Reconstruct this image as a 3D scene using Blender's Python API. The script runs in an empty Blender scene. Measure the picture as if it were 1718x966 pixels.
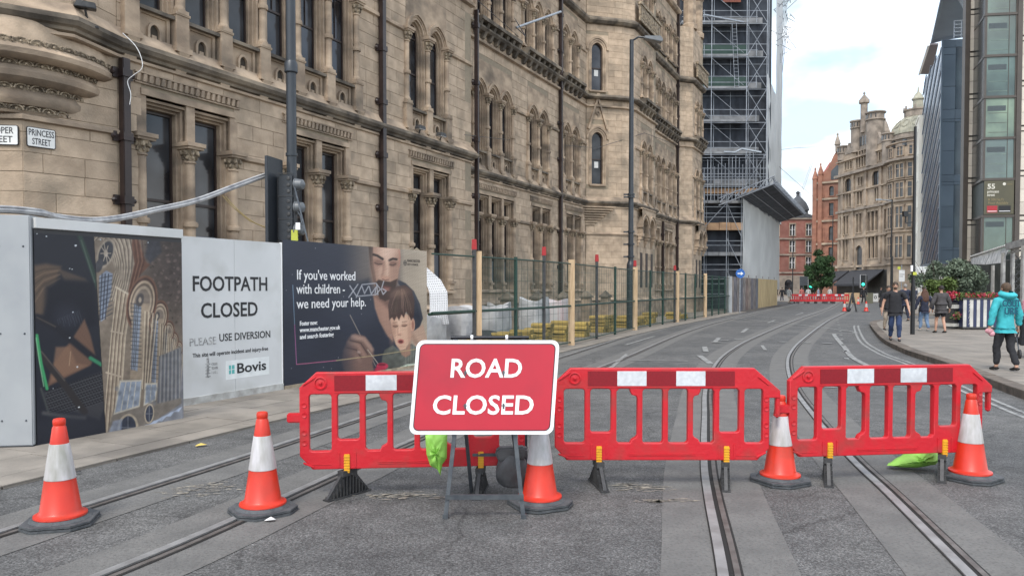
import bpy, bmesh, math, random
import numpy as np
from mathutils import Vector, Matrix
random.seed(7)
SC = bpy.context.scene
COL = SC.collection
R = math.radians
# ---------------------------------------------------------------- camera
cam = bpy.data.cameras.new('camera'); camo = bpy.data.objects.new('camera', cam); COL.objects.link(camo)
camo.location = (0, 0, 1.67); camo.rotation_euler = (R(88.5), 0, 0)
cam.sensor_width = 36; cam.lens = 36*1240/1718; cam.shift_y = 1240*math.tan(R(1.5))/1718
cam.clip_start = .1; cam.clip_end = 3000
SC.camera = camo
# ---------------------------------------------------------------- world: bright overcast, thin blue gaps
W = bpy.data.worlds.new('World'); SC.world = W; W.use_nodes = True
nt = W.node_tree; nt.nodes.clear()
def wn(t, **k):
    n = nt.nodes.new(t)
    for a, b in k.items(): setattr(n, a, b)
    return n
SUN_EL, SUN_AZ = R(52), R(200)
wo = wn('ShaderNodeOutputWorld'); bg1 = wn('ShaderNodeBackground'); bg2 = wn('ShaderNodeBackground'); mixs = wn('ShaderNodeMixShader')
sky = wn('ShaderNodeTexSky', sky_type='NISHITA', sun_disc=False, sun_elevation=SUN_EL, sun_rotation=SUN_AZ)
bg1.inputs[1].default_value = .13
nt.links.new(sky.outputs[0], bg1.inputs[0])
tc = wn('ShaderNodeTexCoord'); mp = wn('ShaderNodeMapping'); mp.inputs['Scale'].default_value = (1.0, 1.0, 2.2); mp.inputs['Location'].default_value = (7, 2, 4)
no = wn('ShaderNodeTexNoise'); no.inputs['Scale'].default_value = 2.6; no.inputs['Detail'].default_value = 6; no.inputs['Roughness'].default_value = .55
cr = wn('ShaderNodeValToRGB'); cr.color_ramp.elements[0].position = .42; cr.color_ramp.elements[1].position = .58
cr.color_ramp.elements[0].color = (.30,)*3+(1,); cr.color_ramp.elements[1].color = (1,)*3+(1,)
no2 = wn('ShaderNodeTexNoise'); no2.inputs['Scale'].default_value = 4; no2.inputs['Detail'].default_value = 5
cc = wn('ShaderNodeValToRGB'); cc.color_ramp.elements[0].position = .38; cc.color_ramp.elements[1].position = .60
cc.color_ramp.elements[0].color = (.34, .405, .45, 1); cc.color_ramp.elements[1].color = (1, 1, 1, 1)
bg2.inputs[1].default_value = 1.0
for a, b in ((tc.outputs['Generated'], mp.inputs[0]), (mp.outputs[0], no.inputs[0]), (mp.outputs[0], no2.inputs[0]), (no.outputs[0], cr.inputs[0]),
             (no2.outputs[0], cc.inputs[0]), (cc.outputs[0], bg2.inputs[0]), (cr.outputs[0], mixs.inputs[0]), (bg1.outputs[0], mixs.inputs[1]),
             (bg2.outputs[0], mixs.inputs[2]), (mixs.outputs[0], wo.inputs[0])): nt.links.new(a, b)
# ---------------------------------------------------------------- sun (overcast: weak, wide)
sl = bpy.data.lights.new('sun', 'SUN'); sl.energy = 1.1; sl.angle = R(18); sl.color = (1, .96, .9)
so = bpy.data.objects.new('sun', sl); COL.objects.link(so)
sd = Vector((math.sin(SUN_AZ)*math.cos(SUN_EL), math.cos(SUN_AZ)*math.cos(SUN_EL), math.sin(SUN_EL)))
so.rotation_euler = sd.to_track_quat('Z', 'Y').to_euler(); so.location = (0, 0, 60)
SC.view_settings.view_transform = 'Standard'; SC.view_settings.look = 'None'
SC.view_settings.exposure = 1.35; SC.view_settings.gamma = 1; SC.view_settings.use_curve_mapping = False
SC.cycles.max_bounces = 5; SC.cycles.diffuse_bounces = 3; SC.cycles.transparent_max_bounces = 12
try: SC.cycles.use_denoising = True
except Exception: pass
# ---------------------------------------------------------------- helpers
def srgb(r, g, b):
    f = lambda c: (c/255/12.92) if c/255 <= .04045 else ((c/255+.055)/1.055)**2.4
    return (f(r), f(g), f(b), 1)
MATS = {}
def mat(name, col, rough=.6, metal=0., col2=None, scale=6., detail=4., bump=0., bscale=None, island=0., stretch=(1, 1, 1),
        spec=None, emit=None, alpha=1., c3=None, s3=.35, wlo=.35, whi=.65, coat=0, trans=0):
    if name in MATS: return MATS[name]
    m = bpy.data.materials.new(name); m.use_nodes = True; t = m.node_tree; b = t.nodes['Principled BSDF']
    N = t.nodes.new; L = t.links.new
    col = tuple(col)[:3]+(1,)
    b.inputs['Roughness'].default_value = rough; b.inputs['Metallic'].default_value = metal
    if spec is not None: b.inputs['Specular IOR Level'].default_value = spec
    if coat: b.inputs['Coat Weight'].default_value = coat
    if alpha < 1: b.inputs['Alpha'].default_value = alpha
    if trans: b.inputs['Transmission Weight'].default_value = trans
    if emit: b.inputs['Emission Color'].default_value = tuple(emit[:3])+(1,); b.inputs['Emission Strength'].default_value = emit[3]
    geo = N('ShaderNodeNewGeometry'); mpn = N('ShaderNodeMapping'); mpn.inputs['Scale'].default_value = stretch; L(geo.outputs['Position'], mpn.inputs[0])
    src = None
    if col2 is None: col2 = tuple(c*.86 for c in col[:3])
    n1 = N('ShaderNodeTexNoise'); n1.inputs['Scale'].default_value = scale; n1.inputs['Detail'].default_value = detail; L(mpn.outputs[0], n1.inputs[0])
    rp = N('ShaderNodeValToRGB'); rp.color_ramp.elements[0].position = wlo; rp.color_ramp.elements[1].position = whi
    rp.color_ramp.elements[0].color = tuple(col2)[:3]+(1,); rp.color_ramp.elements[1].color = col; L(n1.outputs[0], rp.inputs[0]); src = rp.outputs[0]
    if c3 is not None:
        n3 = N('ShaderNodeTexNoise'); n3.inputs['Scale'].default_value = s3; n3.inputs['Detail'].default_value = 5; L(mpn.outputs[0], n3.inputs[0])
        r3 = N('ShaderNodeValToRGB'); r3.color_ramp.elements[0].position = .48; r3.color_ramp.elements[1].position = .72; r3.color_ramp.elements[1].color = (.8, .8, .8, 1)
        L(n3.outputs[0], r3.inputs[0]); mx = N('ShaderNodeMix'); mx.data_type = 'RGBA'; L(r3.outputs[0], mx.inputs[0]); L(src, mx.inputs[6]); mx.inputs[7].default_value = tuple(c3)[:3]+(1,)
        src = mx.outputs[2]
    if island:
        oi = N('ShaderNodeObjectInfo'); ad = N('ShaderNodeMath'); ad.operation = 'ADD'; L(geo.outputs['Random Per Island'], ad.inputs[0]); L(oi.outputs['Random'], ad.inputs[1])
        fr = N('ShaderNodeMath'); fr.operation = 'FRACT'; L(ad.outputs[0], fr.inputs[0])
        mr = N('ShaderNodeMapRange'); mr.inputs[3].default_value = 1-island; mr.inputs[4].default_value = 1+island*.6; L(fr.outputs[0], mr.inputs[0])
        ml = N('ShaderNodeVectorMath'); ml.operation = 'SCALE'; L(src, ml.inputs[0]); L(mr.outputs[0], ml.inputs['Scale']); src = ml.outputs[0]
    L(src, b.inputs['Base Color'])
    if bump:
        nb = N('ShaderNodeTexNoise'); nb.inputs['Scale'].default_value = bscale or scale*4; nb.inputs['Detail'].default_value = 3; L(mpn.outputs[0], nb.inputs[0])
        bp = N('ShaderNodeBump'); bp.inputs['Strength'].default_value = bump; bp.inputs['Distance'].default_value = .02; L(nb.outputs[0], bp.inputs['Height']); L(bp.outputs[0], b.inputs['Normal'])
    MATS[name] = m; return m
STONE = mat('sandstone', (.50, .388, .285), .9, col2=(.38, .292, .212), scale=3.5, detail=7, c3=(.225, .185, .14), s3=1.3, bump=.35, bscale=30, island=.16, spec=.2)
STONE_M = mat('sandstone_moulded', (.47, .362, .262), .9, col2=(.27, .206, .152), scale=1.9, c3=(.10, .086, .071), s3=.8, bump=.3, bscale=25, spec=.2, stretch=(1, 1, 1.4))
SOOT = mat('sooty_ledge', (.17, .145, .118), .95, col2=(.065, .056, .047), scale=2.0, c3=(.33, .27, .2), s3=1.1, bump=.3, bscale=20, spec=.2)
CARVE = mat('carved_stone', (.42, .34, .245), .9, col2=(.10, .08, .06), scale=9, bump=.8, bscale=40, spec=.2)
MORTAR = mat('mortar', (.28, .23, .165), .95, scale=8)
GLASS = mat('window_glass', (.010, .010, .012), .12, col2=(.055, .057, .062), scale=1.1, spec=.5, detail=2)  # lighter noise patches painted into the colour in place of uneven reflections
SASH = mat('sash_paint', (.035, .022, .018), .45, scale=5)
PIPE = mat('pipe_paint', (.018, .010, .009), .45, scale=3, col2=(.034, .020, .017), bump=.1)
DARKM = mat('dark_metal', (.03, .032, .036), .42, metal=.3, scale=4, bump=.08)
POLE = mat('pole_paint', (.020, .025, .032), .4, scale=3, col2=(.032, .038, .046))
GALV = mat('galvanised', (.42, .45, .48), .45, metal=.7, scale=8, col2=(.30, .32, .35))
BLACK = mat('black_rubber', (.02, .02, .022), .7, scale=20, col2=(.035, .035, .037), bump=.2)
WHITEP = mat('white_paint', (.60, .60, .59), .45, scale=1.5, col2=(.50, .51, .50), c3=(.5, .5, .48), s3=2.3)

class MB:
    """collects simple solids into one mesh"""
    def __init__(s): s.v = []; s.f = []; s.M = None; s.sm = False
    def add(s, vs, fs):
        o = len(s.v)
        if s.M is not None: vs = [tuple(s.M @ Vector(p)) for p in vs]
        s.v += [tuple(p) for p in vs]; s.f += [tuple(i+o for i in f) for f in fs]; return s
    def box(s, x0, x1, y0, y1, z0, z1):
        return s.add([(x0,y0,z0),(x1,y0,z0),(x1,y1,z0),(x0,y1,z0),(x0,y0,z1),(x1,y0,z1),(x1,y1,z1),(x0,y1,z1)],
              [(0,3,2,1),(4,5,6,7),(0,1,5,4),(1,2,6,5),(2,3,7,6),(3,0,4,7)])
    def block(s, x0, x1, y0, y1, z0, z1, c=.006):
        """stone block: chamfered front (y0 = front), no back"""
        return s.add([(x0+c,y0,z0+c),(x1-c,y0,z0+c),(x1-c,y0,z1-c),(x0+c,y0,z1-c),(x0,y0+c,z0),(x1,y0+c,z0),(x1,y0+c,z1),(x0,y0+c,z1),
                      (x0,y1,z0),(x1,y1,z0),(x1,y1,z1),(x0,y1,z1)],
              [(0,1,2,3),(4,5,1,0),(5,6,2,1),(6,7,3,2),(7,4,0,3),(8,9,5,4),(9,10,6,5),(10,11,7,6),(11,8,4,7)])
    def prism(s, poly, a0, a1, axis='y'):
        """poly in 2D extruded along axis"""
        n = len(poly)
        def P(p, a): return {'y': (p[0], a, p[1]), 'x': (a, p[0], p[1]), 'z': (p[0], p[1], a)}[axis]
        vs = [P(p, a0) for p in poly]+[P(p, a1) for p in poly]
        fs = [tuple(range(n)), tuple(range(2*n-1, n-1, -1))]+[(i, i+n, (i+1) % n+n, (i+1) % n) for i in range(n)]
        return s.add(vs, fs)
    def tube(s, pts, r, n=8, caps=True, r2=None):
        pts = [Vector(p) for p in pts]; k = len(pts); vs = []; fs = []
        up = None
        for i, p in enumerate(pts):
            d = (pts[min(i+1, k-1)]-pts[max(i-1, 0)]).normalized()
            if up is None:
                a = Vector((0, 0, 1)) if abs(d.z) < .9 else Vector((1, 0, 0)); up = (a-d*a.dot(d)).normalized()
            else: up = (up-d*up.dot(d)).normalized()
            q = d.cross(up)
            rr = r if r2 is None else r+(r2-r)*i/(k-1)
            for j in range(n):
                t = 2*math.pi*j/n; vs.append(p+(up*math.cos(t)+q*math.sin(t))*rr)
        for i in range(k-1):
            for j in range(n): fs.append((i*n+j, i*n+(j+1) % n, (i+1)*n+(j+1) % n, (i+1)*n+j))
        if caps: fs += [tuple(range(n-1, -1, -1)), tuple((k-1)*n+j for j in range(n))]
        return s.add(vs, fs)
    def lathe(s, prof, cx=0, cy=0, n=16, a0=0, a1=2*math.pi, close=True):
        full = abs(a1-a0-2*math.pi) < 1e-6; m = n if full else n+1; vs = []; fs = []
        for (r, z) in prof:
            for j in range(m):
                t = a0+(a1-a0)*j/n; vs.append((cx+r*math.cos(t), cy+r*math.sin(t), z))
        for i in range(len(prof)-1):
            for j in range(n):
                a, b = i*m+j, i*m+(j+1) % m; fs.append((a, b, b+m, a+m))
        if close and full: fs += [tuple(range(n-1, -1, -1)), tuple((len(prof)-1)*m+j for j in range(n))]
        return s.add(vs, fs)
    def ball(s, c, r, n=10, k=7, sx=1, sy=1, sz=1):
        vs = []; fs = []
        for i in range(k+1):
            ph = math.pi*i/k
            for j in range(n):
                t = 2*math.pi*j/n; vs.append((c[0]+r*sx*math.sin(ph)*math.cos(t), c[1]+r*sy*math.sin(ph)*math.sin(t), c[2]+r*sz*math.cos(ph)))
        for i in range(k):
            for j in range(n): fs.append((i*n+j, i*n+(j+1) % n, (i+1)*n+(j+1) % n, (i+1)*n+j))
        return s.add(vs, fs)
    def bar(s, a, b, w, h=None):
        """square bar between two points"""
        a, b = Vector(a), Vector(b); d = (b-a).normalized(); u = Vector((0, 0, 1)) if abs(d.z) < .95 else Vector((1, 0, 0))
        x = d.cross(u).normalized()*w/2; y = x.cross(d).normalized()*(h or w)/2
        vs = [p+sx*x+sy*y for p in (a, b) for sx, sy in ((-1,-1),(1,-1),(1,1),(-1,1))]
        return s.add(vs, [(3,2,1,0),(4,5,6,7),(0,1,5,4),(1,2,6,5),(2,3,7,6),(3,0,4,7)])
    def mesh(s, name, smooth=False, bevel=0):
        me = bpy.data.meshes.new(name); me.from_pydata(s.v, [], s.f); me.validate()
        bm = bmesh.new(); bm.from_mesh(me); bmesh.ops.recalc_face_normals(bm, faces=bm.faces)
        if bevel: bmesh.ops.bevel(bm, geom=[e for e in bm.edges if e.calc_face_angle(0) > .6], offset=bevel, segments=2, affect='EDGES', clamp_overlap=True)
        bm.to_mesh(me); bm.free()
        if smooth:
            for p in me.polygons: p.use_smooth = True
            me.set_sharp_from_angle(angle=R(38))
        return me
    def build(s, name, m, parent=None, smooth=False, bevel=0, raw=False, label=None):
        me = s.mesh(name, smooth, bevel) if not raw else s.rawmesh(name)
        me.materials.append(m); o = bpy.data.objects.new(name, me); COL.objects.link(o)
        if parent is not None: o.parent = parent
        if label: o['label'] = label
        return o
    def rawmesh(s, name):
        me = bpy.data.meshes.new(name); me.from_pydata(s.v, [], s.f); return me
def tag(o, label=None, cat=None, group=None, kind=None):
    if label: o['label'] = label
    if cat: o['category'] = cat
    if group: o['group'] = group
    if kind: o['kind'] = kind
    return o
def thing(name, label, cat, loc=(0, 0, 0), rz=0, group=None):
    o = bpy.data.objects.new(name, None); COL.objects.link(o); o.location = loc; o.rotation_euler = (0, 0, rz); o.empty_display_size = .2
    return tag(o, label, cat, group)
def inst(src, parent, loc=(0, 0, 0), rz=0, scale=None):
    o = src.copy(); COL.objects.link(o); o.parent = parent; o.location = loc; o.rotation_euler = (0, 0, rz)
    if scale: o.scale = scale
    for ch in list(src.children):
        c = ch.copy(); COL.objects.link(c); c.parent = o
    return o
def copy_thing(root, loc, rz, label=None, group=None):
    r = root.copy(); COL.objects.link(r); r.location = loc; r.rotation_euler = (0, 0, rz)
    if label: r['label'] = label
    if group: r['group'] = group
    for ch in list(root.children):
        c = ch.copy(); COL.objects.link(c); c.parent = r
        for g in list(ch.children):
            d = g.copy(); COL.objects.link(d); d.parent = c
    return r
def text_mb(txt, size, extrude=.002, bold=0., align='CENTER', width=None):
    """flat lettering as a mesh in the XZ plane facing -Y, centred on the cap height"""
    cu = bpy.data.curves.new('lettering', 'FONT'); cu.body = txt; cu.size = size; cu.extrude = extrude; cu.offset = bold; cu.align_x = align; cu.resolution_u = 3
    o = bpy.data.objects.new('lettering', cu); COL.objects.link(o)
    me = bpy.data.meshes.new_from_object(o.evaluated_get(bpy.context.evaluated_depsgraph_get()))
    bpy.data.objects.remove(o); bpy.data.curves.remove(cu)
    vs = [v.co.copy() for v in me.vertices]; w = max(v.x for v in vs)-min(v.x for v in vs) if vs else 1
    sx = width/w if width else 1
    mb = MB(); mb.v = [(v.x*sx, -v.z, v.y) for v in vs]; mb.f = [tuple(p.vertices) for p in me.polygons]
    bpy.data.meshes.remove(me); return mb
def put_text(txt, size, loc, m, parent, name='lettering', rz=0, bold=0., align='CENTER', width=None, rx=0, shear=0):
    mb = text_mb(txt, size, .0015, bold, align, width)
    if shear: mb.v = [(x+shear*z, y, z) for x, y, z in mb.v]
    me = mb.rawmesh(name); me.materials.append(m); o = bpy.data.objects.new(name, me); COL.objects.link(o)
    if parent is not None: o.parent = parent
    o.location = loc; o.rotation_euler = (rx, 0, rz); return o
UX, UY = .4535, .8912
STREET = math.atan2(UY, UX)          # heading of the street: local x runs away from the viewer, local y into the left-hand buildings

def smooth3(pts, k=6):
    P = [Vector(p) for p in pts]; P = [P[0]*2-P[1]]+P+[P[-1]*2-P[-2]]; out = []
    for i in range(1, len(P)-2):
        for j in range(k):
            t = j/k; a, b, c, d = P[i-1], P[i], P[i+1], P[i+2]; out.append(.5*((2*b)+(c-a)*t+(2*a-5*b+4*c-d)*t*t+(3*b-a-3*c+d)*t**3))
    out.append(P[-2]); return out
# ================================================================ GROUND
def catmull(pts, k=8):
    P = [Vector((p[0], p[1])) for p in pts]; P = [P[0]*2-P[1]]+P+[P[-1]*2-P[-2]]; out = []
    for i in range(1, len(P)-2):
        for j in range(k):
            t = j/k; a, b, c, d = P[i-1], P[i], P[i+1], P[i+2]
            out.append(.5*((2*b)+(c-a)*t+(2*a-5*b+4*c-d)*t*t+(3*b-a-3*c+d)*t**3))
    out.append(P[-2]); return out
def offs(line, d):
    out = []
    for i, p in enumerate(line):
        t = (line[min(i+1, len(line)-1)]-line[max(i-1, 0)]).normalized(); out.append(Vector((p.x-t.y*d, p.y+t.x*d)))
    return out
def ribbon(name, line, d0, d1, z, m, parent=None, th=0, kind=None):
    a, b = offs(line, d0), offs(line, d1); mb = MB(); n = len(a)
    if th:
        vs = [(p.x, p.y, z) for p in a]+[(p.x, p.y, z) for p in b]+[(p.x, p.y, z-th) for p in a]+[(p.x, p.y, z-th) for p in b]
        fs = []
        for i in range(n-1):
            fs += [(i, i+1, n+i+1, n+i), (2*n+i, 2*n+i+1, i+1, i), (n+i, n+i+1, 3*n+i+1, 3*n+i)]
        mb.add(vs, fs)
    else: mb.add([(p.x, p.y, z) for p in a]+[(p.x, p.y, z) for p in b], [(i, i+1, n+i+1, n+i) for i in range(n-1)])
    o = mb.build(name, m, parent, raw=True)
    if kind: o['kind'] = kind
    return o
def road_mat():
    m = bpy.data.materials.new('asphalt'); m.use_nodes = True; t = m.node_tree; b = t.nodes['Principled BSDF']; N = t.nodes.new; L = t.links.new
    g = N('ShaderNodeNewGeometry')
    n1 = N('ShaderNodeTexNoise'); n1.inputs['Scale'].default_value = .5; n1.inputs['Detail'].default_value = 6; L(g.outputs['Position'], n1.inputs[0])
    n2 = N('ShaderNodeTexVoronoi'); n2.inputs['Scale'].default_value = 95; L(g.outputs['Position'], n2.inputs[0])
    n3 = N('ShaderNodeTexNoise'); n3.inputs['Scale'].default_value = 70; n3.inputs['Detail'].default_value = 4; n3.inputs['Roughness'].default_value = .8; L(g.outputs['Position'], n3.inputs[0])
    r1 = N('ShaderNodeValToRGB'); r1.color_ramp.elements[0].position = .3; r1.color_ramp.elements[1].position = .7
    r1.color_ramp.elements[0].color = (.078, .078, .078, 1); r1.color_ramp.elements[1].color = (.130, .127, .122, 1); L(n1.outputs[0], r1.inputs[0])
    r2 = N('ShaderNodeValToRGB'); r2.color_ramp.elements[0].position = .36; r2.color_ramp.elements[1].position = .64; r2.color_ramp.elements[0].color = (.42,)*3+(1,); r2.color_ramp.elements[1].color = (1.6,)*3+(1,); L(n3.outputs[0], r2.inputs[0])
    mu = N('ShaderNodeVectorMath'); mu.operation = 'MULTIPLY'; L(r1.outputs[0], mu.inputs[0]); L(r2.outputs[0], mu.inputs[1])
    r3 = N('ShaderNodeValToRGB'); r3.color_ramp.elements[0].position = .0; r3.color_ramp.elements[1].position = .5; r3.color_ramp.elements[0].color = (1.25,)*3+(1,); r3.color_ramp.elements[1].color = (.85,)*3+(1,); L(n2.outputs['Distance'], r3.inputs[0])
    m2 = N('ShaderNodeVectorMath'); m2.operation = 'MULTIPLY'; L(mu.outputs[0], m2.inputs[0]); L(r3.outputs[0], m2.inputs[1])
    n5 = N('ShaderNodeTexNoise'); n5.inputs['Scale'].default_value = 3.2; n5.inputs['Detail'].default_value = 8; n5.inputs['Roughness'].default_value = .7; L(g.outputs['Position'], n5.inputs[0])
    r5 = N('ShaderNodeValToRGB'); r5.color_ramp.elements[0].position = .35; r5.color_ramp.elements[1].position = .65; r5.color_ramp.elements[0].color = (.70,)*3+(1,); r5.color_ramp.elements[1].color = (1.14,)*3+(1,); L(n5.outputs[0], r5.inputs[0])
    vg = N('ShaderNodeTexVoronoi'); vg.inputs['Scale'].default_value = 75; L(g.outputs['Position'], vg.inputs[0]); sv = N('ShaderNodeSeparateColor'); L(vg.outputs['Color'], sv.inputs[0])
    r7 = N('ShaderNodeValToRGB'); r7.color_ramp.elements[0].position = .15; r7.color_ramp.elements[1].position = .97; r7.color_ramp.elements[0].color = (.74,)*3+(1,); r7.color_ramp.elements[1].color = (1.45,)*3+(1,); L(sv.outputs[0], r7.inputs[0])
    m5 = N('ShaderNodeVectorMath'); m5.operation = 'MULTIPLY'; L(m2.outputs[0], m5.inputs[0]); L(r7.outputs[0], m5.inputs[1]); m2 = m5
    vc = N('ShaderNodeTexVoronoi'); vc.feature = 'DISTANCE_TO_EDGE'; vc.inputs['Scale'].default_value = .45; nd_ = N('ShaderNodeVectorMath'); nd_.operation = 'MULTIPLY_ADD'; L(n5.outputs['Color'], nd_.inputs[0]); nd_.inputs[1].default_value = (.5, .5, 0); L(g.outputs['Position'], nd_.inputs[2]); L(nd_.outputs[0], vc.inputs[0])
    r6 = N('ShaderNodeValToRGB'); r6.color_ramp.elements[0].position = .0; r6.color_ramp.elements[1].position = .006; r6.color_ramp.elements[0].color = (.5,)*3+(1,); r6.color_ramp.elements[1].color = (1,)*3+(1,); L(vc.outputs['Distance'], r6.inputs[0])
    m3 = N('ShaderNodeVectorMath'); m3.operation = 'MULTIPLY'; L(m2.outputs[0], m3.inputs[0]); L(r5.outputs[0], m3.inputs[1]); m4 = N('ShaderNodeVectorMath'); m4.operation = 'MULTIPLY'; L(m3.outputs[0], m4.inputs[0]); L(r6.outputs[0], m4.inputs[1])
    L(m4.outputs[0], b.inputs['Base Color']); b.inputs['Roughness'].default_value = .78; b.inputs['Specular IOR Level'].default_value = .35
    bp = N('ShaderNodeBump'); bp.inputs['Strength'].default_value = .7; bp.inputs['Distance'].default_value = .006; L(n3.outputs[0], bp.inputs['Height']); L(bp.outputs[0], b.inputs['Normal'])
    return m
ASPH = road_mat()
MB().add([(-300,-60,0),(500,-60,0),(500,900,0),(-300,900,0)], [(0,1,2,3)]).build('road', ASPH)['kind'] = 'structure'
CONC = mat('track_concrete', (.145, .140, .132), .85, col2=(.110, .107, .102), scale=3.5, detail=9, c3=(.075, .072, .068), s3=45, bump=.4, bscale=70)
CONC2 = mat('worn_asphalt', (.118, .115, .112), .85, col2=(.085, .084, .083), scale=3, detail=9, c3=(.06, .06, .06), s3=50, bump=.4, bscale=70)
RAILS = {
 'L1': [(-6.6,-6),(-4.5,2),(-3.45,5.0),(-2.57,7.4),(-1.3,11.1),(1.15,17.6),(5.05,28.1),(10.0,39.5),(20,60.5),(31.5,84),(45,112)],
 'L2': [(-5.0,-6),(-3.1,2),(-2.05,5.0),(-1.2,7.6),(0.05,11.1),(2.45,16.9),(6.4,27.4),(11.3,38.7),(21.3,59.6),(32.8,83),(46.3,111)],
 'M1': [(-.6,-6),(.85,2.5),(1.27,4.25),(1.62,5.9),(1.9,7.1),(2.53,9.5),(3.3,12.36),(4.55,16.27),(5.96,19.88),(8.37,25.2),(14.9,38.6),(24.5,57.5),(36,81.5),(49,109)],
 'M2': [(.95,-6),(2.3,2.5),(2.7,4.25),(3.08,5.9),(3.36,7.2),(3.95,9.5),(4.72,12.2),(5.95,15.8),(7.35,19.3),(9.75,24.5),(16.2,37.7),(25.8,56.5),(37.3,80.8),(50.3,108.3)]}
STEEL = mat('rail_steel', (.29, .285, .28), .55, metal=.35, col2=(.20, .195, .19), scale=6, stretch=(1, 1, 1))
RUST = mat('rail_flange', (.15, .135, .125), .6, metal=.3, col2=(.09, .078, .07), scale=9)
GROOVE = mat('rail_groove', (.012, .011, .010), .9, scale=9)
for kx, pts in RAILS.items():
    ln = catmull(pts, 10)
    rt = thing('tram_rail', {'L1': 'grooved steel tram rail nearest the hoardings on the left', 'L2': 'grooved steel tram rail passing under the left end of the first barrier',
        'M1': 'grooved steel tram rail running under the middle barrier', 'M2': 'grooved steel tram rail curving under the right hand barrier'}[kx], 'tram rail', (0, 0, 0), group='tram rails sunk in the road')
    ribbon('concrete_strip', ln, -.40, .40, .004, CONC, rt)
    ribbon('rail_groove', ln, -.075, .085, .008, GROOVE, rt)
    ribbon('rail_head', ln, .012, .075, .018, STEEL, rt, th=.015)
    ribbon('rail_flange', ln, -.058, -.022, .014, RUST, rt, th=.01)
# worn lane between the rails of the middle track, joints
# ---- road markings
PAINT = mat('road_paint', (.26, .26, .25), .75, col2=(.11, .11, .11), scale=7, detail=8, wlo=.35, whi=.55)
def mark(pts, w, label, cat='road marking', name='road_marking', grp=None, k=6, z=.0125):
    ln = catmull(pts, k) if len(pts) > 2 else [Vector(p) for p in pts]
    o = ribbon(name, ln, -w/2, w/2, z, PAINT); tag(o, label, cat, grp); return o
for i, (a, b) in enumerate([((4.35,16.1),(4.62,18.2)),((5.05,19.2),(5.45,20.9)),((6.2,22.6),(6.9,24.6)),((8.6,27.6),(9.7,30.4)),((12.2,35.2),(13.6,38.2)),((17.5,45.5),(19.5,49.5))]):
    mark([a, b], .14, ['nearest white centre dash left of the middle tram rails','second white centre dash beyond the barriers','third white centre dash with a hooked tip','fourth white centre dash farther up the road','fifth white centre dash near the green fence end','farthest white centre dash up the road'][i], grp='white centre line dashes')
mark([(11.2,54),(11.0,37)][:1]+[(13.1,30.2),(11.6,26.6),(10.5,23.8),(9.25,20.5),(8.2,17.8),(7.5,15.4)], .13, 'curved white lane line left of the right hand kerb')
KERB = [(5.9,-6),(6.1,-1),(6.5,3.5),(7.0,8.3),(7.67,11.04),(8.25,12.9),(9.2,15.9),(9.61,17.5),(10.05,19.0),(11.35,22.6),(13.7,28.0),(15.7,32.4),(16.9,34.6),(18.6,36.6),(21.5,37.6),(26,37.4)]
kl = catmull(KERB, 10)
for i, d in enumerate((.42, .58)):
    o = ribbon('road_marking', kl[:112], d, d+.07, .006, PAINT); tag(o, ['inner', 'outer'][i]+' line of the double white lines beside the right kerb', 'road marking', 'double lines along the right kerb')
for k in range(11):
    t = k/10; x = 7.9+t*6.2; y = 15.2+t*20+t*t*3
    x = 6.95+ (y-15.2)*.43
    mark([(x, y), (x+.13, y+.32)], .10, 'small worn white dash in the dotted line across the lane', grp='dotted line dashes', name='road_marking')
for (a, b, lb) in (((1.6,13.6),(2.9,18.6),'long faint white diagonal left of the centre dashes'),((3.3,21.5),(4.9,25.4),'short faint white diagonal beyond the long one'),((5.9,15.0),(7.35,14.9),'faint white crossbar between the middle rails'),
                   ((6.8,19.8),(7.25,21.4),'worn white arrow shaft between the curved rails'),((8.4,14.8),(9.0,14.7),'faint white bar right of the curved rails'),((5.0,12.4),(5.45,12.35),'short white bar right under the curved rail'),
                   ((2.2,15.3),(4.1,14.9),'thin white line crossing the lane left of the rails'),((2.7,16.9),(4.0,16.8),'thin white line beyond the crossing line')):
    mark([a, b], .09, lb)
for i, (x, y) in enumerate([(6.1,22.6),(6.55,23.3),(7.2,23.9),(8.2,22.7),(8.75,22.3),(9.3,22.1)]):
    mark([(x, y), (x+.3, y)], .22, 'worn white square in the row crossing the tram rails', grp='row of worn white squares', z=.021)
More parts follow.
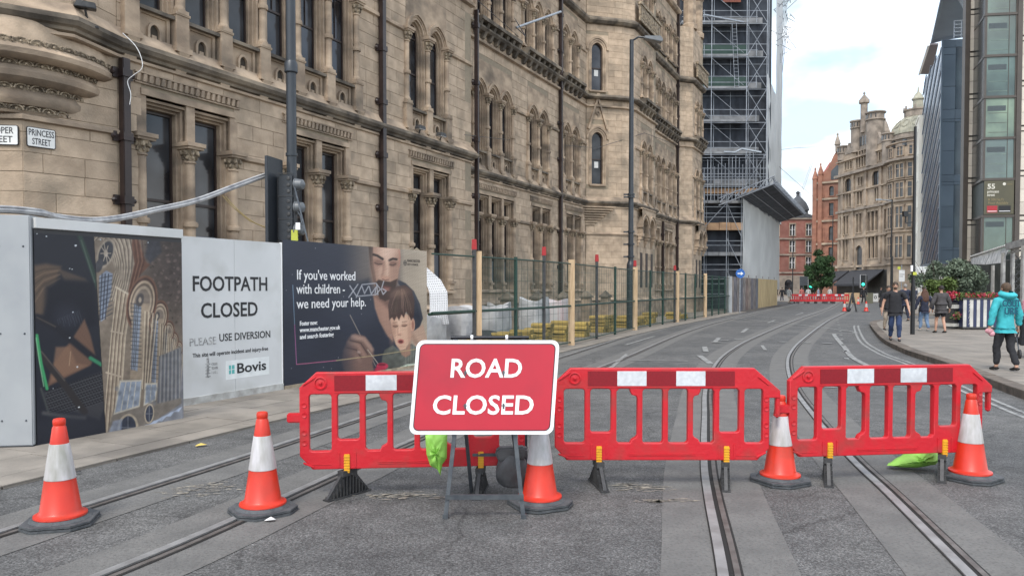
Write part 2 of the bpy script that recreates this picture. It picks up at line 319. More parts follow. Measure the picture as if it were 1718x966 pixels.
# ---- right pavement and kerb
def pave_mat(name, c1, c2, mort, sx, sy, rot, rowo=.5, msz=.012):
    m = bpy.data.materials.new(name); m.use_nodes = True; t = m.node_tree; b = t.nodes['Principled BSDF']; N = t.nodes.new; L = t.links.new
    g = N('ShaderNodeNewGeometry'); mp = N('ShaderNodeMapping'); mp.vector_type = 'POINT'; mp.inputs['Rotation'].default_value = (0, 0, rot); L(g.outputs['Position'], mp.inputs[0])
    br = N('ShaderNodeTexBrick'); br.offset = rowo; br.inputs['Color1'].default_value = c1+(1,); br.inputs['Color2'].default_value = c2+(1,); br.inputs['Mortar'].default_value = mort+(1,)
    br.inputs['Scale'].default_value = 1; br.inputs['Mortar Size'].default_value = msz; br.inputs['Brick Width'].default_value = sx; br.inputs['Row Height'].default_value = sy; L(mp.outputs[0], br.inputs[0])
    n = N('ShaderNodeTexNoise'); n.inputs['Scale'].default_value = 1.3; n.inputs['Detail'].default_value = 7; L(g.outputs['Position'], n.inputs[0])
    r = N('ShaderNodeValToRGB'); r.color_ramp.elements[0].position = .3; r.color_ramp.elements[1].position = .7; r.color_ramp.elements[0].color = (.72,)*3+(1,); r.color_ramp.elements[1].color = (1.15,)*3+(1,); L(n.outputs[0], r.inputs[0])
    mu = N('ShaderNodeVectorMath'); mu.operation = 'MULTIPLY'; L(br.outputs[0], mu.inputs[0]); L(r.outputs[0], mu.inputs[1]); L(mu.outputs[0], b.inputs['Base Color']); b.inputs['Roughness'].default_value = .85
    iv = N('ShaderNodeMath'); iv.operation = 'SUBTRACT'; iv.inputs[0].default_value = 1; L(br.outputs['Fac'], iv.inputs[1])
    bp = N('ShaderNodeBump'); bp.inputs['Strength'].default_value = .5; bp.inputs['Distance'].default_value = .01; L(iv.outputs[0], bp.inputs['Height']); L(bp.outputs[0], b.inputs['Normal'])
    return m
PAVE = pave_mat('stone_paving', (.235, .205, .172), (.20, .178, .152), (.10, .09, .08), .9, .42, 0.0)
pr = [(p.x, p.y, .12) for p in kl]
far = [(60, 37.4, .12), (70, -6, .12)]
mb = MB(); mb.add(pr+far, [tuple(range(len(pr)+2))]); rp = mb.build('right_pavement', PAVE); rp['kind'] = 'structure'
# far block pavement beyond the side street
mb = MB(); mb.prism([(24.3,45),(26.5,50.5),(36,72.5),(38.5,77),(44,80),(80,82),(80,43),(27,42.5)], -.1, .12, 'z'); mb.build('far_pavement', PAVE)['kind'] = 'structure'
mb = MB(); mb.prism([(20,88),(60,86.5),(64,90),(140,90),(140,220),(-10,220),(20,100)], -.1, .10, 'z'); mb.build('junction_pavement', PAVE)['kind'] = 'structure'
KSTONE = mat('kerb_stone', (.155, .125, .10), .9, col2=(.085, .07, .058), scale=5, island=.2, bump=.5, bscale=25)
kin = offs(kl, -.28)
i = 0
L_acc = 0; idx = [0]
for j in range(1, len(kl)):
    L_acc += (kl[j]-kl[j-1]).length
    if L_acc > .85: idx.append(j); L_acc = 0
for a, b in zip(idx[:-1], idx[1:]):
    A, B, C, D = kl[a], kl[b], kin[b], kin[a]; dx = (B-A)*.008
    h = .128+random.uniform(-.003, .003)
    mb = MB(); mb.prism([(A.x+dx.x, A.y+dx.y), (B.x-dx.x, B.y-dx.y), (C.x-dx.x, C.y-dx.y), (D.x+dx.x, D.y+dx.y)], -.05, h, 'z')
    mb.build('kerbstone', KSTONE, rp, bevel=.008)
# ---- left pavement with flags
LP = mat('flagstone', (.255, .225, .19), .88, col2=(.18, .16, .135), scale=2.5, c3=(.13, .115, .1), s3=1.1, island=.10, bump=.35, bscale=40)
LPJ = mat('flag_joint', (.07, .062, .055), .95)
lk = [(-9.0,-6.0),(-5.9,2.0),(-4.22,6.1),(-3.05,8.9),(-1.65,12.0),(0.55,17.2),(1.4,19.2),(5.6,28.9),(9.6,37.4),(15.2,48.9),(26.3,71.2),(36,91)]
lkl = catmull(lk, 10)
mb = MB(); q = offs(lkl, .0); mb.add([(p.x, p.y, .022) for p in q]+[(10,120,.022),(-60,120,.022),(-60,-6,.022)], [tuple(range(len(q)+3))])
lp = mb.build('left_pavement', LPJ); lp['kind'] = 'structure'
lin = catmull(lk, 24); s_at = [0]
for j in range(1, len(lin)): s_at.append(s_at[-1]+(lin[j]-lin[j-1]).length)
def at_s(s):
    for j in range(1, len(lin)):
        if s_at[j] >= s:
            t = (s-s_at[j-1])/(s_at[j]-s_at[j-1]); p = lin[j-1].lerp(lin[j], t); d = (lin[j]-lin[j-1]).normalized(); return p, Vector((-d.y, d.x))
    return lin[-1], Vector((-1, 0))
rows = [(0, .32, .95, 1), (.32, .95, .75, 0), (.95, 1.55, .8, 0), (1.55, 2.2, .7, 0), (2.2, 2.8, .85, 0), (2.8, 3.4, .7, 0)]
nf = 0; extra = MB()
for (d0, d1, ln_, kb) in rows:
    s = 3.0+random.random()*.4
    while s < 62:
        e = s+ln_*random.uniform(.85, 1.15); g = .006
        (p0, n0), (p1, n1) = at_s(s+g), at_s(e-g)
        P = [p0+n0*(d0+g), p1+n1*(d0+g), p1+n1*(d1-g), p0+n0*(d1-g)]; h = .030+random.uniform(-.002, .002)
        if nf < 290 and s < 38 and (s > 8) and d0 < 2.5:
            mb = MB(); mb.prism([(p.x, p.y) for p in P], .0, h, 'z'); mb.build('kerbstone' if kb else 'flagstone', LP, lp); nf += 1
        else: extra.prism([(p.x, p.y) for p in P], .0, h, 'z')
        s = e
o = extra.build('flagstones', LP, lp, raw=True); o['kind'] = 'stuff'
# ================================================================ TOWN HALL (local frame: x = u along the street, y = v into the building, z up)
TH = thing('gothic_town_hall', 'long sandstone gothic town hall with arched windows along the left side of the street', 'building', (-14.07, 0, 0), STREET)
def arch_pts(a, R_, n=7):
    """pointed arch half-width a, radius R_>=a: points from left spring to right spring (x centred, z from spring)"""
    cx = R_-a; top = math.acos(cx/R_); L_ = []
    for i in range(n+1):
        t = top*i/n; L_.append((cx-R_*math.cos(t), R_*math.sin(t)))
    return L_+[(-x, z) for x, z in L_[-2::-1]]
def arch_band(mb, cx, zs, a0, a1, Rk, y0, y1, n=7, zbot=None):
    """moulding between half-widths a0<a1 (same centres), y0 = front, y1 = back; legs down to zbot"""
    R0 = Rk; R1 = Rk+(a1-a0); c = R0-a0
    def pts(Rr):
        top = math.acos(c/Rr); L_ = [(c-Rr*math.cos(top*i/n), Rr*math.sin(top*i/n)) for i in range(n+1)]
        return L_+[(-x, z) for x, z in L_[-2::-1]]
    P0, P1 = pts(R0), pts(R1)
    if zbot is not None:
        P0 = [(P0[0][0], zbot-zs)]+P0+[(P0[-1][0], zbot-zs)]; P1 = [(P1[0][0], zbot-zs)]+P1+[(P1[-1][0], zbot-zs)]
    m = len(P0); vs = []
    for (P, y) in ((P0, y0), (P1, y0), (P0, y1), (P1, y1)): vs += [(cx+x, y, zs+z) for x, z in P]
    fs = []
    for i in range(m-1):
        fs += [(i, i+1, m+i+1, m+i), (i, 2*m+i, 2*m+i+1, i+1), (m+i, m+i+1, 3*m+i+1, 3*m+i)]
    fs += [(0, m, 3*m, 2*m), (m-1, 2*m+m-1, 3*m+m-1, m+m-1)]
    mb.add(vs, fs)
def spandrel(mb, x0, x1, cx, zs, a, R_, ztop, y, n=7):
    P = [(cx+x, zs+z) for x, z in arch_pts(a, R_, n)]
    vs = [(x, y, z) for x, z in P]+[(x, y, ztop) for x, z in P]; m = len(P); mb.add(vs, [(i, i+1, m+i+1, m+i) for i in range(m-1)])
    if x0 < P[0][0]-1e-4: mb.add([(x0,y,zs),(P[0][0],y,zs),(P[0][0],y,ztop),(x0,y,ztop)], [(0,1,2,3)])
    if x1 > P[-1][0]+1e-4: mb.add([(P[-1][0],y,zs),(x1,y,zs),(x1,y,ztop),(P[-1][0],y,ztop)], [(0,1,2,3)])
# ---- window module meshes, origin at module left edge on the wall plane, z absolute from 0 = sill
MODW = 1.09
def win_meshes(w, h, rise, tag_, depth=.25, niche=True, plain=False):
    """one arched light of module width w, sill at z=0, spring at h, hood apex ~ h+rise"""
    a = w/2-.11; Rk = a*1.28; apex = math.sqrt(Rk**2-(Rk-a)**2)
    sur = MB(); cx = w/2
    steps = [(a, .0, .08), (a-.05, .07, .16), (a-.10, .15, depth)]
    for ak, y0, y1 in steps:                            # receding orders
        arch_band(sur, cx, h, ak-.05, ak, Rk-(a-ak)-.05, y0, y1+.02, 6, 0)
    spandrel(sur, 0, w, cx, h, a, Rk, h+rise+.05, .0, 6)
    sur.box(0, .05, .0, .10, 0, h); sur.box(w-.05, w, .0, .10, 0, h)
    sur.box(.05, .11, .03, .12, 0, h); sur.box(w-.11, w-.05, .03, .12, 0, h)
    hood = MB(); arch_band(hood, cx, h, a+.07, a+.15, Rk+.07, -.07, .02, 6); arch_band(hood, cx, h, a+.02, a+.06, Rk+.02, -.025, .02, 6)
    ai = a-.15
    Ri = Rk-.15
    gl = MB(); P = [(cx+x, h+z) for x, z in arch_pts(ai+.03, Ri+.03, 6)]
    gl.add([(cx-ai-.03, depth, 0)]+[(x, depth, z) for x, z in P]+[(cx+ai+.03, depth, 0)], [tuple(range(len(P)+2))])
    fr = MB(); arch_band(fr, cx, h, ai-.035, ai+.01, Ri-.035, depth-.04, depth-.005, 6, 0)
    for z, t in ((.02, .05), (h*.5, .05), (h-.02, .035)): fr.box(cx-ai, cx+ai, depth-.03, depth-.006, z, z+t)
    fr.box(cx-.01, cx+.01, depth-.025, depth-.006, h*.5, h+apex*.6)
    sill = MB(); sill.prism([(-.10, -.07), (-.10, .0), (depth, .06), (depth, -.07)], .04, w-.04, 'x')
    sur_me, hood_me, gl_me, fr_me, sill_me = sur.mesh('surround'), hood.mesh('hood_mould'), gl.mesh('glass'), fr.mesh('sash_frame'), sill.mesh('sill')
    for me, m in ((sur_me, STONE_M), (hood_me, STONE_M), (gl_me, GLASS), (fr_me, SASH), (sill_me, SOOT)): me.materials.append(m)
    return dict(sur=sur_me, hood=hood_me, glass=gl_me, frame=fr_me, sill=sill_me, w=w, h=h, rise=rise)
def put(me, name, parent, loc, rz=0, scale=None):
    o = bpy.data.objects.new(name, me); COL.objects.link(o); o.parent = parent; o.location = loc; o.rotation_euler = (0, 0, rz)
    if scale: o.scale = scale
    return o
def window(W_, loc, rz=0, simple=False):
    s = put(W_['sur'], 'window', TH, loc, rz)
    for k, n in (('glass', 'glass'), ('frame', 'sash_frame'), ('sill', 'sill'), ('hood', 'hood_mould')):
        if k in W_: put(W_[k], n, s, (0, 0, 0))
    return s
def column_mesh(h, band=True, r=.085):
    mb = MB()
    mb.box(-r*1.5, r*1.5, -r*1.5, r*1.5, 0, .08); z = .08
    prof = [(r*1.35, z), (r*1.4, z+.04), (r*1.15, z+.08), (r, z+.11)]
    if band:
        zb = h*.42; prof += [(r*.98, zb-.06), (r*1.4, zb-.05), (r*1.5, zb), (r*1.4, zb+.05), (r*.98, zb+.06)]
    prof += [(r*.95, h-.36), (r*1.2, h-.35), (r*1.2, h-.32), (r*.98, h-.31)]
    mb.lathe(prof, n=10, close=False)
    me = mb.mesh('column', smooth=True); me.materials.append(STONE_M)
    cb = MB()                                              # foliate capital
    cb.lathe([(r*.98, h-.31), (r*1.15, h-.26), (r*1.25, h-.2), (r*1.55, h-.13), (r*1.75, h-.08)], n=10, close=False)
    for ring, (zz, rr, n_, s_) in enumerate(((h-.24, r*1.25, 7, .035), (h-.15, r*1.6, 8, .042))):
        for k in range(n_):
            t = 2*math.pi*(k+.5*ring)/n_; cb.ball((rr*math.cos(t), rr*math.sin(t), zz), s_, 6, 4, sz=1.4)
    cm = cb.mesh('capital', smooth=True); cm.materials.append(CARVE)
    ab = MB(); ab.box(-r*1.9, r*1.9, -r*1.9, r*2.2, h-.08, h-.03); ab.box(-r*2.2, r*2.2, -r*2.2, r*2.4, h-.03, h+.05)
    am = ab.mesh('abacus'); am.materials.append(STONE_M)
    return me, cm, am
def column(C_, loc, sx=1.):
    c = put(C_[0], 'column', TH, loc); put(C_[1], 'capital', c, (0, 0, 0)); put(C_[2], 'abacus', c, (0, 0, 0)); return c
W1 = win_meshes(MODW, 2.15, 1.3, 'first'); C1 = column_mesh(2.12)
C2 = column_mesh(1.85); W2 = win_meshes(1.05, 1.85, 1.2, 'second')
W3 = win_meshes(1.05, 1.7, 1.1, 'third')
# pedestal panel under each first floor light
pp = MB(); pp.box(.2, MODW-.2, .04, .2, 0, .62)
pp.box(.2, .27, -.0, .06, 0, .62); pp.box(MODW-.27, MODW-.2, -.0, .06, 0, .62); pp.box(.27, MODW-.27, 0, .06, 0, .06); pp.box(.27, MODW-.27, 0, .06, .56, .62)
arch_band(pp, MODW/2, .27, .10, .15, .13, -.02, .06, 5, .06)
pp.box(MODW/2-.05, MODW/2+.05, .0, .05, .06, .2)
PANEL = pp.mesh('sill_panel'); PANEL.materials.append(STONE_M)
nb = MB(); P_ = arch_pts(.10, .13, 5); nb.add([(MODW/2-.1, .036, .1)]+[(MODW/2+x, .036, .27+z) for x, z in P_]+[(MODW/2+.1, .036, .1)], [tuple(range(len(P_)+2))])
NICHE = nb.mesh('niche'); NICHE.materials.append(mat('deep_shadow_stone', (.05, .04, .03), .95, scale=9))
pd = MB(); pd.box(-.15, .15, -.12, .2, -.62, 0); pd.box(-.19, .19, -.17, .2, -.72, -.62); pd.box(-.17, .17, -.14, .2, 0, .05)
pd.prism([(-.17, -.72), (.2, -.72), (.2, -1.1), (-.05, -1.1)], -.12, .12, 'x')
PEDM = pd.mesh('pedestal'); PEDM.materials.append(STONE_M)
def col_moulding(path, prof, m, name, parent):
    """sweep profile (list of (out,z)) along plan polyline path of (u,v) with mitred corners; out = towards street (right side of travel)"""
    n = len(path); k = len(prof); vs = []; fs = []
    dirs = [(Vector(path[i+1])-Vector(path[i])).normalized() for i in range(n-1)]
    for i, p in enumerate(path):
        if i == 0: nn = Vector((dirs[0].y, -dirs[0].x)); sc = 1
        elif i == n-1: nn = Vector((dirs[-1].y, -dirs[-1].x)); sc = 1
        else:
            a, b = Vector((dirs[i-1].y, -dirs[i-1].x)), Vector((dirs[i].y, -dirs[i].x)); nn = (a+b).normalized(); sc = min(2.2, 1/max(.3, nn.dot(a)))
        for (o, z) in prof: vs.append((p[0]+nn.x*o*sc, p[1]+nn.y*o*sc, z))
    for i in range(n-1):
        for j in range(k): fs.append((i*k+j, i*k+(j+1) % k, (i+1)*k+(j+1) % k, (i+1)*k+j))
    fs += [tuple(range(k)), tuple((n-1)*k+j for j in range(k-1, -1, -1))]
    mb = MB(); mb.add(vs, fs); return mb.build(name, m, parent)
def walls(name_stuff, segs, zlo, zhi, holes, course=.33):
    pass
STONES = []         # (distance, matrixdata)
BACK = MB()
UNITBLOCK = None
def wall_seg(p0, p1, zlo, zhi, holes, course=.325, lw=(.55, 1.15), single=True, x_off=0.):
    """holes in segment coordinates (s0,s1,z0,z1); builds mortar backing and collects stones"""
    a, b = Vector(p0), Vector(p1); L_ = (b-a).length; d = (b-a)/L_; nrm = Vector((-d.y, d.x))   # into building
    M = Matrix(((d.x, nrm.x, 0, a.x), (d.y, nrm.y, 0, a.y), (0, 0, 1, 0), (0, 0, 0, 1)))
    xs = sorted(set([0, L_]+[min(max(v, 0), L_) for h in holes for v in h[:2]])); BACK.M = M
    for i in range(len(xs)-1):
        x0, x1 = xs[i], xs[i+1]
        if x1-x0 < 1e-4: continue
        xm = (x0+x1)/2; hz = sorted((h[2], h[3]) for h in holes if h[0] < xm < h[1]); z = zlo
        for (h0, h1) in hz+[(zhi, zhi)]:
            if h0 > z+1e-3: BACK.box(x0, x1, .014, .40, z, min(h0, zhi))
            z = max(z, h1)
    BACK.M = None
    n = int((zhi-zlo)/course+.5)
    for r_ in range(n):
        z0 = zlo+r_*(zhi-zlo)/n; z1 = zlo+(r_+1)*(zhi-zlo)/n; x = -random.uniform(0, .6)
        sp = [(0, L_)]
        for h in holes:
            if h[3] > z0+.05 and h[2] < z1-.05:
                ns = []
                for (q0, q1) in sp:
                    if h[1] <= q0 or h[0] >= q1: ns.append((q0, q1)); continue
                    if h[0] > q0: ns.append((q0, h[0]))
                    if h[1] < q1: ns.append((h[1], q1))
                sp = ns
        for (q0, q1) in sp:
            x = q0
            if q1-q0 < .06: continue
            first = True
            while x < q1-1e-3:
                w = random.uniform(*lw)*(random.uniform(.4, 1) if first else 1); first = False
                if q1-(x+w) < .25: w = q1-x
                zz0, zz1 = z0, z1
                for h in holes:                      # clip vertically against holes that bite only slightly
                    if h[0] < x+w and h[1] > x and h[2] < z1 and h[3] > z0:
                        if h[3] < z1 and h[3] > z0: zz0 = max(zz0, h[3])
                        elif h[2] > z0 and h[2] < z1: zz1 = min(zz1, h[2])
                if zz1-zz0 > .04:
                    c = a+d*(x+w/2); STONES.append((c.length if False else c.x, M, x+.004, x+w-.004, zz0+.004, zz1-.004))
                x += w
DM = {}
def dentils(u0, u1, v, z, pitch=.13):
    mb = MB(); n = int((u1-u0)/pitch)
    mb.box(u0, u1, v-.03, v+.05, z-.10, z-.07); mb.box(u0, u1, v-.05, v+.05, z+.09, z+.12)
    for i in range(n):
        x = u0+(i+.5)*(u1-u0)/n
        mb.prism([(x-.045, z-.06), (x+.02, z-.06), (x+.045, z+.08), (x-.02, z+.08)], v-.055, v+.02)
    mb.build('label_moulding', STONE_M, TH)
def ground_group(u0, n, w, v):
    """rectangular ground floor lights with columns; opening 1.62..5.34"""
    u1 = u0+n*w
    fr = MB()
    fr.box(u0-.02, u1+.02, v-.03, v+.42, 5.30, 5.42)                # lintel
    for i in range(n):
        a = u0+i*w; s = MB()
        L0, R0 = a+.10, a+w-.10
        for k, (t, y0) in enumerate(((0, .05), (.05, .12), (.10, .20))):
            x0, x1, zt = L0+t, R0-t, 5.22-t
            s.box(x0-.05, x0, y0, .36, 1.62, zt+.05); s.box(x1, x1+.05, y0, .36, 1.62, zt+.05); s.box(x0, x1, y0, .36, zt, zt+.05)
        me = s.mesh('window'); me.materials.append(STONE_M); wo_ = put(me, 'window', TH, (0, v, 0))
        x0, x1 = L0+.10, R0-.10
        g = MB(); g.add([(x0-.01,.35,1.6),(x1+.01,.35,1.6),(x1+.01,.35,5.12),(x0-.01,.35,5.12)], [(0,1,2,3)]); o = g.build('glass', GLASS, wo_)
        f = MB()
        for q in ((x0, x0+.04), (x1-.04, x1)): f.box(q[0], q[1], .305, .345, 1.62, 5.11)
        for z in (1.62, 3.36, 5.06): f.box(x0+.04, x1-.04, .305, .345, z, z+.055)
        f.build('sash_frame', SASH, wo_)
        if random.random() < .7:
            b = MB(); b.box(x0+.04, x1-.04, .325, .348, 1.66, 2.75)
            b.build('frosted_pane', mat('frosted_glass', (.12, .13, .15), .35, scale=3), wo_)
    for i in range(n+1):                                             # piers with columns
        x = u0+i*w; e = i in (0, n)
        fr.box(x-.10, x+.10, v-.0, v+.40, 4.52, 5.30)
        fr.box(x-.075, x+.075, v+.10, v+.42, 1.62, 4.5)
        fr.box(x-.14, x+.14, v-.05, v+.2, 1.62, 1.80)
        c = put(GCOL[0], 'column', TH, (x, v+.04, 1.8)); put(GCOL[1], 'capital', c, (0, 0, 0)); put(GCOL[2], 'abacus', c, (0, 0, 0))
    fr.build('window_piers', STONE_M, TH)
    s = MB(); s.prism([(-.16, 1.50), (-.16, 1.56), (.44, 1.64), (.44, 1.50)], u0-.1, u1+.1, 'x')
    s.v = [(x, y+v, z) for x, y, z in s.v]; s.build('sill', STONE_M, TH)
    dentils(u0-.15, u1+.15, v, 5.60)
GCOL = column_mesh(2.72, True, .10)
holes_by = {}
def first_group(u0, n, v, wm=W1, cm=C1, z=6.95, panels=True, rz=0):
    for i in range(n):
        window(wm, (u0+i*wm['w'], v, z))
        if panels:
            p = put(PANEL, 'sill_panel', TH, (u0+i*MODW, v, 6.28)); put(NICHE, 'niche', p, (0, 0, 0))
    for i in range(n+1):
        if panels: put(PEDM, 'pedestal', TH, (u0+i*wm['w'], v, 7.0))
        column(cm, (u0+i*wm['w'], v-.02, z+.03+(.05 if panels else 0)))
ZS1, ZC1 = 6.95, 9.10
# --- outer stretch S2
H2 = []; 
def add_ground(u0, n, w, v, H): ground_group(u0, n, w, v); H.append((u0, u0+n*w, 1.62, 5.30))
def add_first(u0, n, v, H, wm=W1, cm=C1): first_group(u0, n, v, wm, cm); H.append((u0, u0+n*wm['w'], 6.28, 6.95+wm['h']+wm['rise']+.05))
def add_upper(u0, n, v, H, wm, cm, z): first_group(u0, n, v, wm, cm, z, False); H.append((u0, u0+n*wm['w'], z, z+wm['h']+wm['rise']+.05))
add_ground(15.68, 2, 1.10, 0, H2); add_ground(19.45, 2, 1.10, 0, H2); add_ground(24.5, 2, 1.10, 0, H2)
add_first(15.43, 6, 0, H2); add_first(24.25, 2, 0, H2)
sh = lambda H, o: [(a-o, b-o, c, d) for a, b, c, d in H]
wall_seg((15.2, 0), (28.0, 0), 0, 16, sh(H2, 15.2))
# --- corner
wall_seg((13.68, .27), (15.2, 0), 0, 5.9, [])
wall_seg((11.77, 3.1), (13.68, .27), 0, 5.9, [])
wall_seg((14.19, -.30), (15.2, 0), 6.27, 11, [])
wall_seg((11.6, 1.17), (14.19, -.30), 6.27, 11, [])
wall_seg((28, 0), (28, 1.52), 0, 16, [])
# --- recessed stretch S3
H3 = []; V3 = 1.52
add_ground(31.05, 3, 1.07, V3, H3); add_ground(35.9, 2, 1.07, V3, H3); add_ground(39.8, 2, 1.07, V3, H3)
add_first(30.75, 3, V3, H3); add_first(35.5, 2, V3, H3); add_first(39.35, 2, V3, H3)
add_upper(30.9, 3, V3, H3, W2, C2, 11.95); add_upper(35.0, 3, V3, H3, W2, C2, 11.95); add_upper(39.2, 2, V3, H3, W2, C2, 11.95)
add_upper(30.9, 3, V3, H3, W3, C2, 16.2); add_upper(35.4, 2, V3, H3, W3, C2, 16.2); add_upper(39.4, 2, V3, H3, W3, C2, 16.2)
wall_seg((28.0, V3), (42.45, V3), 0, 21, sh(H3, 28.0))
# --- canted tower
def seg_M(p0, p1):
    a, b = Vector(p0), Vector(p1); d = (b-a).normalized(); return a, math.atan2(d.y, d.x), (b-a).length
TA = ((42.45, 1.50), (43.78, .02)); a_, rzA, LA = seg_M(*TA)
def tower_window(s, z, w, h):
    a = w/2; Rk = a*1.25; mb = MB(); arch_band(mb, 0, h, a, a+.14, Rk, .0, .3, 7, 0); arch_band(mb, 0, h, a+.20, a+.30, Rk+.20, -.06, .02, 7)
    arch_band(mb, 0, h, a+.10, a+.17, Rk+.10, -.03, .03, 7, 0)
    P = [(x, h+zz) for x, zz in arch_pts(a+.16, Rk+.16, 7)]
    p = a_+Vector((math.cos(rzA), math.sin(rzA)))*s
    me = mb.mesh('window'); me.materials.append(STONE_M); o = put(me, 'window', TH, (p.x, p.y, z), rzA)
    sp = MB(); spandrel(sp, -a-.3, a+.3, 0, h, a+.12, Rk+.12, h+a*1.7+.25, .01, 7); sp.box(-a-.3, -a-.12, .01, .3, 0, h); sp.box(a+.12, a+.3, .01, .3, 0, h); sp.build('spandrel', STONE, o)
    g = MB(); Q = arch_pts(a+.02, Rk+.02, 7); g.add([(-a-.02, .2, 0)]+[(x, .2, h+zz) for x, zz in Q]+[(a+.02, .2, 0)], [tuple(range(len(Q)+2))]); g.build('glass', GLASS, o)
    f = MB(); arch_band(f, 0, h, a-.05, a, Rk-.05, .15, .19, 7, 0); f.box(-a, a, .15, .19, 0, .06); f.box(-a, a, .15, .19, h*.55, h*.55+.06); f.build('sash_frame', SASH, o)
    n_ = MB(); n_.box(-.10, .12, .188, .194, h*.38, h*.38+.32); nn_ = n_.build('paper_notice', WHITEP, o)
    s_ = MB(); s_.prism([(-.10, -.08), (-.10, 0), (.2, .06), (.2, -.08)], -a-.15, a+.15, 'x'); s_.build('sill', STONE_M, o)
    return (s-a-.3, s+a+.3, z, z+h+a*1.7+.25)
HA = [tower_window(.62, 7.05, .62, 2.35), tower_window(.60, 11.9, .62, 2.1)]
wall_seg(TA[0], TA[1], 0, 26, HA)
wall_seg(TA[1], (44.4, -.45), 0, 26, [])
# gable hood over lower tower window and stepped corbel beneath
mb = MB(); mb.M = Matrix.Translation((a_.x, a_.y, 0)) @ Matrix.Rotation(rzA, 4, 'Z')
for (x0, z0, x1, z1) in ((.10, 9.9, .60, 11.5), (1.14, 9.9, .64, 11.5)): mb.bar((x0, -.05, z0), (x1, -.05, z1), .14, .10)
for k in range(4): mb.bar((.62+.1*math.cos(k*1.57), -.05, 10.75+.1*math.sin(k*1.57)), (.62+.1*math.cos((k+1)*1.57), -.05, 10.75+.1*math.sin((k+1)*1.57)), .05)
mb.box(.55, .70, -.12, 0, 11.45, 11.75)
for k in range(8):
    if k == 0: mb.build('gable_hood', STONE_M, TH); MM_ = mb.M
    t = k/8; mb = MB(); mb.M = MM_; mb.box(-.35+t*.35, 1.55-t*1.25, -.30+t*.28, 0.05, 5.90-k*.125-.07, 5.90-k*.125); mb.build('corbel_step', STONE_M, TH)
# --- far stretch
H6 = []; V6 = -.45; V7 = .05
add_first(45.55, 2, V6, H6); add_upper(45.6, 2, V6, H6, W2, C2, 11.95); add_upper(45.6, 2, V6, H6, W3, C2, 16.1)
HB = [(45.3, 48.0, 4.3, 5.8)]
wall_seg((44.4, V6), (48.4, V6), 0, 23, sh(H6, 44.4))
wall_seg((48.4, V6), (48.4, V7), 0, 23, [])
H7 = []
add_ground(49.3, 2, 1.0, V7, H7); add_ground(52.3, 2, 1.0, V7, H7)
add_first(49.0, 3, V7, H7); add_first(52.7, 2, V7, H7); add_upper(49.1, 3, V7, H7, W2, C2, 11.95); add_upper(52.7, 2, V7, H7, W2, C2, 11.95); add_upper(49.1, 3, V7, H7, W3, C2, 16.1); add_upper(52.7, 2, V7, H7, W3, C2, 16.1)
wall_seg((48.4, V7), (55.3, V7), 0, 23, sh(H7, 48.4))
wall_seg((55.3, V7), (56.2, -.75), 0, 19, [])
H8 = []
add_first(56.9, 2, -.75, H8); add_upper(56.9, 2, -.75, H8, W2, C2, 11.95)
wall_seg((56.2, -.75), (59.1, -.75), 0, 19, sh(H8, 56.2))
wall_seg((59.1, -.75), (59.1, 6), 0, 19, [])
# corbelled arches under the two oriels
def corbel_arches(u0, n, w, v):
    mb = MB()
    for i in range(n):
        arch_band(mb, u0+(i+.5)*w, 4.95, w/2-.16, w/2-.02, (w/2-.16)*1.1, v-.28, v-.0, 6, 4.6)
        arch_band(mb, u0+(i+.5)*w, 4.95, w/2+.0, w/2+.06, w/2*1.05, v-.33, v-.0, 6)
        spandrel(mb, u0+i*w, u0+(i+1)*w, u0+(i+.5)*w, 4.95, w/2-.03, (w/2-.03)*1.1, 5.95, v-.26, 6)
    for i in range(n+1):
        x = u0+i*w
        for k in range(4): mb.box(x-.15+.02*k, x+.15-.02*k, v-.33+.08*k, v, 4.62-.17*(k+1), 4.62-.17*k-.02)
    mb.box(u0-.02, u0+n*w+.02, v-.30, v+.0, 5.93, 6.0)
    mb.build('oriel_corbels', STONE_M, TH)
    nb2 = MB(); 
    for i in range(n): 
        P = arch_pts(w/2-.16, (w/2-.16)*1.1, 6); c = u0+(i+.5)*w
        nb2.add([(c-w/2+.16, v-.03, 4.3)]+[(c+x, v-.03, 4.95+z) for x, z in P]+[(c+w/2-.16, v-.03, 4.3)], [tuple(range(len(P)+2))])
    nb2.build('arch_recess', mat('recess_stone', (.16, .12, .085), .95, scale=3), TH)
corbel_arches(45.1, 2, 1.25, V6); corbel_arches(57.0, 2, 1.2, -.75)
for u in (45.6, 46.6, 47.6, 57.4, 58.4): g2 = MB(); g2.box(u-.05, u+.35, (V6 if u < 50 else -.75)-.012, (V6 if u < 50 else -.75)+.1, 1.7, 3.6); g2.build('narrow_window', SASH, TH)
# farther turreted end beyond, upper parts with pinnacles

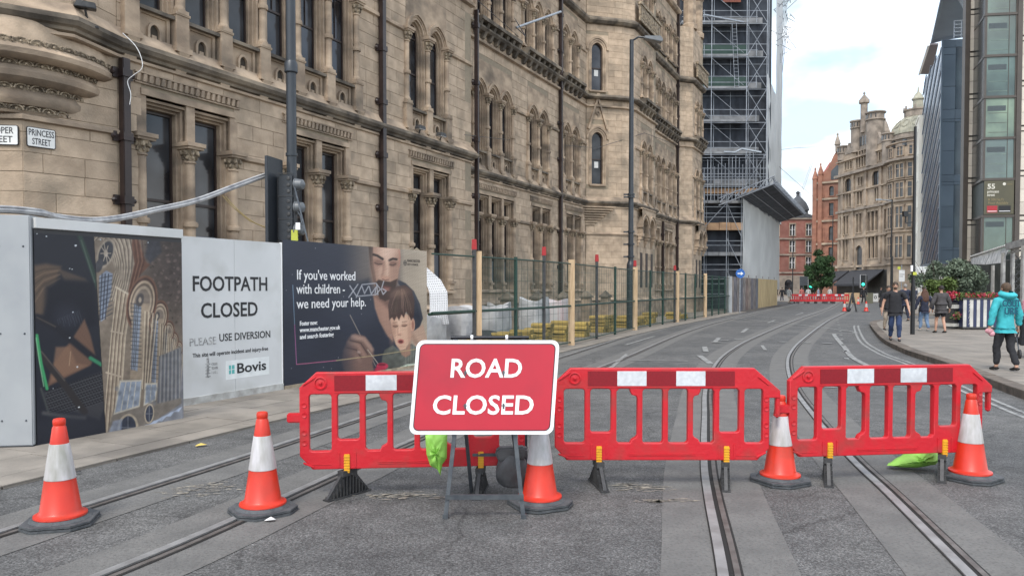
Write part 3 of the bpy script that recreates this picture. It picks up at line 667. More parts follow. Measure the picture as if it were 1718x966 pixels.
# ---- plan lines and mouldings
PATH = [(10.8, 1.65), (14.19, -.30), (15.2, 0), (28.0, 0), (28.0, V3), (42.45, V3), (43.78, .02), (44.4, V6), (48.4, V6), (48.4, V7), (55.3, V7), (56.2, -.75), (59.1, -.75), (59.1, 1)]
def cut(p0i, p1i): return PATH[p0i:p1i]
col_moulding(PATH, [(0, 5.93), (.07, 5.95), (.09, 6.0), (.15, 6.03), (.20, 6.10), (.19, 6.17), (0, 6.27), (-.1, 6.27), (-.1, 5.93)], SOOT, 'string_course', TH)
col_moulding(PATH, [(0, 5.84), (.05, 5.86), (.05, 5.91), (0, 5.925), (-.05, 5.925), (-.05, 5.84)], STONE_M, 'string_course', TH)
col_moulding(PATH, [(0, 6.272), (.16, 6.19), (.13, 6.24), (0, 6.42), (-.05, 6.42)], STONE_M, 'weathering', TH)
for seg in ([(28.0, V3), (42.45, V3), (43.78, .02), (44.4, V6), (48.4, V6), (48.4, V7), (55.3, V7), (56.2, -.75), (59.1, -.75), (59.1, 1)], [(15.2, 0), (28.0, 0), (28.0, 1.5)]):
    col_moulding(seg, [(0, 11.02), (.12, 11.06), (.13, 11.14), (.05, 11.16), (-.1, 11.16), (-.1, 11.02)], STONE_M, 'string_course', TH)
    col_moulding(seg, [(0, 11.42), (.22, 11.46), (.30, 11.54), (.28, 11.62), (0, 11.74), (-.1, 11.74), (-.1, 11.42)], SOOT, 'cornice', TH)
col_moulding([(28.0, V3), (42.45, V3), (43.78, .02), (44.4, V6), (48.4, V6), (48.4, V7), (55.3, V7), (56.2, -.75), (59.1, -.75)], [(0, 15.3), (.15, 15.34), (.26, 15.46), (.26, 15.56), (0, 15.74), (-.1, 15.74), (-.1, 15.3)], SOOT, 'cornice', TH)
col_moulding([(42.45, V3), (43.78, .02), (44.4, V6), (48.4, V6), (48.4, V7), (55.3, V7)], [(0, 19.6), (.15, 19.64), (.26, 19.76), (.26, 19.86), (0, 20.0), (-.1, 20.0), (-.1, 19.6)], STONE_M, 'cornice', TH)
# impost bands between window groups
def band(pairs, v, z, h=.13, out=.07, m=STONE_M):
    for (a, b) in pairs:
        mb = MB(); mb.prism([(v-out, z), (v-out, z+h*.6), (v-.0, z+h), (v+.05, z+h), (v+.05, z-.03), (v, z-.03)], a, b, 'x'); mb.build('impost_band', m, TH)
band([(15.2, 15.52), (18.04, 19.29), (21.81, 24.34), (26.86, 28.0)], 0, 4.44); band([(28.0, 30.9), (34.42, 35.74), (38.2, 39.64), (42.1, 42.45)], V3, 4.44)
band([(22.13, 24.1), (26.58, 28.0)], 0, 9.08); band([(28.0, 30.6), (34.17, 35.35), (37.83, 39.2), (41.68, 42.45)], V3, 9.08)
band([(34.2, 34.85), (38.3, 39.05), (41.4, 42.45)], V3, 13.8)
col_moulding([(42.45, V3), (43.78, .02), (44.4, V6), (45.0, V6)], [(0, 4.44), (.07, 4.46), (.07, 4.52), (0, 4.57), (-.05, 4.5)], STONE_M, 'impost_band', TH)
col_moulding([(11.77, 3.1), (13.68, .27), (15.2, 0)], [(0, 4.44), (.07, 4.46), (.07, 4.52), (0, 4.57), (-.05, 4.5)], STONE_M, 'impost_band', TH)
band([(44.6, 45.4), (47.9, 48.4)], V6, 9.08); band([(48.4, 48.85), (54.9, 55.3)], V7, 9.08); band([(56.2, 56.75), (58.95, 59.1)], -.75, 9.08); band([(48.4, 49.15), (51.45, 52.15), (54.45, 55.3)], V7, 4.44)
# plinth
for p in ([(15.2, 0), (28.0, 0), (28.0, V3), (42.45, V3), (43.78, .02), (44.4, V6), (48.4, V6), (48.4, V7), (55.3, V7), (56.2, -.75), (59.1, -.75)],):
    col_moulding(p, [(0, .96), (.16, .98), (.2, 1.04), (.06, 1.16), (0, 1.16), (-.05, 1.0)], STONE_M, 'plinth_moulding', TH)
    col_moulding(p, [(0, 0), (.12, 0), (.12, .95), (0, .955), (-.05, .5)], STONE_M, 'plinth', TH)
# corbels under the second floor sills (recess and far stretch)
for (u0, u1, v) in ((30.8, 34.2, V3), (34.9, 38.3, V3), (39.1, 41.5, V3), (45.4, 47.9, V6), (48.9, 52.3, V7), (52.6, 55.0, V7), (56.7, 59.2, -.75)):
    mb = MB(); mb.box(u0, u1, v-.42, v, 11.76, 11.90); mb.build('balcony_slab', SOOT, TH)
    n = int((u1-u0)/.55)
    for i in range(n+1):
        x = u0+.08+i*(u1-u0-.16)/n; mb = MB(); mb.prism([(v-.36, 11.755), (v, 11.755), (v, 11.2), (v-.12, 11.25), (v-.30, 11.6)], x-.09, x+.09, 'x'); mb.build('corbel', SOOT, TH)
# balustrade panels upper storeys far
for (u0, u1, v) in ((44.5, 48.3, V6), (56.3, 59.5, -.75)):
    mb = MB(); mb.box(u0, u1, v-.3, v-.2, 15.76, 16.7); mb.box(u0-.05, u1+.05, v-.36, v-.15, 16.6, 16.75)
    for i in range(int((u1-u0)/.4)): mb.box(u0+.1+i*.4, u0+.3+i*.4, v-.33, v-.29, 15.95, 16.45)
    mb.build('balustrade', CARVE, TH)
# pinnacles near the scaffold
for (u, v, z0, z1, r_) in ((58.6, -.4, 19, 24, .42), (56.6, -.4, 19, 23, .42)):
    mb = MB(); mb.lathe([(r_*1.25, z0), (r_*1.25, z0+.3), (r_, z0+.4), (r_, z0+(z1-z0)*.5), (r_*1.3, z0+(z1-z0)*.53), (r_*.9, z0+(z1-z0)*.58), (.05, z1-.3), (.13, z1-.2), (.03, z1)], u, v, 8); mb.build('pinnacle', STONE_M, TH)

# ---- stones: nearest as parts, the rest joined
def camd(S):
    M = S[1]; p = M @ Vector(((S[2]+S[3])/2, 0, (S[4]+S[5])/2)); X = -14.07+p.x*UX-p.y*UY; Y = p.x*UY+p.y*UX; Z = p.z
    if Y < 3: return 1e9
    px = 859+1240*X/Y; py = 483-1240*(Z-1.67)/Y
    if not (-30 < px < 1200 and -20 < py < 560): return 1e6+Y
    hid = 0
    if px < 720 and py > 398: hid = 1e5
    return hid+Y
STONES.sort(key=camd); us = {}
rest = MB()
ub = MB().block(-.5, .5, 0, .03, -.5, .5, .008).mesh('stone'); ub.materials.append(STONE)
for k, S in enumerate(STONES):
    _, M, x0, x1, z0, z1 = S; pr_ = random.uniform(-.002, .004)
    if k < 285:
        o = bpy.data.objects.new('stone', ub); COL.objects.link(o); o.parent = TH
        o.location = M @ Vector(((x0+x1)/2, pr_, (z0+z1)/2)); o.rotation_euler = (0, 0, math.atan2(M[1][0], M[0][0])); o.scale = (x1-x0, 1, z1-z0)
    else:
        rest.M = M; rest.block(x0, x1, pr_, .03, z0, z1, .006)
rest.M = None
me = rest.rawmesh('stonework'); me.materials.append(STONE); o = bpy.data.objects.new('stonework', me); COL.objects.link(o); o.parent = TH; o['kind'] = 'stuff'
BACK.build('wall', MORTAR, TH, raw=True)
# dark mass behind (keeps sky light out of the openings)
mb = MB(); mb.prism([(12.6, 3.4), (13.9, 1.2), (28.5, 1.2), (29.5, 2.4), (43.2, 2.5), (45, .9), (59, .9), (59, 14), (9.5, 14)], .0, 15.0, 'z'); 
mb.build('interior', mat('interior_dark', (.02, .018, .016), .9), TH)
mb = MB(); mb.prism([(28.2, 2.2), (42.9, 2.2), (44, .5), (55, .6), (59.4, .2), (59.4, 14), (28.2, 14)], 15.0, 19.0, 'z'); mb.prism([(42.9, 2.2), (44, .5), (55, .6), (55, 14), (42.9, 14)], 19.001, 23, 'z')
mb.build('upper_mass', STONE, TH)
# ---- rainwater pipes with brackets
def downpipe(u, v, z0, z1, step=1.55, w=.15):
    mb = MB(); mb.box(u-w/2, u+w/2, v-.17, v-.03, z0, z1); o = mb.build('downpipe', PIPE, TH, bevel=.012)
    z = z0+.9
    while z < z1:
        b = MB(); b.box(u-w/2-.02, u+w/2+.02, v-.195, v-.01, z, z+.14)
        for sx in (-1, 1):
            b.box(u+sx*(w/2+.07)-.05, u+sx*(w/2+.07)+.05, v-.06, v-.01, z-.02, z+.16); b.ball((u+sx*(w/2+.12), v-.05, z+.07), .05, 6, 4)
        b.build('pipe_bracket', PIPE, o); z += step
downpipe(15.27, 0, 0, 5.84, 1.15, .155); downpipe(23.0, 0, 0, 11.0, 1.45, .17); downpipe(38.95, V3, 0, 19, 1.7, .18); downpipe(55.1, V7, 0, 22, 2, .18); downpipe(51.6, V7, 0, 5.8, 2, .14); downpipe(28.2, -.0, 0, 11, 1.9, .1)
# ---- corbelled oriel base at the corner (half-round rings) and turret wall above
cc_ = Vector((14.15, 1.4))
def ring(prof, name, m, n=56):
    mb = MB(); mb.lathe(prof, cc_.x, cc_.y, n, close=False); return mb.build(name, m, TH, smooth=True)
ring([(1.0, 4.52), (1.22, 4.56), (1.24, 4.60)], 'corbel_underside', STONE_M)
ring([(1.20, 4.68), (1.30, 4.69), (1.355, 4.76), (1.36, 4.84), (1.33, 4.90), (1.33, 4.93)], 'corbel_ring', STONE_M)
ring([(1.33, 5.0), (1.44, 5.02), (1.53, 5.1), (1.545, 5.19), (1.50, 5.26), (1.47, 5.29)], 'corbel_ring', STONE_M)
ring([(1.47, 5.36), (1.60, 5.36), (1.69, 5.43), (1.71, 5.51), (1.66, 5.57), (1.64, 5.6)], 'corbel_ring', STONE_M)
ring([(1.62, 5.68), (1.60, 5.95), (1.58, 6.05)], 'corbel_drum', STONE)
def leaf_ring(rr, z, n, s):
    mb = MB(); mb.lathe([(rr-.04, z-.05), (rr-.04, z+.05)], cc_.x, cc_.y, 48, close=False)
    for k in range(n):
        t = 2*math.pi*k/n; x, y = cc_.x+rr*math.cos(t), cc_.y+rr*math.sin(t); tx, ty = -math.sin(t), math.cos(t)
        pts = [(x+tx*s*q, y+ty*s*q, z-.035+.075*math.sqrt(max(0, 1-q*q))) for q in (-1, -.8, -.4, 0, .4, .8, 1)]
        mb.tube(pts, .014, 5); mb.ball((x, y, z-.015), .022, 6, 4); mb.ball((x+tx*s, y+ty*s, z+.02), .018, 6, 4)
    mb.build('carved_ring', CARVE, TH, smooth=True)
leaf_ring(1.27, 4.64, 34, .10); leaf_ring(1.37, 4.965, 38, .10); leaf_ring(1.51, 5.325, 42, .10); leaf_ring(1.655, 5.64, 44, .11)
# ================================================================ FOREGROUND: barriers, cones, road closed sign, bags
RED = mat('barrier_red', (.56, .012, .022), .42, col2=(.49, .010, .020), scale=5, detail=8, c3=(.27, .04, .035), s3=5, bump=.12, bscale=30, coat=.05)
REDR = mat('reflective_red', (.24, .007, .016), .3, col2=(.20, .006, .013), scale=60)
WHR = mat('reflective_white', (.62, .64, .66), .4, col2=(.52, .54, .57), scale=30, c3=(.40, .41, .43), s3=5)
YEL = mat('yellow_plastic', (.75, .38, .02), .45, scale=20)
BLKP = mat('black_plastic', (.028, .028, .03), .55, col2=(.05, .05, .05), scale=12, bump=.2)
def panel_with_holes(outline, holes, y0, y1, name, m, parent, bevel=.006):
    cu = bpy.data.curves.new('p', 'CURVE'); cu.dimensions = '2D'; cu.fill_mode = 'BOTH'; cu.extrude = (y1-y0)/2; cu.bevel_depth = bevel; cu.bevel_resolution = 1; cu.offset = -bevel
    for poly in [outline]+holes:
        sp = cu.splines.new('POLY'); sp.points.add(len(poly)-1); sp.use_cyclic_u = True
        for p, q in zip(sp.points, poly): p.co = (q[0], q[1], 0, 1)
    o = bpy.data.objects.new('p', cu); COL.objects.link(o); me0 = bpy.data.meshes.new_from_object(o.evaluated_get(bpy.context.evaluated_depsgraph_get()))
    bpy.data.objects.remove(o); bpy.data.curves.remove(cu)
    vs = [(v.co.x, (y0+y1)/2-v.co.z, v.co.y) for v in me0.vertices]; fs = [tuple(p.vertices) for p in me0.polygons]; bpy.data.meshes.remove(me0)
    mb = MB(); mb.add(vs, fs); o = mb.build(name, m, parent, smooth=True); return o
def rrect(x0, x1, z0, z1, r=.025, n=3):
    out = []
    for cx, cz, a in ((x1-r, z1-r, 0), (x0+r, z1-r, 90), (x0+r, z0+r, 180), (x1-r, z0+r, 270)):
        for k in range(n+1): t = R(a+90*k/n); out.append((cx+r*math.cos(t), cz+r*math.sin(t)))
    return out
def barrier(label, hooked=True, tongue=True):
    """plastic pedestrian barrier, 1.80 m panel + tongue; origin at the panel's left foot on the ground; x to the right"""
    t = thing('road_barrier', label, 'barrier', group='red plastic barriers across the road')
    Wd = 1.80; z0, z1 = .225, 1.0; c = .13
    out = [(.10, z0), (Wd-.10, z0), (Wd, z0+.10), (Wd, z1-.25), (Wd+.09, z1-.25), (Wd+.09, z1-.19), (Wd-.13, z1), (.13, z1), (0, z1-.12), (0, z0+.11)]
    holes = []
    xs = [(.075, .250), (.297, .470), (.517, .690), (.735, .905), (.950, 1.115), (1.160, 1.335), (1.380, 1.545), (1.590, 1.745)]
    for i, (a, b) in enumerate(xs):
        lo = .46 if i in (1, 6) else .37; hi = .825
        if i == 2:
            holes.append([(a+.02, hi), (a, hi-.02), (a, lo+.02), (a+.02, lo), (b-.06, lo), (b-.045, lo+.03), (b-.01, lo+.05), (b, lo+.07), (b, hi-.08), (b-.01, hi-.06), (b-.045, hi-.05), (b-.06, hi-.02), (b-.065, hi)])
        elif i == 5:
            holes.append([(a+.065, hi), (a+.06, hi-.02), (a+.045, hi-.05), (a+.01, hi-.06), (a, hi-.08), (a, lo+.07), (a+.01, lo+.05), (a+.045, lo+.03), (a+.06, lo), (b-.02, lo), (b, lo+.02), (b, hi-.02), (b-.02, hi)])
        else: holes.append(rrect(a, b, lo, hi))
    p = panel_with_holes(out, holes, -.022, .022, 'panel', RED, t, .008)
    # moulded relief: ribs, studs, edge beads
    rb = MB()
    for x in (.038, 1.772):
        for z in (.44, .52, .66, .74): rb.M = Matrix.Translation((x, -.030, z)) @ Matrix.Rotation(R(90), 4, 'X'); rb.lathe([(.020, -.004), (.020, .006), (.010, .002)], n=10)
    rb.M = None
    for (a, b) in (((.03, .90), (.13, .965)), ((.03, .28), (.11, .245)), ((1.69, .25), (1.77, .29)), ((1.70, .93), (1.79, .86))): rb.tube([(a[0], -.031, a[1]), (b[0], -.031, b[1])], .008, 6)
    rb.box(.62, 1.18, -.034, -.01, .262, .268); rb.box(.04, .25, -.033, -.01, .262, .267); rb.box(1.50, 1.72, -.033, -.01, .262, .267)
    rb.box(.62, 1.18, -.034, -.01, .275, .280)
    rb.box(.27, 1.53, -.035, -.012, .836, .845)
    for x in (.30, .43, 1.37, 1.50): rb.box(x, x+.014, -.035, -.01, .24, .36)
    rb.build('moulded_ribs', RED, p, smooth=True)
    st = MB(); st.M = Matrix.Translation((.165, -.030, .915)) @ Matrix.Rotation(R(90), 4, 'X'); st.lathe([(.052, -.003), (.052, .007), (.043, .009), (.036, -.001), (.014, .002), (.010, .014), (.004, .016)], n=18); st.build('round_boss', RED, t, smooth=True)
    x = .275; n_ = 0
    for k, m in enumerate((REDR, WHR, REDR, WHR, REDR)):
        b = MB(); b.box(x, x+.244, -.034, -.018, .852, .975); b.build('reflective_panel', m, t); x += .2465
    if tongue:      # linking hook on the right end
        h = MB(); h.box(Wd+.055, Wd+.09, -.022, .022, .60, .76); h.ball((Wd+.072, 0, .60), .024, 8, 5)
        h.build('link_hook', RED, t, bevel=.006)
    tn = MB(); tn.box(-.10, .02, -.028, .028, .60, .675); tn.build('link_socket', RED, t, bevel=.01)
    for x in (.37, 1.44):
        y = MB(); y.box(x-.022, x+.022, -.040, .03, .195, .345)
        for k in range(6): y.box(x-.024, x+.024, -.046, -.038, .21+k*.022, .222+k*.022)
        y.build('foot_clip', YEL, t, bevel=.003)
    return t
def add_foot(t, x, yaw, lean=0):
    M = Matrix.Translation((x, 0, 0)) @ Matrix.Rotation(yaw, 4, 'Z')
    mb = MB(); mb.M = M
    w = .028
    mb.prism([(-.21, 0), (.21, 0), (.21, .02), (.05, .21), (-.05, .21), (-.21, .02)], -w*.5, w*.5, 'x')
    mb.box(-w-.008, w+.008, -.22, .22, 0, .016)
    for k in range(-6, 7):
        z = .02+max(0, .19-abs(k)*.030); mb.box(-w-.005, w+.005, k*.032-.004, k*.032+.004, 0, z)
    mb.box(-w-.004, w+.004, -.075, .075, .17, .215)
    mb.build('foot', BLKP, t)
# placements (x, y of the left end, heading)
def place(t, x, y, rz): t.location = (x, y, 0); t.rotation_euler = (0, 0, rz); return t
b1 = place(barrier('red plastic road barrier left of and partly behind the road closed sign'), -1.69, 5.87, R(5)); add_foot(b1, .37, R(-42)); add_foot(b1, 1.44, R(-12))
b2 = place(barrier('red plastic road barrier in the middle, just right of the road closed sign'), .36, 6.20, R(0)); add_foot(b2, .37, R(8)); add_foot(b2, 1.44, R(-14))
b3 = place(barrier('red plastic road barrier on the right with its loose end hook hanging down'), 2.36, 6.30, R(7)); add_foot(b3, .37, R(-27)); add_foot(b3, 1.44, R(-37))
# ---- cones
CRED = mat('cone_orange_red', (.60, .030, .010), .42, col2=(.52, .024, .009), scale=6, c3=(.42, .03, .012), s3=7, coat=.05)
CWH = mat('cone_sleeve', (.50, .48, .49), .45, col2=(.36, .345, .33), scale=16, detail=8, c3=(.22, .22, .18), s3=11, stretch=(1, 1, .25))
CBASE = mat('cone_rubber', (.045, .05, .055), .7, col2=(.08, .085, .09), scale=14, bump=.3)
def cone(label):
    t = thing('traffic_cone', label, 'traffic cone', group='traffic cones in front of the barriers')
    r = lambda z: .135-(z-.07)*(.135-.042)/(.70-.07)
    def ring(name, prof, m, n=36): mb = MB(); mb.lathe(prof, n=n); return mb.build(name, m, t, smooth=True)
    ring('cone_body', [(.165, .058), (.170, .066), (.168, .078), (.146, .086), (r(.10)+.001, .10), (r(.325), .325)], CRED)
    ring('reflective_sleeve', [(r(.325)+.001, .325), (r(.325)+.003, .328), (r(.575)+.003, .572), (r(.575)+.001, .575)], CWH)
    ring('cone_top', [(r(.575), .575), (r(.69), .69), (r(.69)-.004, .695), (r(.69)-.006, .702), (.040, .707), (.041, .735), (.036, .748), (.022, .752)], CRED)
    mb = MB(); a, c = .225, .10
    oc = [(-a, -a+c), (-a+c, -a), (a-c, -a), (a, -a+c), (a, a-c), (a-c, a), (-a+c, a), (-a, a-c)]
    mb.prism(oc, .004, .022, 'z'); mb.prism([(x*.985, y*.985) for x, y in oc], .026, .042, 'z'); mb.prism([(x*.93, y*.93) for x, y in oc], .022, .027, 'z')
    mb.lathe([(.20, .042), (.175, .060), (.168, .062)], n=28)
    mb.build('rubber_base', CBASE, t, bevel=.004)
    return t
c0 = cone('traffic cone farthest left, in front of the black hoarding')
CONES = [(-3.20, 5.20, R(15), None), (-1.86, 5.48, R(38), 'traffic cone at the left end of the first barrier, beside the tram rail'), (.215, 5.66, R(25), 'traffic cone tucked behind the right leg of the road closed sign'),
         (2.31, 6.33, R(28), 'traffic cone in the gap between the middle and right hand barriers'), (4.01, 6.43, R(33), 'traffic cone in front of the right end of the last barrier')]
for i, (x, y, a, lb) in enumerate(CONES):
    if i == 0: c0.location = (x, y, 0); c0.rotation_euler = (0, 0, a)
    else: copy_thing(c0, (x, y, 0), a, lb)
# ---- ROAD CLOSED sign
SRED = mat('sign_red', (.46, .010, .030), .38, col2=(.40, .009, .026), scale=1.6, coat=.1, c3=(.32, .012, .028), s3=2.2)
SWHITE = mat('sign_white', (.80, .80, .80), .4, col2=(.74, .74, .74), scale=8)
SFR = mat('frame_grey', (.07, .078, .09), .45, metal=.5, col2=(.11, .12, .13), scale=15)
sg = thing('road_closed_sign', 'red road closed sign with white border on a grey A-frame', 'road sign', (-.20, 5.36, 0))
SH = .075
def rr(w, h, r, z0, n=5): return [(x+SH*(z-z0-h/2), z) for x, z in rrect(-w/2, w/2, z0, z0+h, r, n)]
TL = Matrix.Translation((0, 0, .61)) @ Matrix.Rotation(R(-6), 4, 'X') @ Matrix.Translation((0, 0, -.61))
def plate(poly, y0, y1, name, m, par):
    mb = MB(); mb.M = TL; mb.prism(poly, y0, y1, 'y'); return mb.build(name, m, par)
Z0 = .605
pl = plate(rr(1.05, .685, .055, Z0), -.004, .012, 'sign_plate', SWHITE, sg)
plate(rr(.985, .62, .035, Z0+.0325), -.0062, -.002, 'red_face', SRED, pl)
plate(rr(1.0, .635, .04, Z0+.025), -.0052, -.0045, 'border_line', mat('border_grey', (.08, .02, .03), .5), pl)
for txt, zc, wd in (('ROAD', Z0+.415, .52), ('CLOSED', Z0+.148, .735)):
    mb = text_mb(txt, .192, .001, .0035, 'CENTER', wd); mb2 = MB(); mb2.M = TL
    sz = 1.0
    mb2.add([(x+SH*(z+zc-Z0-.34)+(.0 if txt == 'ROAD' else .0), y-.0085, z+zc) for x, y, z in mb.v], mb.f); mb2.build('lettering', SWHITE, pl)
sc_ = MB(); sc_.M = TL
for x, z in ((-.14, .455), (.14, .455), (-.14, .215), (.14, .215)):
    sc_.box(x-.008, x+.004, -.011, -.008, Z0+z-.03, Z0+z+.008); sc_.box(x-.018, x+.012, -.0105, -.008, Z0+z-.01, Z0+z-.004)
sc_.build('rivets', SFR, pl)
L_ = MB()
for sx in (-1, 1): L_.bar((sx*.245+.03*sx, -.03, .01), (sx*.215, .03, .62), .028)
for sx in (-1, 1):
    o = MB(); o.bar((sx*.282, -.03, .015), (sx*.215, .045, .66), .030); o.bar((sx*.284, -.032, 0), (sx*.283, -.032, .03), .04); o.build('leg', SFR, sg)
for sx in (-1, 1):
    o = MB(); o.bar((sx*.21+.08, .62, .015), (sx*.16-.01, .06, .95), .026); o.build('back_leg', SFR, sg)
o = MB(); o.bar((-.285, -.03, .155), (.285, -.03, .155), .026, .034); o.build('crossbar', SFR, sg)
o = MB(); o.bar((-.12, .60, .32), (.30, .60, .32), .022); o.build('crossbar', SFR, sg)
o = MB(); o.bar((-.40, .05, .75), (.40, .05, .75), .03); o.bar((-.40, .1, 1.1), (.40, .1, 1.1), .03); o.build('back_rail', SFR, sg)
# grey sandbag slung behind the sign legs
def blob(name, c, rad, m, parent=None, seed=0, n=26, k=16, amp=.12, sx=1, sy=1, sz=1, flat=None):
    rnd = random.Random(seed); ph = [(rnd.uniform(0, 6), rnd.uniform(2, 7), rnd.uniform(2, 6), rnd.uniform(.4, 1)) for _ in range(6)]
    vs = []; fs = []
    for i in range(k+1):
        p = math.pi*i/k
        for j in range(n):
            t = 2*math.pi*j/n
            d = 1+amp*sum(a*math.sin(f1*t*1+ph0)*math.sin(f2*p) if False else a*math.sin(round(f1)*t+ph0+f2*p) for ph0, f1, f2, a in ph)/3*math.sin(p)
            x, y, z = rad*sx*d*math.sin(p)*math.cos(t), rad*sy*d*math.sin(p)*math.sin(t), rad*sz*d*math.cos(p)
            if flat is not None: z = max(z, -flat)
            vs.append((x, y, z))
    for i in range(k):
        for j in range(n): fs.append((i*n+j, i*n+(j+1) % n, (i+1)*n+(j+1) % n, (i+1)*n+j))
    mb = MB(); mb.add(vs, fs); o = mb.build(name, m, parent, smooth=True); o.location = c; return o
GBAG = mat('grey_sack', (.105, .105, .108), .8, col2=(.07, .07, .072), scale=7, bump=.7, bscale=12)
sb = blob('sandbag', (.0, 5.93, .20), .13, GBAG, seed=3, sx=1.0, sy=.7, sz=1.15, amp=.16, flat=.135)
mb = MB(); mb.prism([(-.11, .08), (.11, .09), (.13, .175), (.10, .20), (-.10, .19), (-.14, .16)], -.05, .05, 'y'); mb.build('folded_top', GBAG, sb, bevel=.015)
mb = MB(); mb.prism([(.10, -.08), (.24, -.125), (.22, -.09), (.12, -.02)], -.06, .06, 'y'); mb.build('spilled_corner', BLACK, sb, bevel=.01)
tag(sb, 'slumped grey sandbag behind the legs of the road closed sign', 'sandbag')
# green bag hanging on barrier, green bag on ground
LIME = mat('lime_fabric', (.30, .60, .10), .6, col2=(.20, .45, .06), scale=4, bump=.5, bscale=9)
def cloth(name, outline, c, m, depth=.05, seed=1, wr=8):
    """hanging puffy cloth: polygon outline in xz, bulged towards the viewer"""
    n = 14; P = outline; cx = sum(p[0] for p in P)/len(P); cz = sum(p[1] for p in P)/len(P); rnd = random.Random(seed)
    rings = 7; vs = []; fs = []; m_ = len(P)*4; E = []
    for i in range(len(P)):
        for k in range(4):
            a, b = P[i], P[(i+1) % len(P)]; t = k/4; E.append((a[0]*(1-t)+b[0]*t, a[1]*(1-t)+b[1]*t))
    for side in (-1, 1):
        base = len(vs)
        for r_ in range(rings+1):
            f = r_/rings
            for (x, z) in E:
                w = math.sqrt(max(0, 1-f*f)); X = cx+(x-cx)*f; Z = cz+(z-cz)*f
                ridge = .012*math.sin(x*55+z*20+seed)*math.sin(f*9)+.01*math.sin(z*60+seed)
                vs.append((X, side*(depth*w+ridge*w), Z))
        for r_ in range(rings):
            for j in range(m_): a = base+r_*m_+j; b = base+r_*m_+(j+1) % m_; fs.append((a, b, b+m_, a+m_))
    mb = MB(); mb.add(vs, fs); o = mb.build(name, m, None, smooth=True); o.location = c; return o
hb = cloth('hanging_bag', [(-.085, .15), (-.03, .165), (.0, .155), (.09, .165), (.085, -.03), (.05, -.08), (.035, -.17), (.01, -.12), (-.045, -.09), (-.075, .0)], (-.60, 5.80, .36), LIME, .05, 2)
tag(hb, 'lime green bag hanging on the barrier left of the sign leg', 'bag')
gb = cloth('bag', [(-.24, -.11), (-.14, -.05), (-.03, .03), (.10, .06), (.20, .03), (.26, -.03), (.20, -.10), (.02, -.13), (-.14, -.125)], (3.70, 6.78, .145), LIME, .10, 5)
tag(gb, 'lime green bag lying on the road behind the right hand barrier', 'bag')
# rear black A-frame top bar
fr2 = thing('folding_frame', 'black steel frame standing behind the road closed sign, top bar showing', 'frame', (-.22, 7.0, 0))
BF = mat('black_frame', (.02, .022, .028), .4, metal=.4, scale=8)
o = MB(); o.tube([(-.36, 0, 1.20), (.38, 0, 1.20)], .018, 10); o.build('top_bar', BF, fr2, smooth=True)
for x in (-.31, .33):
    o = MB(); o.bar((x, 0, 1.19), (x+.02*(1 if x > 0 else -1), -.10, 0), .035); o.build('leg', BF, fr2)
for x in (-.16, .17):
    o = MB(); o.tube([(x-.012, 0, 1.20), (x+.012, 0, 1.20)], .024, 10); o.build('collar', SWHITE, fr2)
o = MB(); o.bar((-.35, -.05, .7), (.37, -.05, .7), .03); o.build('crossbar', BF, fr2)
# litter and stains
PAPER = mat('litter_paper', (.72, .72, .70), .8, scale=9); YPAP = mat('yellow_paper', (.62, .45, .10), .8, scale=9)
def litter(x, y, w, m, lb, rz=0):
    mb = MB(); mb.add([(-w,-w*.5,.004),(w*.9,-w*.6,.012),(w*1.1,w*.4,.004),(0,w*.7,.02),(-w*.8,w*.4,.006)], [(0,1,3,4),(1,2,3)]); o = mb.build('litter', m); o.location = (x, y, .012); o.rotation_euler = (0, 0, rz); tag(o, lb, 'litter')
litter(-1.73, 5.24, .035, PAPER, 'scrap of white paper beside the second cone'); litter(-3.28, 7.75, .055, YPAP, 'yellow leaflet on the road near the white hoarding', .4)
litter(-3.9, 6.6, .03, BLACK, 'dark scrap on the road by the first cone')
STN = mat('dried_dust', (.36, .32, .26), .95, col2=(.17, .155, .135), scale=25, detail=6, wlo=.4, whi=.6)
for (x, y, w, h, n, s_) in ((-.9, 5.9, .40, .10, 16, 2), (1.05, 6.15, .34, .11, 14, 4), (-2.55, 6.1, .32, .22, 16, 6), (1.2, 5.75, .30, .06, 12, 9)):
    rnd = random.Random(s_); mb = MB()
    for k in range(n*4):
        px_, py_ = x+rnd.gauss(0, w*.45), y+rnd.gauss(0, h*.5); a = rnd.uniform(.015, .07); b = rnd.uniform(.003, .010)
        mb.add([(px_+a*math.cos(t)*rnd.uniform(.6, 1.2), py_+b*math.sin(t)*rnd.uniform(.5, 1.3), .0066) for t in [i*math.pi/4 for i in range(8)]], [tuple(range(8))])
    o = mb.build('dust_streaks', STN, raw=True); o['kind'] = 'stuff'; tag(o, 'pale scuffed dust streaks on the asphalt', 'stain')
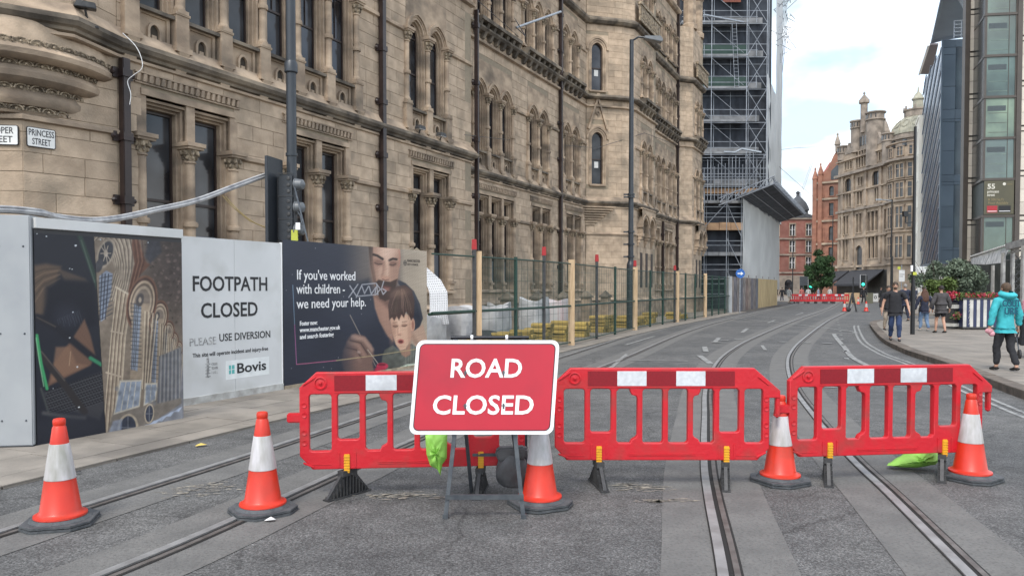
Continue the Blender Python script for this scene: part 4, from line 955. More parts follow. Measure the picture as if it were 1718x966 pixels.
# ================================================================ HOARDINGS, FENCE, YARD
def smooth(a, b, x): return np.clip((x-a)/(b-a), 0, 1)**2*(3-2*np.clip((x-a)/(b-a), 0, 1))
class Paint:
    def __init__(s, X, Z, base): s.X, s.Z = X, Z; s.c = np.zeros(X.shape+(3,)); s.c[:] = np.array(base)/255.
    def mix(s, m, col): s.c = s.c*(1-m[..., None])+np.array(col)/255.*m[..., None]
    def ell(s, cx, cz, rx, rz, col, soft=.15, rot=0, a=1.):
        dx, dz = s.X-cx, s.Z-cz; ca, sa = math.cos(rot), math.sin(rot); u, v = (dx*ca+dz*sa)/rx, (-dx*sa+dz*ca)/rz
        s.mix(a*(1-smooth(1-soft, 1+soft, np.sqrt(u*u+v*v))), col)
    def poly(s, P, col, soft=2., a=1.):
        inside = np.zeros(s.X.shape, bool); d = np.full(s.X.shape, 1e9); n = len(P)
        for i in range(n):
            (x0, z0), (x1, z1) = P[i], P[(i+1) % n]
            cnd = ((z0 > s.Z) != (z1 > s.Z)) & (s.X < (x1-x0)*(s.Z-z0)/((z1-z0) or 1e-9)+x0); inside ^= cnd
            ex, ez = x1-x0, z1-z0; t = np.clip(((s.X-x0)*ex+(s.Z-z0)*ez)/(ex*ex+ez*ez+1e-12), 0, 1); d = np.minimum(d, np.hypot(s.X-x0-t*ex, s.Z-z0-t*ez))
        s.mix(a*smooth(-soft, soft, np.where(inside, d, -d)), col)
    def line(s, P, w, col, soft=1.5, a=1.):
        d = np.full(s.X.shape, 1e9)
        for (x0, z0), (x1, z1) in zip(P[:-1], P[1:]):
            ex, ez = x1-x0, z1-z0; t = np.clip(((s.X-x0)*ex+(s.Z-z0)*ez)/(ex*ex+ez*ez+1e-12), 0, 1); d = np.minimum(d, np.hypot(s.X-x0-t*ex, s.Z-z0-t*ez))
        s.mix(a*(1-smooth(w/2-soft, w/2+soft, d)), col)
    def noise(s, amp, f, seed=0, where=None):
        rg = np.random.RandomState(seed); o = np.zeros(s.X.shape)
        for k in range(14): a, b, p = rg.uniform(-f, f), rg.uniform(-f, f), rg.uniform(0, 6); o += np.sin(a*s.X+b*s.Z+p)/3.7
        if where is not None: o = o*where
        s.c = s.c*(1+(o*amp)[..., None])
def rib(P, f): return [(p[0]*(1-f)+q[0]*f, p[1]*(1-f)+q[1]*f) for p, q in P]
def paint_foster(X, Y):
    P = Paint(X, Y, (39, 43, 57)); S_, A_ = P, smooth
    P.mix(A_(60, 300, X)*(1-A_(250, 420, Y))*.8, (112, 101, 93)); P.mix(A_(480, 560, X), (168, 152, 133)); P.mix(A_(600, 730, X)*.5, (186, 170, 150))
    P.poly([(-340, 330), (200, 330), (290, 296), (340, 420), (380, 600), (480, 760), (420, 990), (-340, 990)], (38, 42, 55), 26)
    P.ell(210, 480, 180, 130, (48, 52, 64), .6, 0, .6)
    P.poly([(480, 285), (560, 322), (618, 378), (662, 470), (684, 575), (660, 642), (590, 685), (560, 400)], (46, 49, 60), 5); P.line([(612, 385), (655, 475), (674, 575)], 14, (70, 72, 80), 8, .6)
    P.poly([(588, 690), (655, 640), (684, 612), (718, 740), (750, 900), (700, 900), (640, 790)], (186, 152, 130), 6); P.line([(610, 700), (660, 800), (700, 900)], 30, (150, 118, 100), 16, .7)
    P.poly([(325, 400), (450, 430), (450, 600), (470, 740), (432, 705), (372, 600), (338, 500)], (150, 113, 96), 9)
    P.poly([(330, 410), (450, 440), (452, 520), (400, 470)], (96, 70, 62), 20, .85); P.ell(420, 600, 30, 90, (166, 128, 110), .6, -.2, .6)
    P.poly([(294, 55), (524, 62), (520, 180), (500, 300), (462, 400), (425, 446), (385, 440), (352, 380), (325, 300), (305, 200)], (176, 136, 115), 5)
    P.poly([(292, 55), (326, 55), (326, 150), (350, 330), (332, 330), (305, 200)], (58, 46, 42), 5)
    P.ell(345, 200, 34, 150, (150, 114, 97), .8, 0, .75); P.ell(430, 100, 60, 60, (214, 178, 156), .9, 0, .8); P.ell(490, 240, 26, 110, (160, 122, 104), .7, .1, .65); P.ell(385, 250, 28, 46, (200, 162, 140), .8, 0, .6)
    P.poly([(340, 318), (366, 296), (400, 305), (450, 312), (478, 300), (500, 290), (488, 362), (454, 432), (414, 452), (376, 436), (346, 384)], (60, 44, 40), 7, 1.)
    P.ell(424, 354, 28, 12, (128, 84, 76), .5, .1, .8); P.line([(395, 343), (452, 352)], 6, (78, 44, 42), 3); P.ell(420, 370, 26, 8, (168, 112, 100), .6, .1, .7)
    P.ell(410, 405, 34, 26, (58, 42, 40), .6, 0, .7)
    P.ell(366, 172, 36, 22, (118, 86, 74), .6, .15, .85); P.ell(466, 182, 30, 20, (118, 84, 72), .6, -.1, .85)
    P.line([(338, 176), (362, 186), (390, 184)], 7, (60, 42, 38), 3.5, .9); P.line([(444, 188), (468, 194), (488, 184)], 7, (60, 42, 38), 3.5, .9)
    P.line([(328, 116), (356, 124), (394, 148)], 17, (44, 32, 30), 5, 1); P.line([(440, 158), (468, 146), (494, 150)], 16, (44, 32, 30), 5, 1)
    P.line([(428, 150), (432, 220), (424, 280)], 22, (212, 174, 150), 12, .7); P.line([(402, 170), (400, 230), (388, 275)], 14, (146, 108, 92), 9, .7); P.ell(414, 284, 28, 15, (184, 136, 114), .6, .1, .8)
    P.line([(392, 292), (412, 300), (438, 296)], 6, (92, 62, 54), 4, .8); P.line([(512, 90), (520, 130), (512, 200)], 9, (176, 118, 100), 4, .8)
    # boy
    P.poly([(378, 990), (392, 850), (410, 800), (470, 768), (520, 812), (600, 756), (655, 790), (690, 990)], (84, 86, 80), 6)
    for k in range(11): P.line([(560+k*11, 775-(k % 3)*4), (555+k*13, 980)], 4, (150, 152, 140), 2, .6)
    P.noise(.10, .12, 4, smooth(700, 800, Y)*smooth(380, 420, X))
    P.poly([(448, 580), (470, 545), (600, 548), (608, 640), (596, 730), (560, 796), (522, 806), (488, 762), (462, 680)], (206, 164, 138), 6)
    P.ell(470, 660, 20, 90, (166, 124, 104), .8, .1, .7); P.ell(590, 690, 16, 90, (172, 130, 110), .8, 0, .6); P.ell(525, 600, 40, 20, (224, 186, 160), .8, 0, .6)
    P.poly([(520, 806), (560, 796), (592, 745), (596, 835), (560, 856), (530, 836)], (158, 118, 98), 7, .9)
    P.ell(610, 622, 17, 50, (200, 152, 128), .2); P.ell(612, 622, 8, 32, (156, 104, 88), .5)
    P.poly([(442, 588), (434, 480), (452, 398), (498, 345), (556, 334), (606, 372), (624, 450), (620, 560), (600, 590), (580, 548), (560, 530), (548, 572), (530, 548), (512, 590), (496, 560), (478, 592), (462, 568)], (70, 52, 48), 5)
    rg = np.random.RandomState(3)
    for k in range(70):
        a = rg.uniform(-1, 1); x1 = 530+a*84; c = rg.choice([46, 96, 120, 150]) if rg.rand() < .55 else 58; y0 = 345+rg.uniform(0, 40)+abs(a)*30
        P.line([(528+a*30, y0), (530+a*66, y0+70), (x1, y0+70+rg.uniform(40, 110))], 3.2, (c, c*.78, c*.68), 1.8, .55)
    P.ell(520, 390, 60, 30, (150, 116, 98), .9, -.2, .45)
    P.ell(486, 628, 20, 12, (150, 110, 92), .6, 0, .8); P.ell(550, 624, 20, 12, (150, 110, 92), .6, 0, .8); P.line([(470, 632), (486, 636), (502, 631)], 5.5, (62, 44, 40), 2.5, .9); P.line([(534, 628), (551, 632), (568, 624)], 5.5, (62, 44, 40), 2.5, .9)
    P.line([(470, 606), (498, 604)], 6, (116, 84, 70), 4, .7); P.line([(536, 602), (566, 598)], 6, (116, 84, 70), 4, .7)
    P.line([(516, 640), (514, 682)], 9, (224, 184, 158), 5, .6); P.line([(505, 645), (503, 680)], 7, (168, 126, 106), 5, .6); P.ell(516, 688, 17, 9, (190, 142, 120), .6, 0, .8); P.line([(505, 694), (524, 696)], 4, (120, 78, 66), 2, .7)
    P.ell(525, 741, 22, 17, (170, 92, 84), .3); P.ell(525, 743, 15, 9, (88, 40, 40), .4); P.ell(525, 776, 22, 7, (180, 136, 114), .8, 0, .6)
    # hand and brush
    P.line([(160, 552), (230, 690), (345, 920)], 6, (136, 126, 116), 2, .9)
    P.poly([(112, 800), (150, 715), (195, 684), (262, 702), (312, 762), (332, 832), (322, 900), (338, 970), (120, 970), (96, 880)], (112, 86, 78), 12)
    for (a, b, c_) in (([(180, 706), (262, 726), (316, 800)], 30, (166, 134, 118)), ([(150, 748), (220, 770), (262, 840)], 28, (146, 114, 100)), ([(128, 810), (190, 826), (230, 880)], 28, (126, 98, 88))): P.line(a, b, c_, 13, .85)
    for a in ([(160, 734), (236, 752), (286, 830)], [(135, 785), (205, 802), (242, 860)]): P.line(a, 7, (60, 46, 44), 5, .85)
    P.ell(222, 818, 14, 10, (176, 150, 138), .6, .5, .7); P.mix((1-smooth(90, 230, X))*smooth(640, 720, Y)*.75*(X > -340), (40, 43, 54)); P.line([(286, 800), (380, 925)], 6, (178, 166, 150), 2, .9)
    P.ell(392, 918, 42, 24, (196, 50, 78), .15); P.ell(388, 908, 28, 10, (120, 20, 44), .3); P.ell(378, 945, 40, 26, (176, 40, 66), .3)
    P.poly([(490, 990), (520, 925), (570, 904), (650, 898), (680, 990)], (188, 196, 178), 4)
    for k in range(8): P.ell(545+k*15, 925+8*math.sin(k*2), 9, 5, (80, 116, 86), .5, .4, .8)
    # frame line and graffiti
    P.line([(-226, 906), (60, 878)], 5, (186, 96, 128), 2, .9); P.line([(60, 878), (340, 842), (640, 796)], 5, (184, 164, 120), 2, .9); P.line([(-253, 335), (-240, 620)], 4, (120, 150, 172), 2, .9); P.line([(-240, 620), (-226, 906)], 4, (176, 98, 148), 2, .9)
    g = (178, 178, 184)
    for st in ([(150, 424), (216, 330)], [(158, 340), (204, 412)], [(204, 424), (246, 332), (346, 322), (378, 365), (346, 404), (214, 416)], [(246, 346), (264, 396), (292, 344)], [(298, 346), (312, 400), (348, 348), (340, 395)], [(352, 330), (360, 404)], [(402, 308), (384, 368), (398, 402), (420, 378), (394, 362)]): P.line(st, 8, g, 3, .85)
    # crest
    P.ell(556, 176, 13, 20, (86, 78, 70), .2); P.line([(548, 166), (564, 166)], 4, (150, 136, 120)); P.line([(548, 184), (564, 184)], 4, (150, 136, 120))
    P.noise(.035, .5, 9); P.noise(.05, .02, 6)
    rg = np.random.RandomState(8)
    for k in range(16): P.ell(rg.uniform(-330, 700), rg.uniform(60, 950), 3, 4, (150, 150, 155), .4, 0, .7)
    return P.c
def paint_hall(X, Y):
    P = Paint(X, Y, (33, 35, 43))
    P.poly([(15, 168), (70, 160), (135, 172), (110, 250), (60, 380), (20, 385)], (84, 70, 60), 12)
    for k in range(6): P.line([(18, 200+k*26), (60, 185+k*16), (130, 180+k*9)], 5, (112, 92, 76) if k % 2 else (58, 50, 46), 4, .7)
    P.poly([(120, 180), (240, 225), (250, 240), (150, 235)], (78, 66, 58), 8, .8)
    P.poly([(70, 260), (130, 230), (280, 240), (290, 420), (180, 470), (60, 400)], (25, 27, 36), 20); P.ell(160, 390, 55, 50, (44, 46, 56), .8, 0, .7)
    for k in range(14): P.line([(120+k*7, 400-k*3), (124+k*8, 430-(k % 3)*14)], 2, (80, 82, 90), 1.2, .5)
    P.poly([(236, 400), (262, 470), (284, 560), (262, 600), (180, 640), (76, 692), (98, 600), (140, 540), (180, 490)], (98, 74, 62), 7)
    P.poly([(112, 520), (172, 518), (200, 590), (250, 600), (160, 640), (90, 672)], (122, 92, 74), 8, .8); P.line([(176, 540), (170, 600)], 3, (160, 130, 104))
    P.line([(30, 392), (120, 440), (320, 606)], 30, (30, 31, 38), 8); P.line([(30, 392), (110, 432)], 6, (84, 74, 66), 4, .7)
    P.poly([(58, 716), (140, 690), (322, 622), (330, 770), (300, 836), (190, 800), (84, 792)], (54, 54, 58), 8)
    for i in range(22):
        for j in range(11):
            x, y = 72+i*12+(j % 2)*6, 712+j*12-i*4
            if y < 806: P.ell(x, y, 4.2, 3.6, (22, 23, 28), .4); P.ell(x, y+5, 3.5, 1.5, (96, 96, 98), .5, 0, .5)
    P.line([(40, 545), (140, 670), (236, 800)], 30, (44, 41, 42), 5); P.line([(50, 540), (150, 665)], 5, (92, 82, 76), 4, .8)
    P.line([(212, 30), (252, 140), (294, 262)], 20, (44, 58, 52), 6); P.line([(222, 60), (280, 240)], 5, (90, 104, 92), 4, .6)
    P.line([(30, 470), (48, 590), (74, 700)], 13, (58, 140, 88), 3); P.line([(26, 480), (42, 590), (60, 690)], 4, (140, 200, 150), 2, .8); P.line([(48, 700), (80, 800)], 10, (60, 62, 62), 4)
    P.line([(262, 568), (322, 604)], 16, (52, 118, 84), 5); P.line([(60, 806), (150, 820), (236, 826)], 16, (92, 90, 88), 9, .8); P.ell(170, 870, 160, 60, (40, 42, 50), .7, 0, .8)
    # right sheet
    edge = 275+(Y-28)*(328-275)/862.; R_ = smooth(-1, 1, X-edge); base = P.c.copy(); 
    Q = Paint(X, Y, (112, 100, 88)); P2 = Q
    Q.mix(smooth(350, 640, X)*(1-smooth(200, 560, Y)), (60, 52, 50)); Q.mix(smooth(560, 640, X)*smooth(480, 600, Y), (104, 104, 108))
    for k in range(26):                                 # mouldings of the nearest arch
        c = (162, 148, 130) if k % 3 == 0 else ((84, 74, 66) if k % 3 == 1 else (132, 120, 106)); f = k/25
        Q.line(rib([((278, 60), (450, 30)), ((306, 30), (462, 120)), ((352, 120), (452, 200)), ((372, 190), (430, 280)), ((330, 330), (424, 300))], f), 5.2, c, 2.2, .9)
    Q.ell(328, 116, 36, 66, (134, 122, 108), .08, .35); Q.ell(328, 116, 28, 55, (52, 52, 56), .1, .35)
    for k in range(8): t = k*math.pi/4; Q.line([(328, 116), (328+22*math.cos(t)+8*math.sin(t), 116+46*math.sin(t))], 3.4, (150, 138, 124), 1.3)
    Q.ell(328, 116, 9, 14, (150, 138, 124), .3); Q.ell(298, 170, 16, 30, (60, 60, 64), .15, .3)
    Q.poly([(300, 214), (330, 190), (358, 204), (350, 290), (322, 400), (306, 412), (300, 320)], (116, 124, 138), 3)
    for k in range(10): Q.line([(298, 225+k*20), (356, 212+k*18)], 3, (48, 50, 58), 1.4); 
    for k in range(3): Q.line([(312+k*14, 205), (302+k*12, 400)], 4, (46, 48, 56), 1.6)
    for k in range(13):                                 # bundle pier
        c = [(176, 160, 138), (100, 86, 74), (146, 130, 112)][k % 3]; Q.line([(376+5.4*k, 266+3*k), (352+5*k, 480), (316+5.6*k, 905)], 5.4, c, 2, .95)
    Q.line([(372, 262), (444, 302)], 8, (176, 162, 142), 3); Q.line([(352, 452), (402, 462)], 6, (168, 152, 132), 2.5); Q.line([(330, 630), (392, 648)], 7, (166, 150, 130), 2.5)
    Q.poly([(444, 30), (470, 60), (500, 150), (520, 165), (470, 215), (436, 292), (424, 282), (452, 160), (440, 80)], (86, 60, 50), 4); 
    for k in range(5): Q.line([(446+k*9, 34), (462+k*8, 150), (430+k*6, 285)], 3, (124, 92, 76) if k % 2 else (64, 44, 40), 1.6, .8)
    rg = np.random.RandomState(2)
    for k in range(150): x, y = rg.uniform(500, 650), rg.uniform(30, 420); Q.ell(x, y, rg.uniform(2, 7), rg.uniform(3, 9), rg.choice([44, 78, 104])*np.array([1.05, .9, .84]), .5, rg.uniform(0, 3), .6)
    Q.poly([(510, 60), (560, 40), (570, 110), (520, 160), (498, 130)], (48, 50, 58), 8, .8)
    def bay(cx, top, rx, hy, bot, w):                    # receding bays
        for (m, c) in ((1.22, (108, 78, 64)), (1.12, (66, 50, 46)), (1.0, (164, 144, 122)), (.88, (96, 84, 74)), (.76, (150, 134, 116)), (.62, (112, 100, 90))):
            Q.ell(cx, top+hy, rx*m, hy*m, c, .05, .18)
        Q.poly([(cx-rx*.8, top+hy), (cx+rx*.6, top+hy), (cx+rx*.15, bot), (cx-rx*.95, bot)], (140, 124, 106), 3)
        Q.poly([(cx-rx*.62, top+hy*1.0), (cx-rx*.05, top+hy*1.15), (cx-rx*.35, bot-hy*.35), (cx-rx*.9, bot-hy*.45)], (124, 132, 144), 2.5)
        n = max(4, int((bot-top)/26)); 
        for k in range(n): y = top+hy+(bot-hy*.4-top-hy)*k/n; Q.line([(cx-rx*.9, y), (cx-rx*.05, y+4)], 2.6*w, (46, 48, 54), 1.2)
        for q in (.1, .35, .6): Q.line([(cx-rx*(.62-.57*q), top+hy), (cx-rx*(.9-.55*q), bot-hy*.4)], 3*w, (70, 70, 74), 1.3)
        for k in range(7): c = [(178, 162, 140), (92, 80, 70)][k % 2]; Q.line([(cx+rx*(.25+.16*k), top+hy*1.35+k*2), (cx+rx*(.05+.09*k), bot+hy*.4)], 4.2*w, c, 1.6, .95)
        Q.ell(cx-rx*.15, top+hy*.85, rx*.3, hy*.30, (70, 66, 66), .2, .2); Q.ell(cx-rx*.15, top+hy*.85, rx*.12, hy*.12, (150, 136, 120), .4)
    for (cx, top, rx, hy, bot, w) in ((640, 500, 18, 30, 700, .6), (618, 462, 20, 36, 706, .7), (595, 415, 24, 46, 716, .8), (556, 332, 34, 66, 700, .9), (484, 232, 54, 100, 660, 1.1)): bay(cx, top, rx, hy, bot, w)
    Q.poly([(560, 560), (655, 520), (655, 770), (548, 790)], (98, 99, 104), 5, .9)
    for k in range(12): Q.line([(560+k*8, 560-k*3), (554+k*8.5, 775-k*2)], 3, (146, 142, 136) if k % 2 else (70, 72, 78), 1.3, .9)
    Q.poly([(330, 905), (360, 800), (480, 780), (655, 740), (655, 850), (430, 905)], (112, 104, 96), 5)
    for (A, n) in (([(394, 672), (480, 668), (470, 772), (368, 804)], 4), ([(504, 684), (546, 682), (540, 744), (498, 766)], 2)):
        Q.poly([(A[0][0]-6, A[0][1]-8), (A[1][0]+5, A[1][1]-7), (A[2][0]+5, A[2][1]+6), (A[3][0]-7, A[3][1]+9)], (172, 164, 150), 2.5); Q.poly(A, (128, 136, 148), 2)
        for k in range(1, n): f = k/n; Q.line([(A[0][0]+(A[1][0]-A[0][0])*f, A[0][1]), (A[3][0]+(A[2][0]-A[3][0])*f, A[3][1]+(A[2][1]-A[3][1])*f)], 4, (178, 172, 160), 1.4)
        for k in range(9): Q.ell(A[3][0]+8+(A[2][0]-A[3][0])*k/9, 700+(k % 4)*20, 8, 10, (98, 104, 112), .6, 0, .6)
    for (x, y, rx, ry) in ((424, 868, 34, 50), (516, 808, 16, 36)): Q.ell(x, y, rx*1.3, ry*1.2, (164, 150, 130), .06, .1); Q.ell(x, y, rx, ry, (52, 56, 68), .06, .1); Q.line([(x, y-ry), (x, y+ry)], 3, (110, 112, 118)); Q.line([(x-rx, y), (x+rx, y)], 3, (110, 112, 118))
    Q.poly([(440, 905), (660, 762), (660, 905)], (118, 120, 126), 3)
    for k in range(5): Q.poly([(470+k*38, 880-k*20), (500+k*36, 856-k*18), (530+k*32, 850-k*18), (500+k*36, 880-k*20)], (160, 170, 188), 2.5); 
    Q.poly([(360, 840), (400, 830), (395, 885), (340, 892)], (128, 138, 156), 4, .7)
    Q.noise(.05, .25, 3); Q.noise(.07, .03, 5)
    P.c = base*(1-R_[..., None])+Q.c*R_[..., None]
    for (x, y, r) in ((198, 82, 5), (166, 32, 2.5), (30, 32, 2.5), (172, 182, 2.5), (182, 184, 2.5), (186, 370, 3), (172, 480, 3.5), (205, 606, 4), (212, 780, 4), (100, 700, 2)): P.ell(x, y, r, r*.8, (205, 210, 214), .3)
    P.line([(edge.min(), 28), (328, 890)], 2, (20, 20, 24), 1); P.noise(.02, .6, 12)
    return P.c
def poster(name, w, h, nx, ny, fn, parent, loc, rough=.35):
    """flat print: fine grid whose colour attribute is computed here; x right 0..w, z up 0..h"""
    xs = np.linspace(0, w, nx+1); zs = np.linspace(0, h, ny+1); X, Z = np.meshgrid(xs, zs); col = fn(X, Z)
    v = np.stack([X.ravel(), np.zeros(X.size), Z.ravel()], 1); i = np.arange(nx*ny); r = i//nx; c = i % nx; a = r*(nx+1)+c
    f = np.stack([a, a+1, a+nx+2, a+nx+1], 1)
    me = bpy.data.meshes.new(name); me.vertices.add(len(v)); me.vertices.foreach_set('co', v.ravel()); me.loops.add(f.size); me.loops.foreach_set('vertex_index', f.ravel())
    me.polygons.add(len(f)); me.polygons.foreach_set('loop_start', np.arange(len(f))*4); me.update(); me.validate()
    ca = me.color_attributes.new('print', 'FLOAT_COLOR', 'POINT'); cc = np.ones((X.size, 4)); cc[:, :3] = np.clip(col, 0, 1).reshape(-1, 3)**2.05*.92; ca.data.foreach_set('color', cc.ravel())
    m = bpy.data.materials.new(name+'_print'); m.use_nodes = True; t = m.node_tree; b = t.nodes['Principled BSDF']; at = t.nodes.new('ShaderNodeAttribute'); at.attribute_name = 'print'
    t.links.new(at.outputs['Color'], b.inputs['Base Color']); b.inputs['Roughness'].default_value = rough; b.inputs['Specular IOR Level'].default_value = .35
    me.materials.append(m); o = bpy.data.objects.new(name, me); COL.objects.link(o); o.parent = parent; o.location = loc; return o
def print_xy(X, Z, O, u0, z0, ox, oy, sc):
    """where each point of the printed sheet sits on the artwork's own drawing grid"""
    wx = O+(u0+X)*UX; wy = (u0+X)*UY; dz = Z+z0-1.67; t = R(1.5); d = wy*math.cos(t)-dz*math.sin(t); v = wy*math.sin(t)+dz*math.cos(t)
    return (859+1240*wx/d-ox)*sc, (483+1240*math.tan(t)-1240*v/d-oy)*sc
PLY = mat('plywood_edge', (.42, .34, .24), .85, col2=(.22, .18, .13), scale=6, stretch=(1, 1, .4))
TIMB = mat('timber_post', (.55, .40, .25), .8, col2=(.42, .29, .17), scale=5, stretch=(4, 4, .5), bump=.2)
def hoarding(name, label, x, y, w, h, rz, front, z=.03, th=.02):
    t = thing(name, label, 'hoarding', (x, y, z), rz); mb = MB(); mb.box(0, w, .001, th, 0, h)
    mb.build('board', front, t)
    k = MB()
    for xx in (.1, w/2, w-.15): k.box(xx, xx+.07, th, th+.09, 0, h)
    k.box(0, w, th, th+.07, h-.12, h-.05); k.box(0, w, th, th+.07, .5, .57); k.build('stud_frame', TIMB, t)
    return t
def on_street(O, u, v=0): return (O+u*UX-v*UY, u*UY+v*UX)
# -- 1: black poster of the vaulted hall
x, y = on_street(-8.87, 8.62); h1 = hoarding('hoarding', 'black hoarding with a printed view of a vaulted gothic hall, nearest on the left', x, y, 1.80, 2.29, STREET, mat('hoarding_black', (.02, .02, .025), .4), z=.0)
poster('poster', 1.80, 2.24, 300, 330, lambda X, Z: paint_hall(*print_xy(X, Z, -8.87, 8.62, 0, 50, 380, 2.577)), h1, (0, -.002, .0))
o = MB(); o.box(-.0, 1.80, -.035, .05, 2.29, 2.40); o.build('top_rail', WHITEP, h1, bevel=.004)
o = MB(); o.box(.02, .78, -.012, .0, -.0, .02); o.build('skirting', PLY, h1)
for k in range(3):
    o = MB(); o.box(.12+k*.6, .135+k*.6, -.005, .0, 2.205, 2.22); o.build('screw_cap', GALV, h1)
# end return (white corner column) and dark panel left
x, y = on_street(-8.87, 8.60)
ht = thing('hoarding_pillar', 'pale grey boxed corner post at the near end of the hoardings', 'hoarding', (x, y, 0), R(8))
PG = mat('pale_grey_board', (.33, .345, .355), .5, col2=(.27, .285, .30), scale=1.5, c3=(.33, .34, .35), s3=2.5)
o = MB(); o.box(-.38, -.004, -.03, .40, .035, 2.42); o.build('post_cladding', PG, ht, bevel=.01)
o = MB(); o.box(-.38, .0, -.045, .38, 0, .034); o.build('base_plate', BLACK, ht)
o = MB()
for z in (.3, 1.2, 2.1): o.ball((-.30, -.03, z), .011, 8, 4); o.ball((-.07, -.03, z), .011, 8, 4)
o.build('screws', SFR, ht)
hd = thing('hoarding', 'dark grey hoarding panel at the left edge beside the corner post', 'hoarding', (x-.40, y-.06, 0), R(8))
o = MB(); o.box(-1.6, -.0, .0, .03, 0.03, 2.38); o.build('board', mat('dark_grey_board', (.07, .075, .082), .5, scale=2), hd); o = MB(); o.box(-1.6, 0, -.02, .05, 2.38, 2.44); o.build('top_rail', PG, hd)
# -- 2: FOOTPATH CLOSED
x, y = on_street(-9.79, 11.44); h2 = hoarding('hoarding', 'white hoarding lettered footpath closed please use diversion', x, y, 1.96, 2.36, STREET, mat('white_board', (.60, .605, .60), .5, col2=(.53, .535, .53), scale=.9, c3=(.44, .44, .42), s3=1.6), z=.03)
o = MB(); o.box(0, .975, -.003, .0, 0.03, 2.36); o.box(.985, 1.93, -.003, .0, 0.03, 2.36); o.build('board_sheet', MATS['white_board'], h2)
o = MB(); o.box(1.935, 1.955, -.012, .03, .0, 2.37); o.build('edge_trim', SWHITE, h2)
o = MB(); o.box(-.0, 1.96, -.02, .01, -.0, .10); o.build('plinth_board', mat('scuffed_white', (.5, .5, .48), .7, col2=(.3, .29, .27), scale=6), h2)
INK = mat('black_ink', (.018, .018, .02), .6, scale=12); GREYI = mat('faded_ink', (.20, .20, .20), .7, col2=(.42, .42, .41), scale=22, wlo=.42, whi=.55)
put_text('FOOTPATH', .30, (.935, -.005, 1.60), INK, h2, bold=.005, width=1.40)
put_text('CLOSED', .30, (.90, -.005, 1.215), INK, h2, bold=.005, width=1.06)
put_text('PLEASE', .155, (.40, -.005, .825), GREYI, h2, bold=.001, width=.46); put_text('USE DIVERSION', .155, (1.19, -.005, .86), INK, h2, bold=.0015, width=1.0)
put_text('This site will operate incident and injury-free', .082, (.93, -.005, .66), INK, h2, bold=.001, width=1.42)
lp_ = MB(); lp_.box(.80, 1.66, -.0045, -.003, .28, .56); lp_.build('logo_label', mat('label_white', (.74, .76, .75), .5, scale=5), h2)
TEAL = mat('logo_teal', (.10, .42, .40), .5, scale=9)
lg = MB()
for (a, b, c, d) in ((.86, .90, .36, .42), (.86, .90, .43, .49), (.915, .965, .36, .42), (.915, .965, .43, .49)): lg.box(a, b, -.006, -.004, c, d)
lg.build('logo_mark', TEAL, h2)
bv = text_mb('Bovis', .21, .0015, .004, 'CENTER', .58); 
me_ = bv
ser = MB()
o = MB(); o.v = bv.v; o.f = bv.f; ob = o.build('lettering', INK, h2, raw=True); ob.location = (1.30, -.0065, .36)
tw = MB(); tw.box(.46, .50, -.005, -.003, .35, .62)
for k in range(5): tw.box(.435+.0*k, .525, -.0055, -.003, .36+k*.045, .372+k*.045)
tw.prism([(.46, .62), (.50, .62), (.48, .72)], -.005, -.003); tw.build('tower_logo', GREYI, h2)
for k, s_ in enumerate(('OUR', 'TOWN', 'HALL')): put_text(s_, .055, (.60, -.005, .52-k*.06), GREYI, h2, width=.11)
# -- 3: fostering poster
x, y = on_street(-9.79, 13.42); h3 = hoarding('hoarding', 'dark poster hoarding about fostering with a man and boy, beside the white hoarding', x, y, 4.18, 2.42, STREET, MATS['hoarding_black'], z=.03)
poster('poster', 4.18, 2.42, 420, 250, lambda X, Z: paint_foster(*print_xy(X, Z, -9.79, 13.42, .03, 550, 400, 4.294)), h3, (0, -.002, 0))
for s_, z_, w_ in (("If you've worked", 1.78, 1.50), ('with children -', 1.545, 1.22), ('we need your help.', 1.30, 1.82)):
    put_text(s_, .235, (.30, -.005, z_), SWHITE, h3, align='LEFT', width=w_, bold=.001)
for s_, z_, w_ in (('Foster now:', 1.015, .42), ('www.manchester.gov.uk', .905, 1.02), ('and search fostering', .79, .84)):
    put_text(s_, .105, (.37, -.005, z_), SWHITE, h3, align='LEFT', width=w_, bold=.002)
put_text('MANCHESTER', .075, (3.46, -.005, 2.17), mat('brown_ink', (.06, .05, .045), .6), h3, align='LEFT', width=.46); put_text('CITY COUNCIL', .06, (3.46, -.005, 2.10), MATS['brown_ink'], h3, align='LEFT', width=.40)
o = MB(); o.box(.0, 4.18, -.02, .0, -.03, .05); o.build('plinth_board', PLY, h3)
o = MB()
for (a, b) in ((3.55, 3.7), (3.7, 3.95)): o.prism([(a, 2.42), (b, 2.42), ((a+b)/2, 2.47)], .0, .015)
o.build('torn_edge', PLY, h3)
# ---- green mesh fence along the kerb
GRN = mat('fence_green', (.012, .045, .032), .5, scale=8); 
def mesh_mat():
    m = bpy.data.materials.new('debris_mesh'); m.use_nodes = True; t = m.node_tree; b = t.nodes['Principled BSDF']; b.inputs['Base Color'].default_value = (.025, .075, .055, 1); b.inputs['Roughness'].default_value = .7
    tr = t.nodes.new('ShaderNodeBsdfTransparent'); mx = t.nodes.new('ShaderNodeMixShader'); out = t.nodes['Material Output']; mx.inputs[0].default_value = .22
    t.links.new(tr.outputs[0], mx.inputs[1]); t.links.new(b.outputs[0], mx.inputs[2]); t.links.new(mx.outputs[0], out.inputs[0]); return m
MESHM = mesh_mat()
FL = [(-1.62, 15.0), (.09, 17.9), (1.70, 21.2), (5.30, 30.0), (9.9, 39.6), (14.5, 49.3)]
fl = catmull(FL, 24); fs_ = [0]
for j in range(1, len(fl)): fs_.append(fs_[-1]+(fl[j]-fl[j-1]).length)
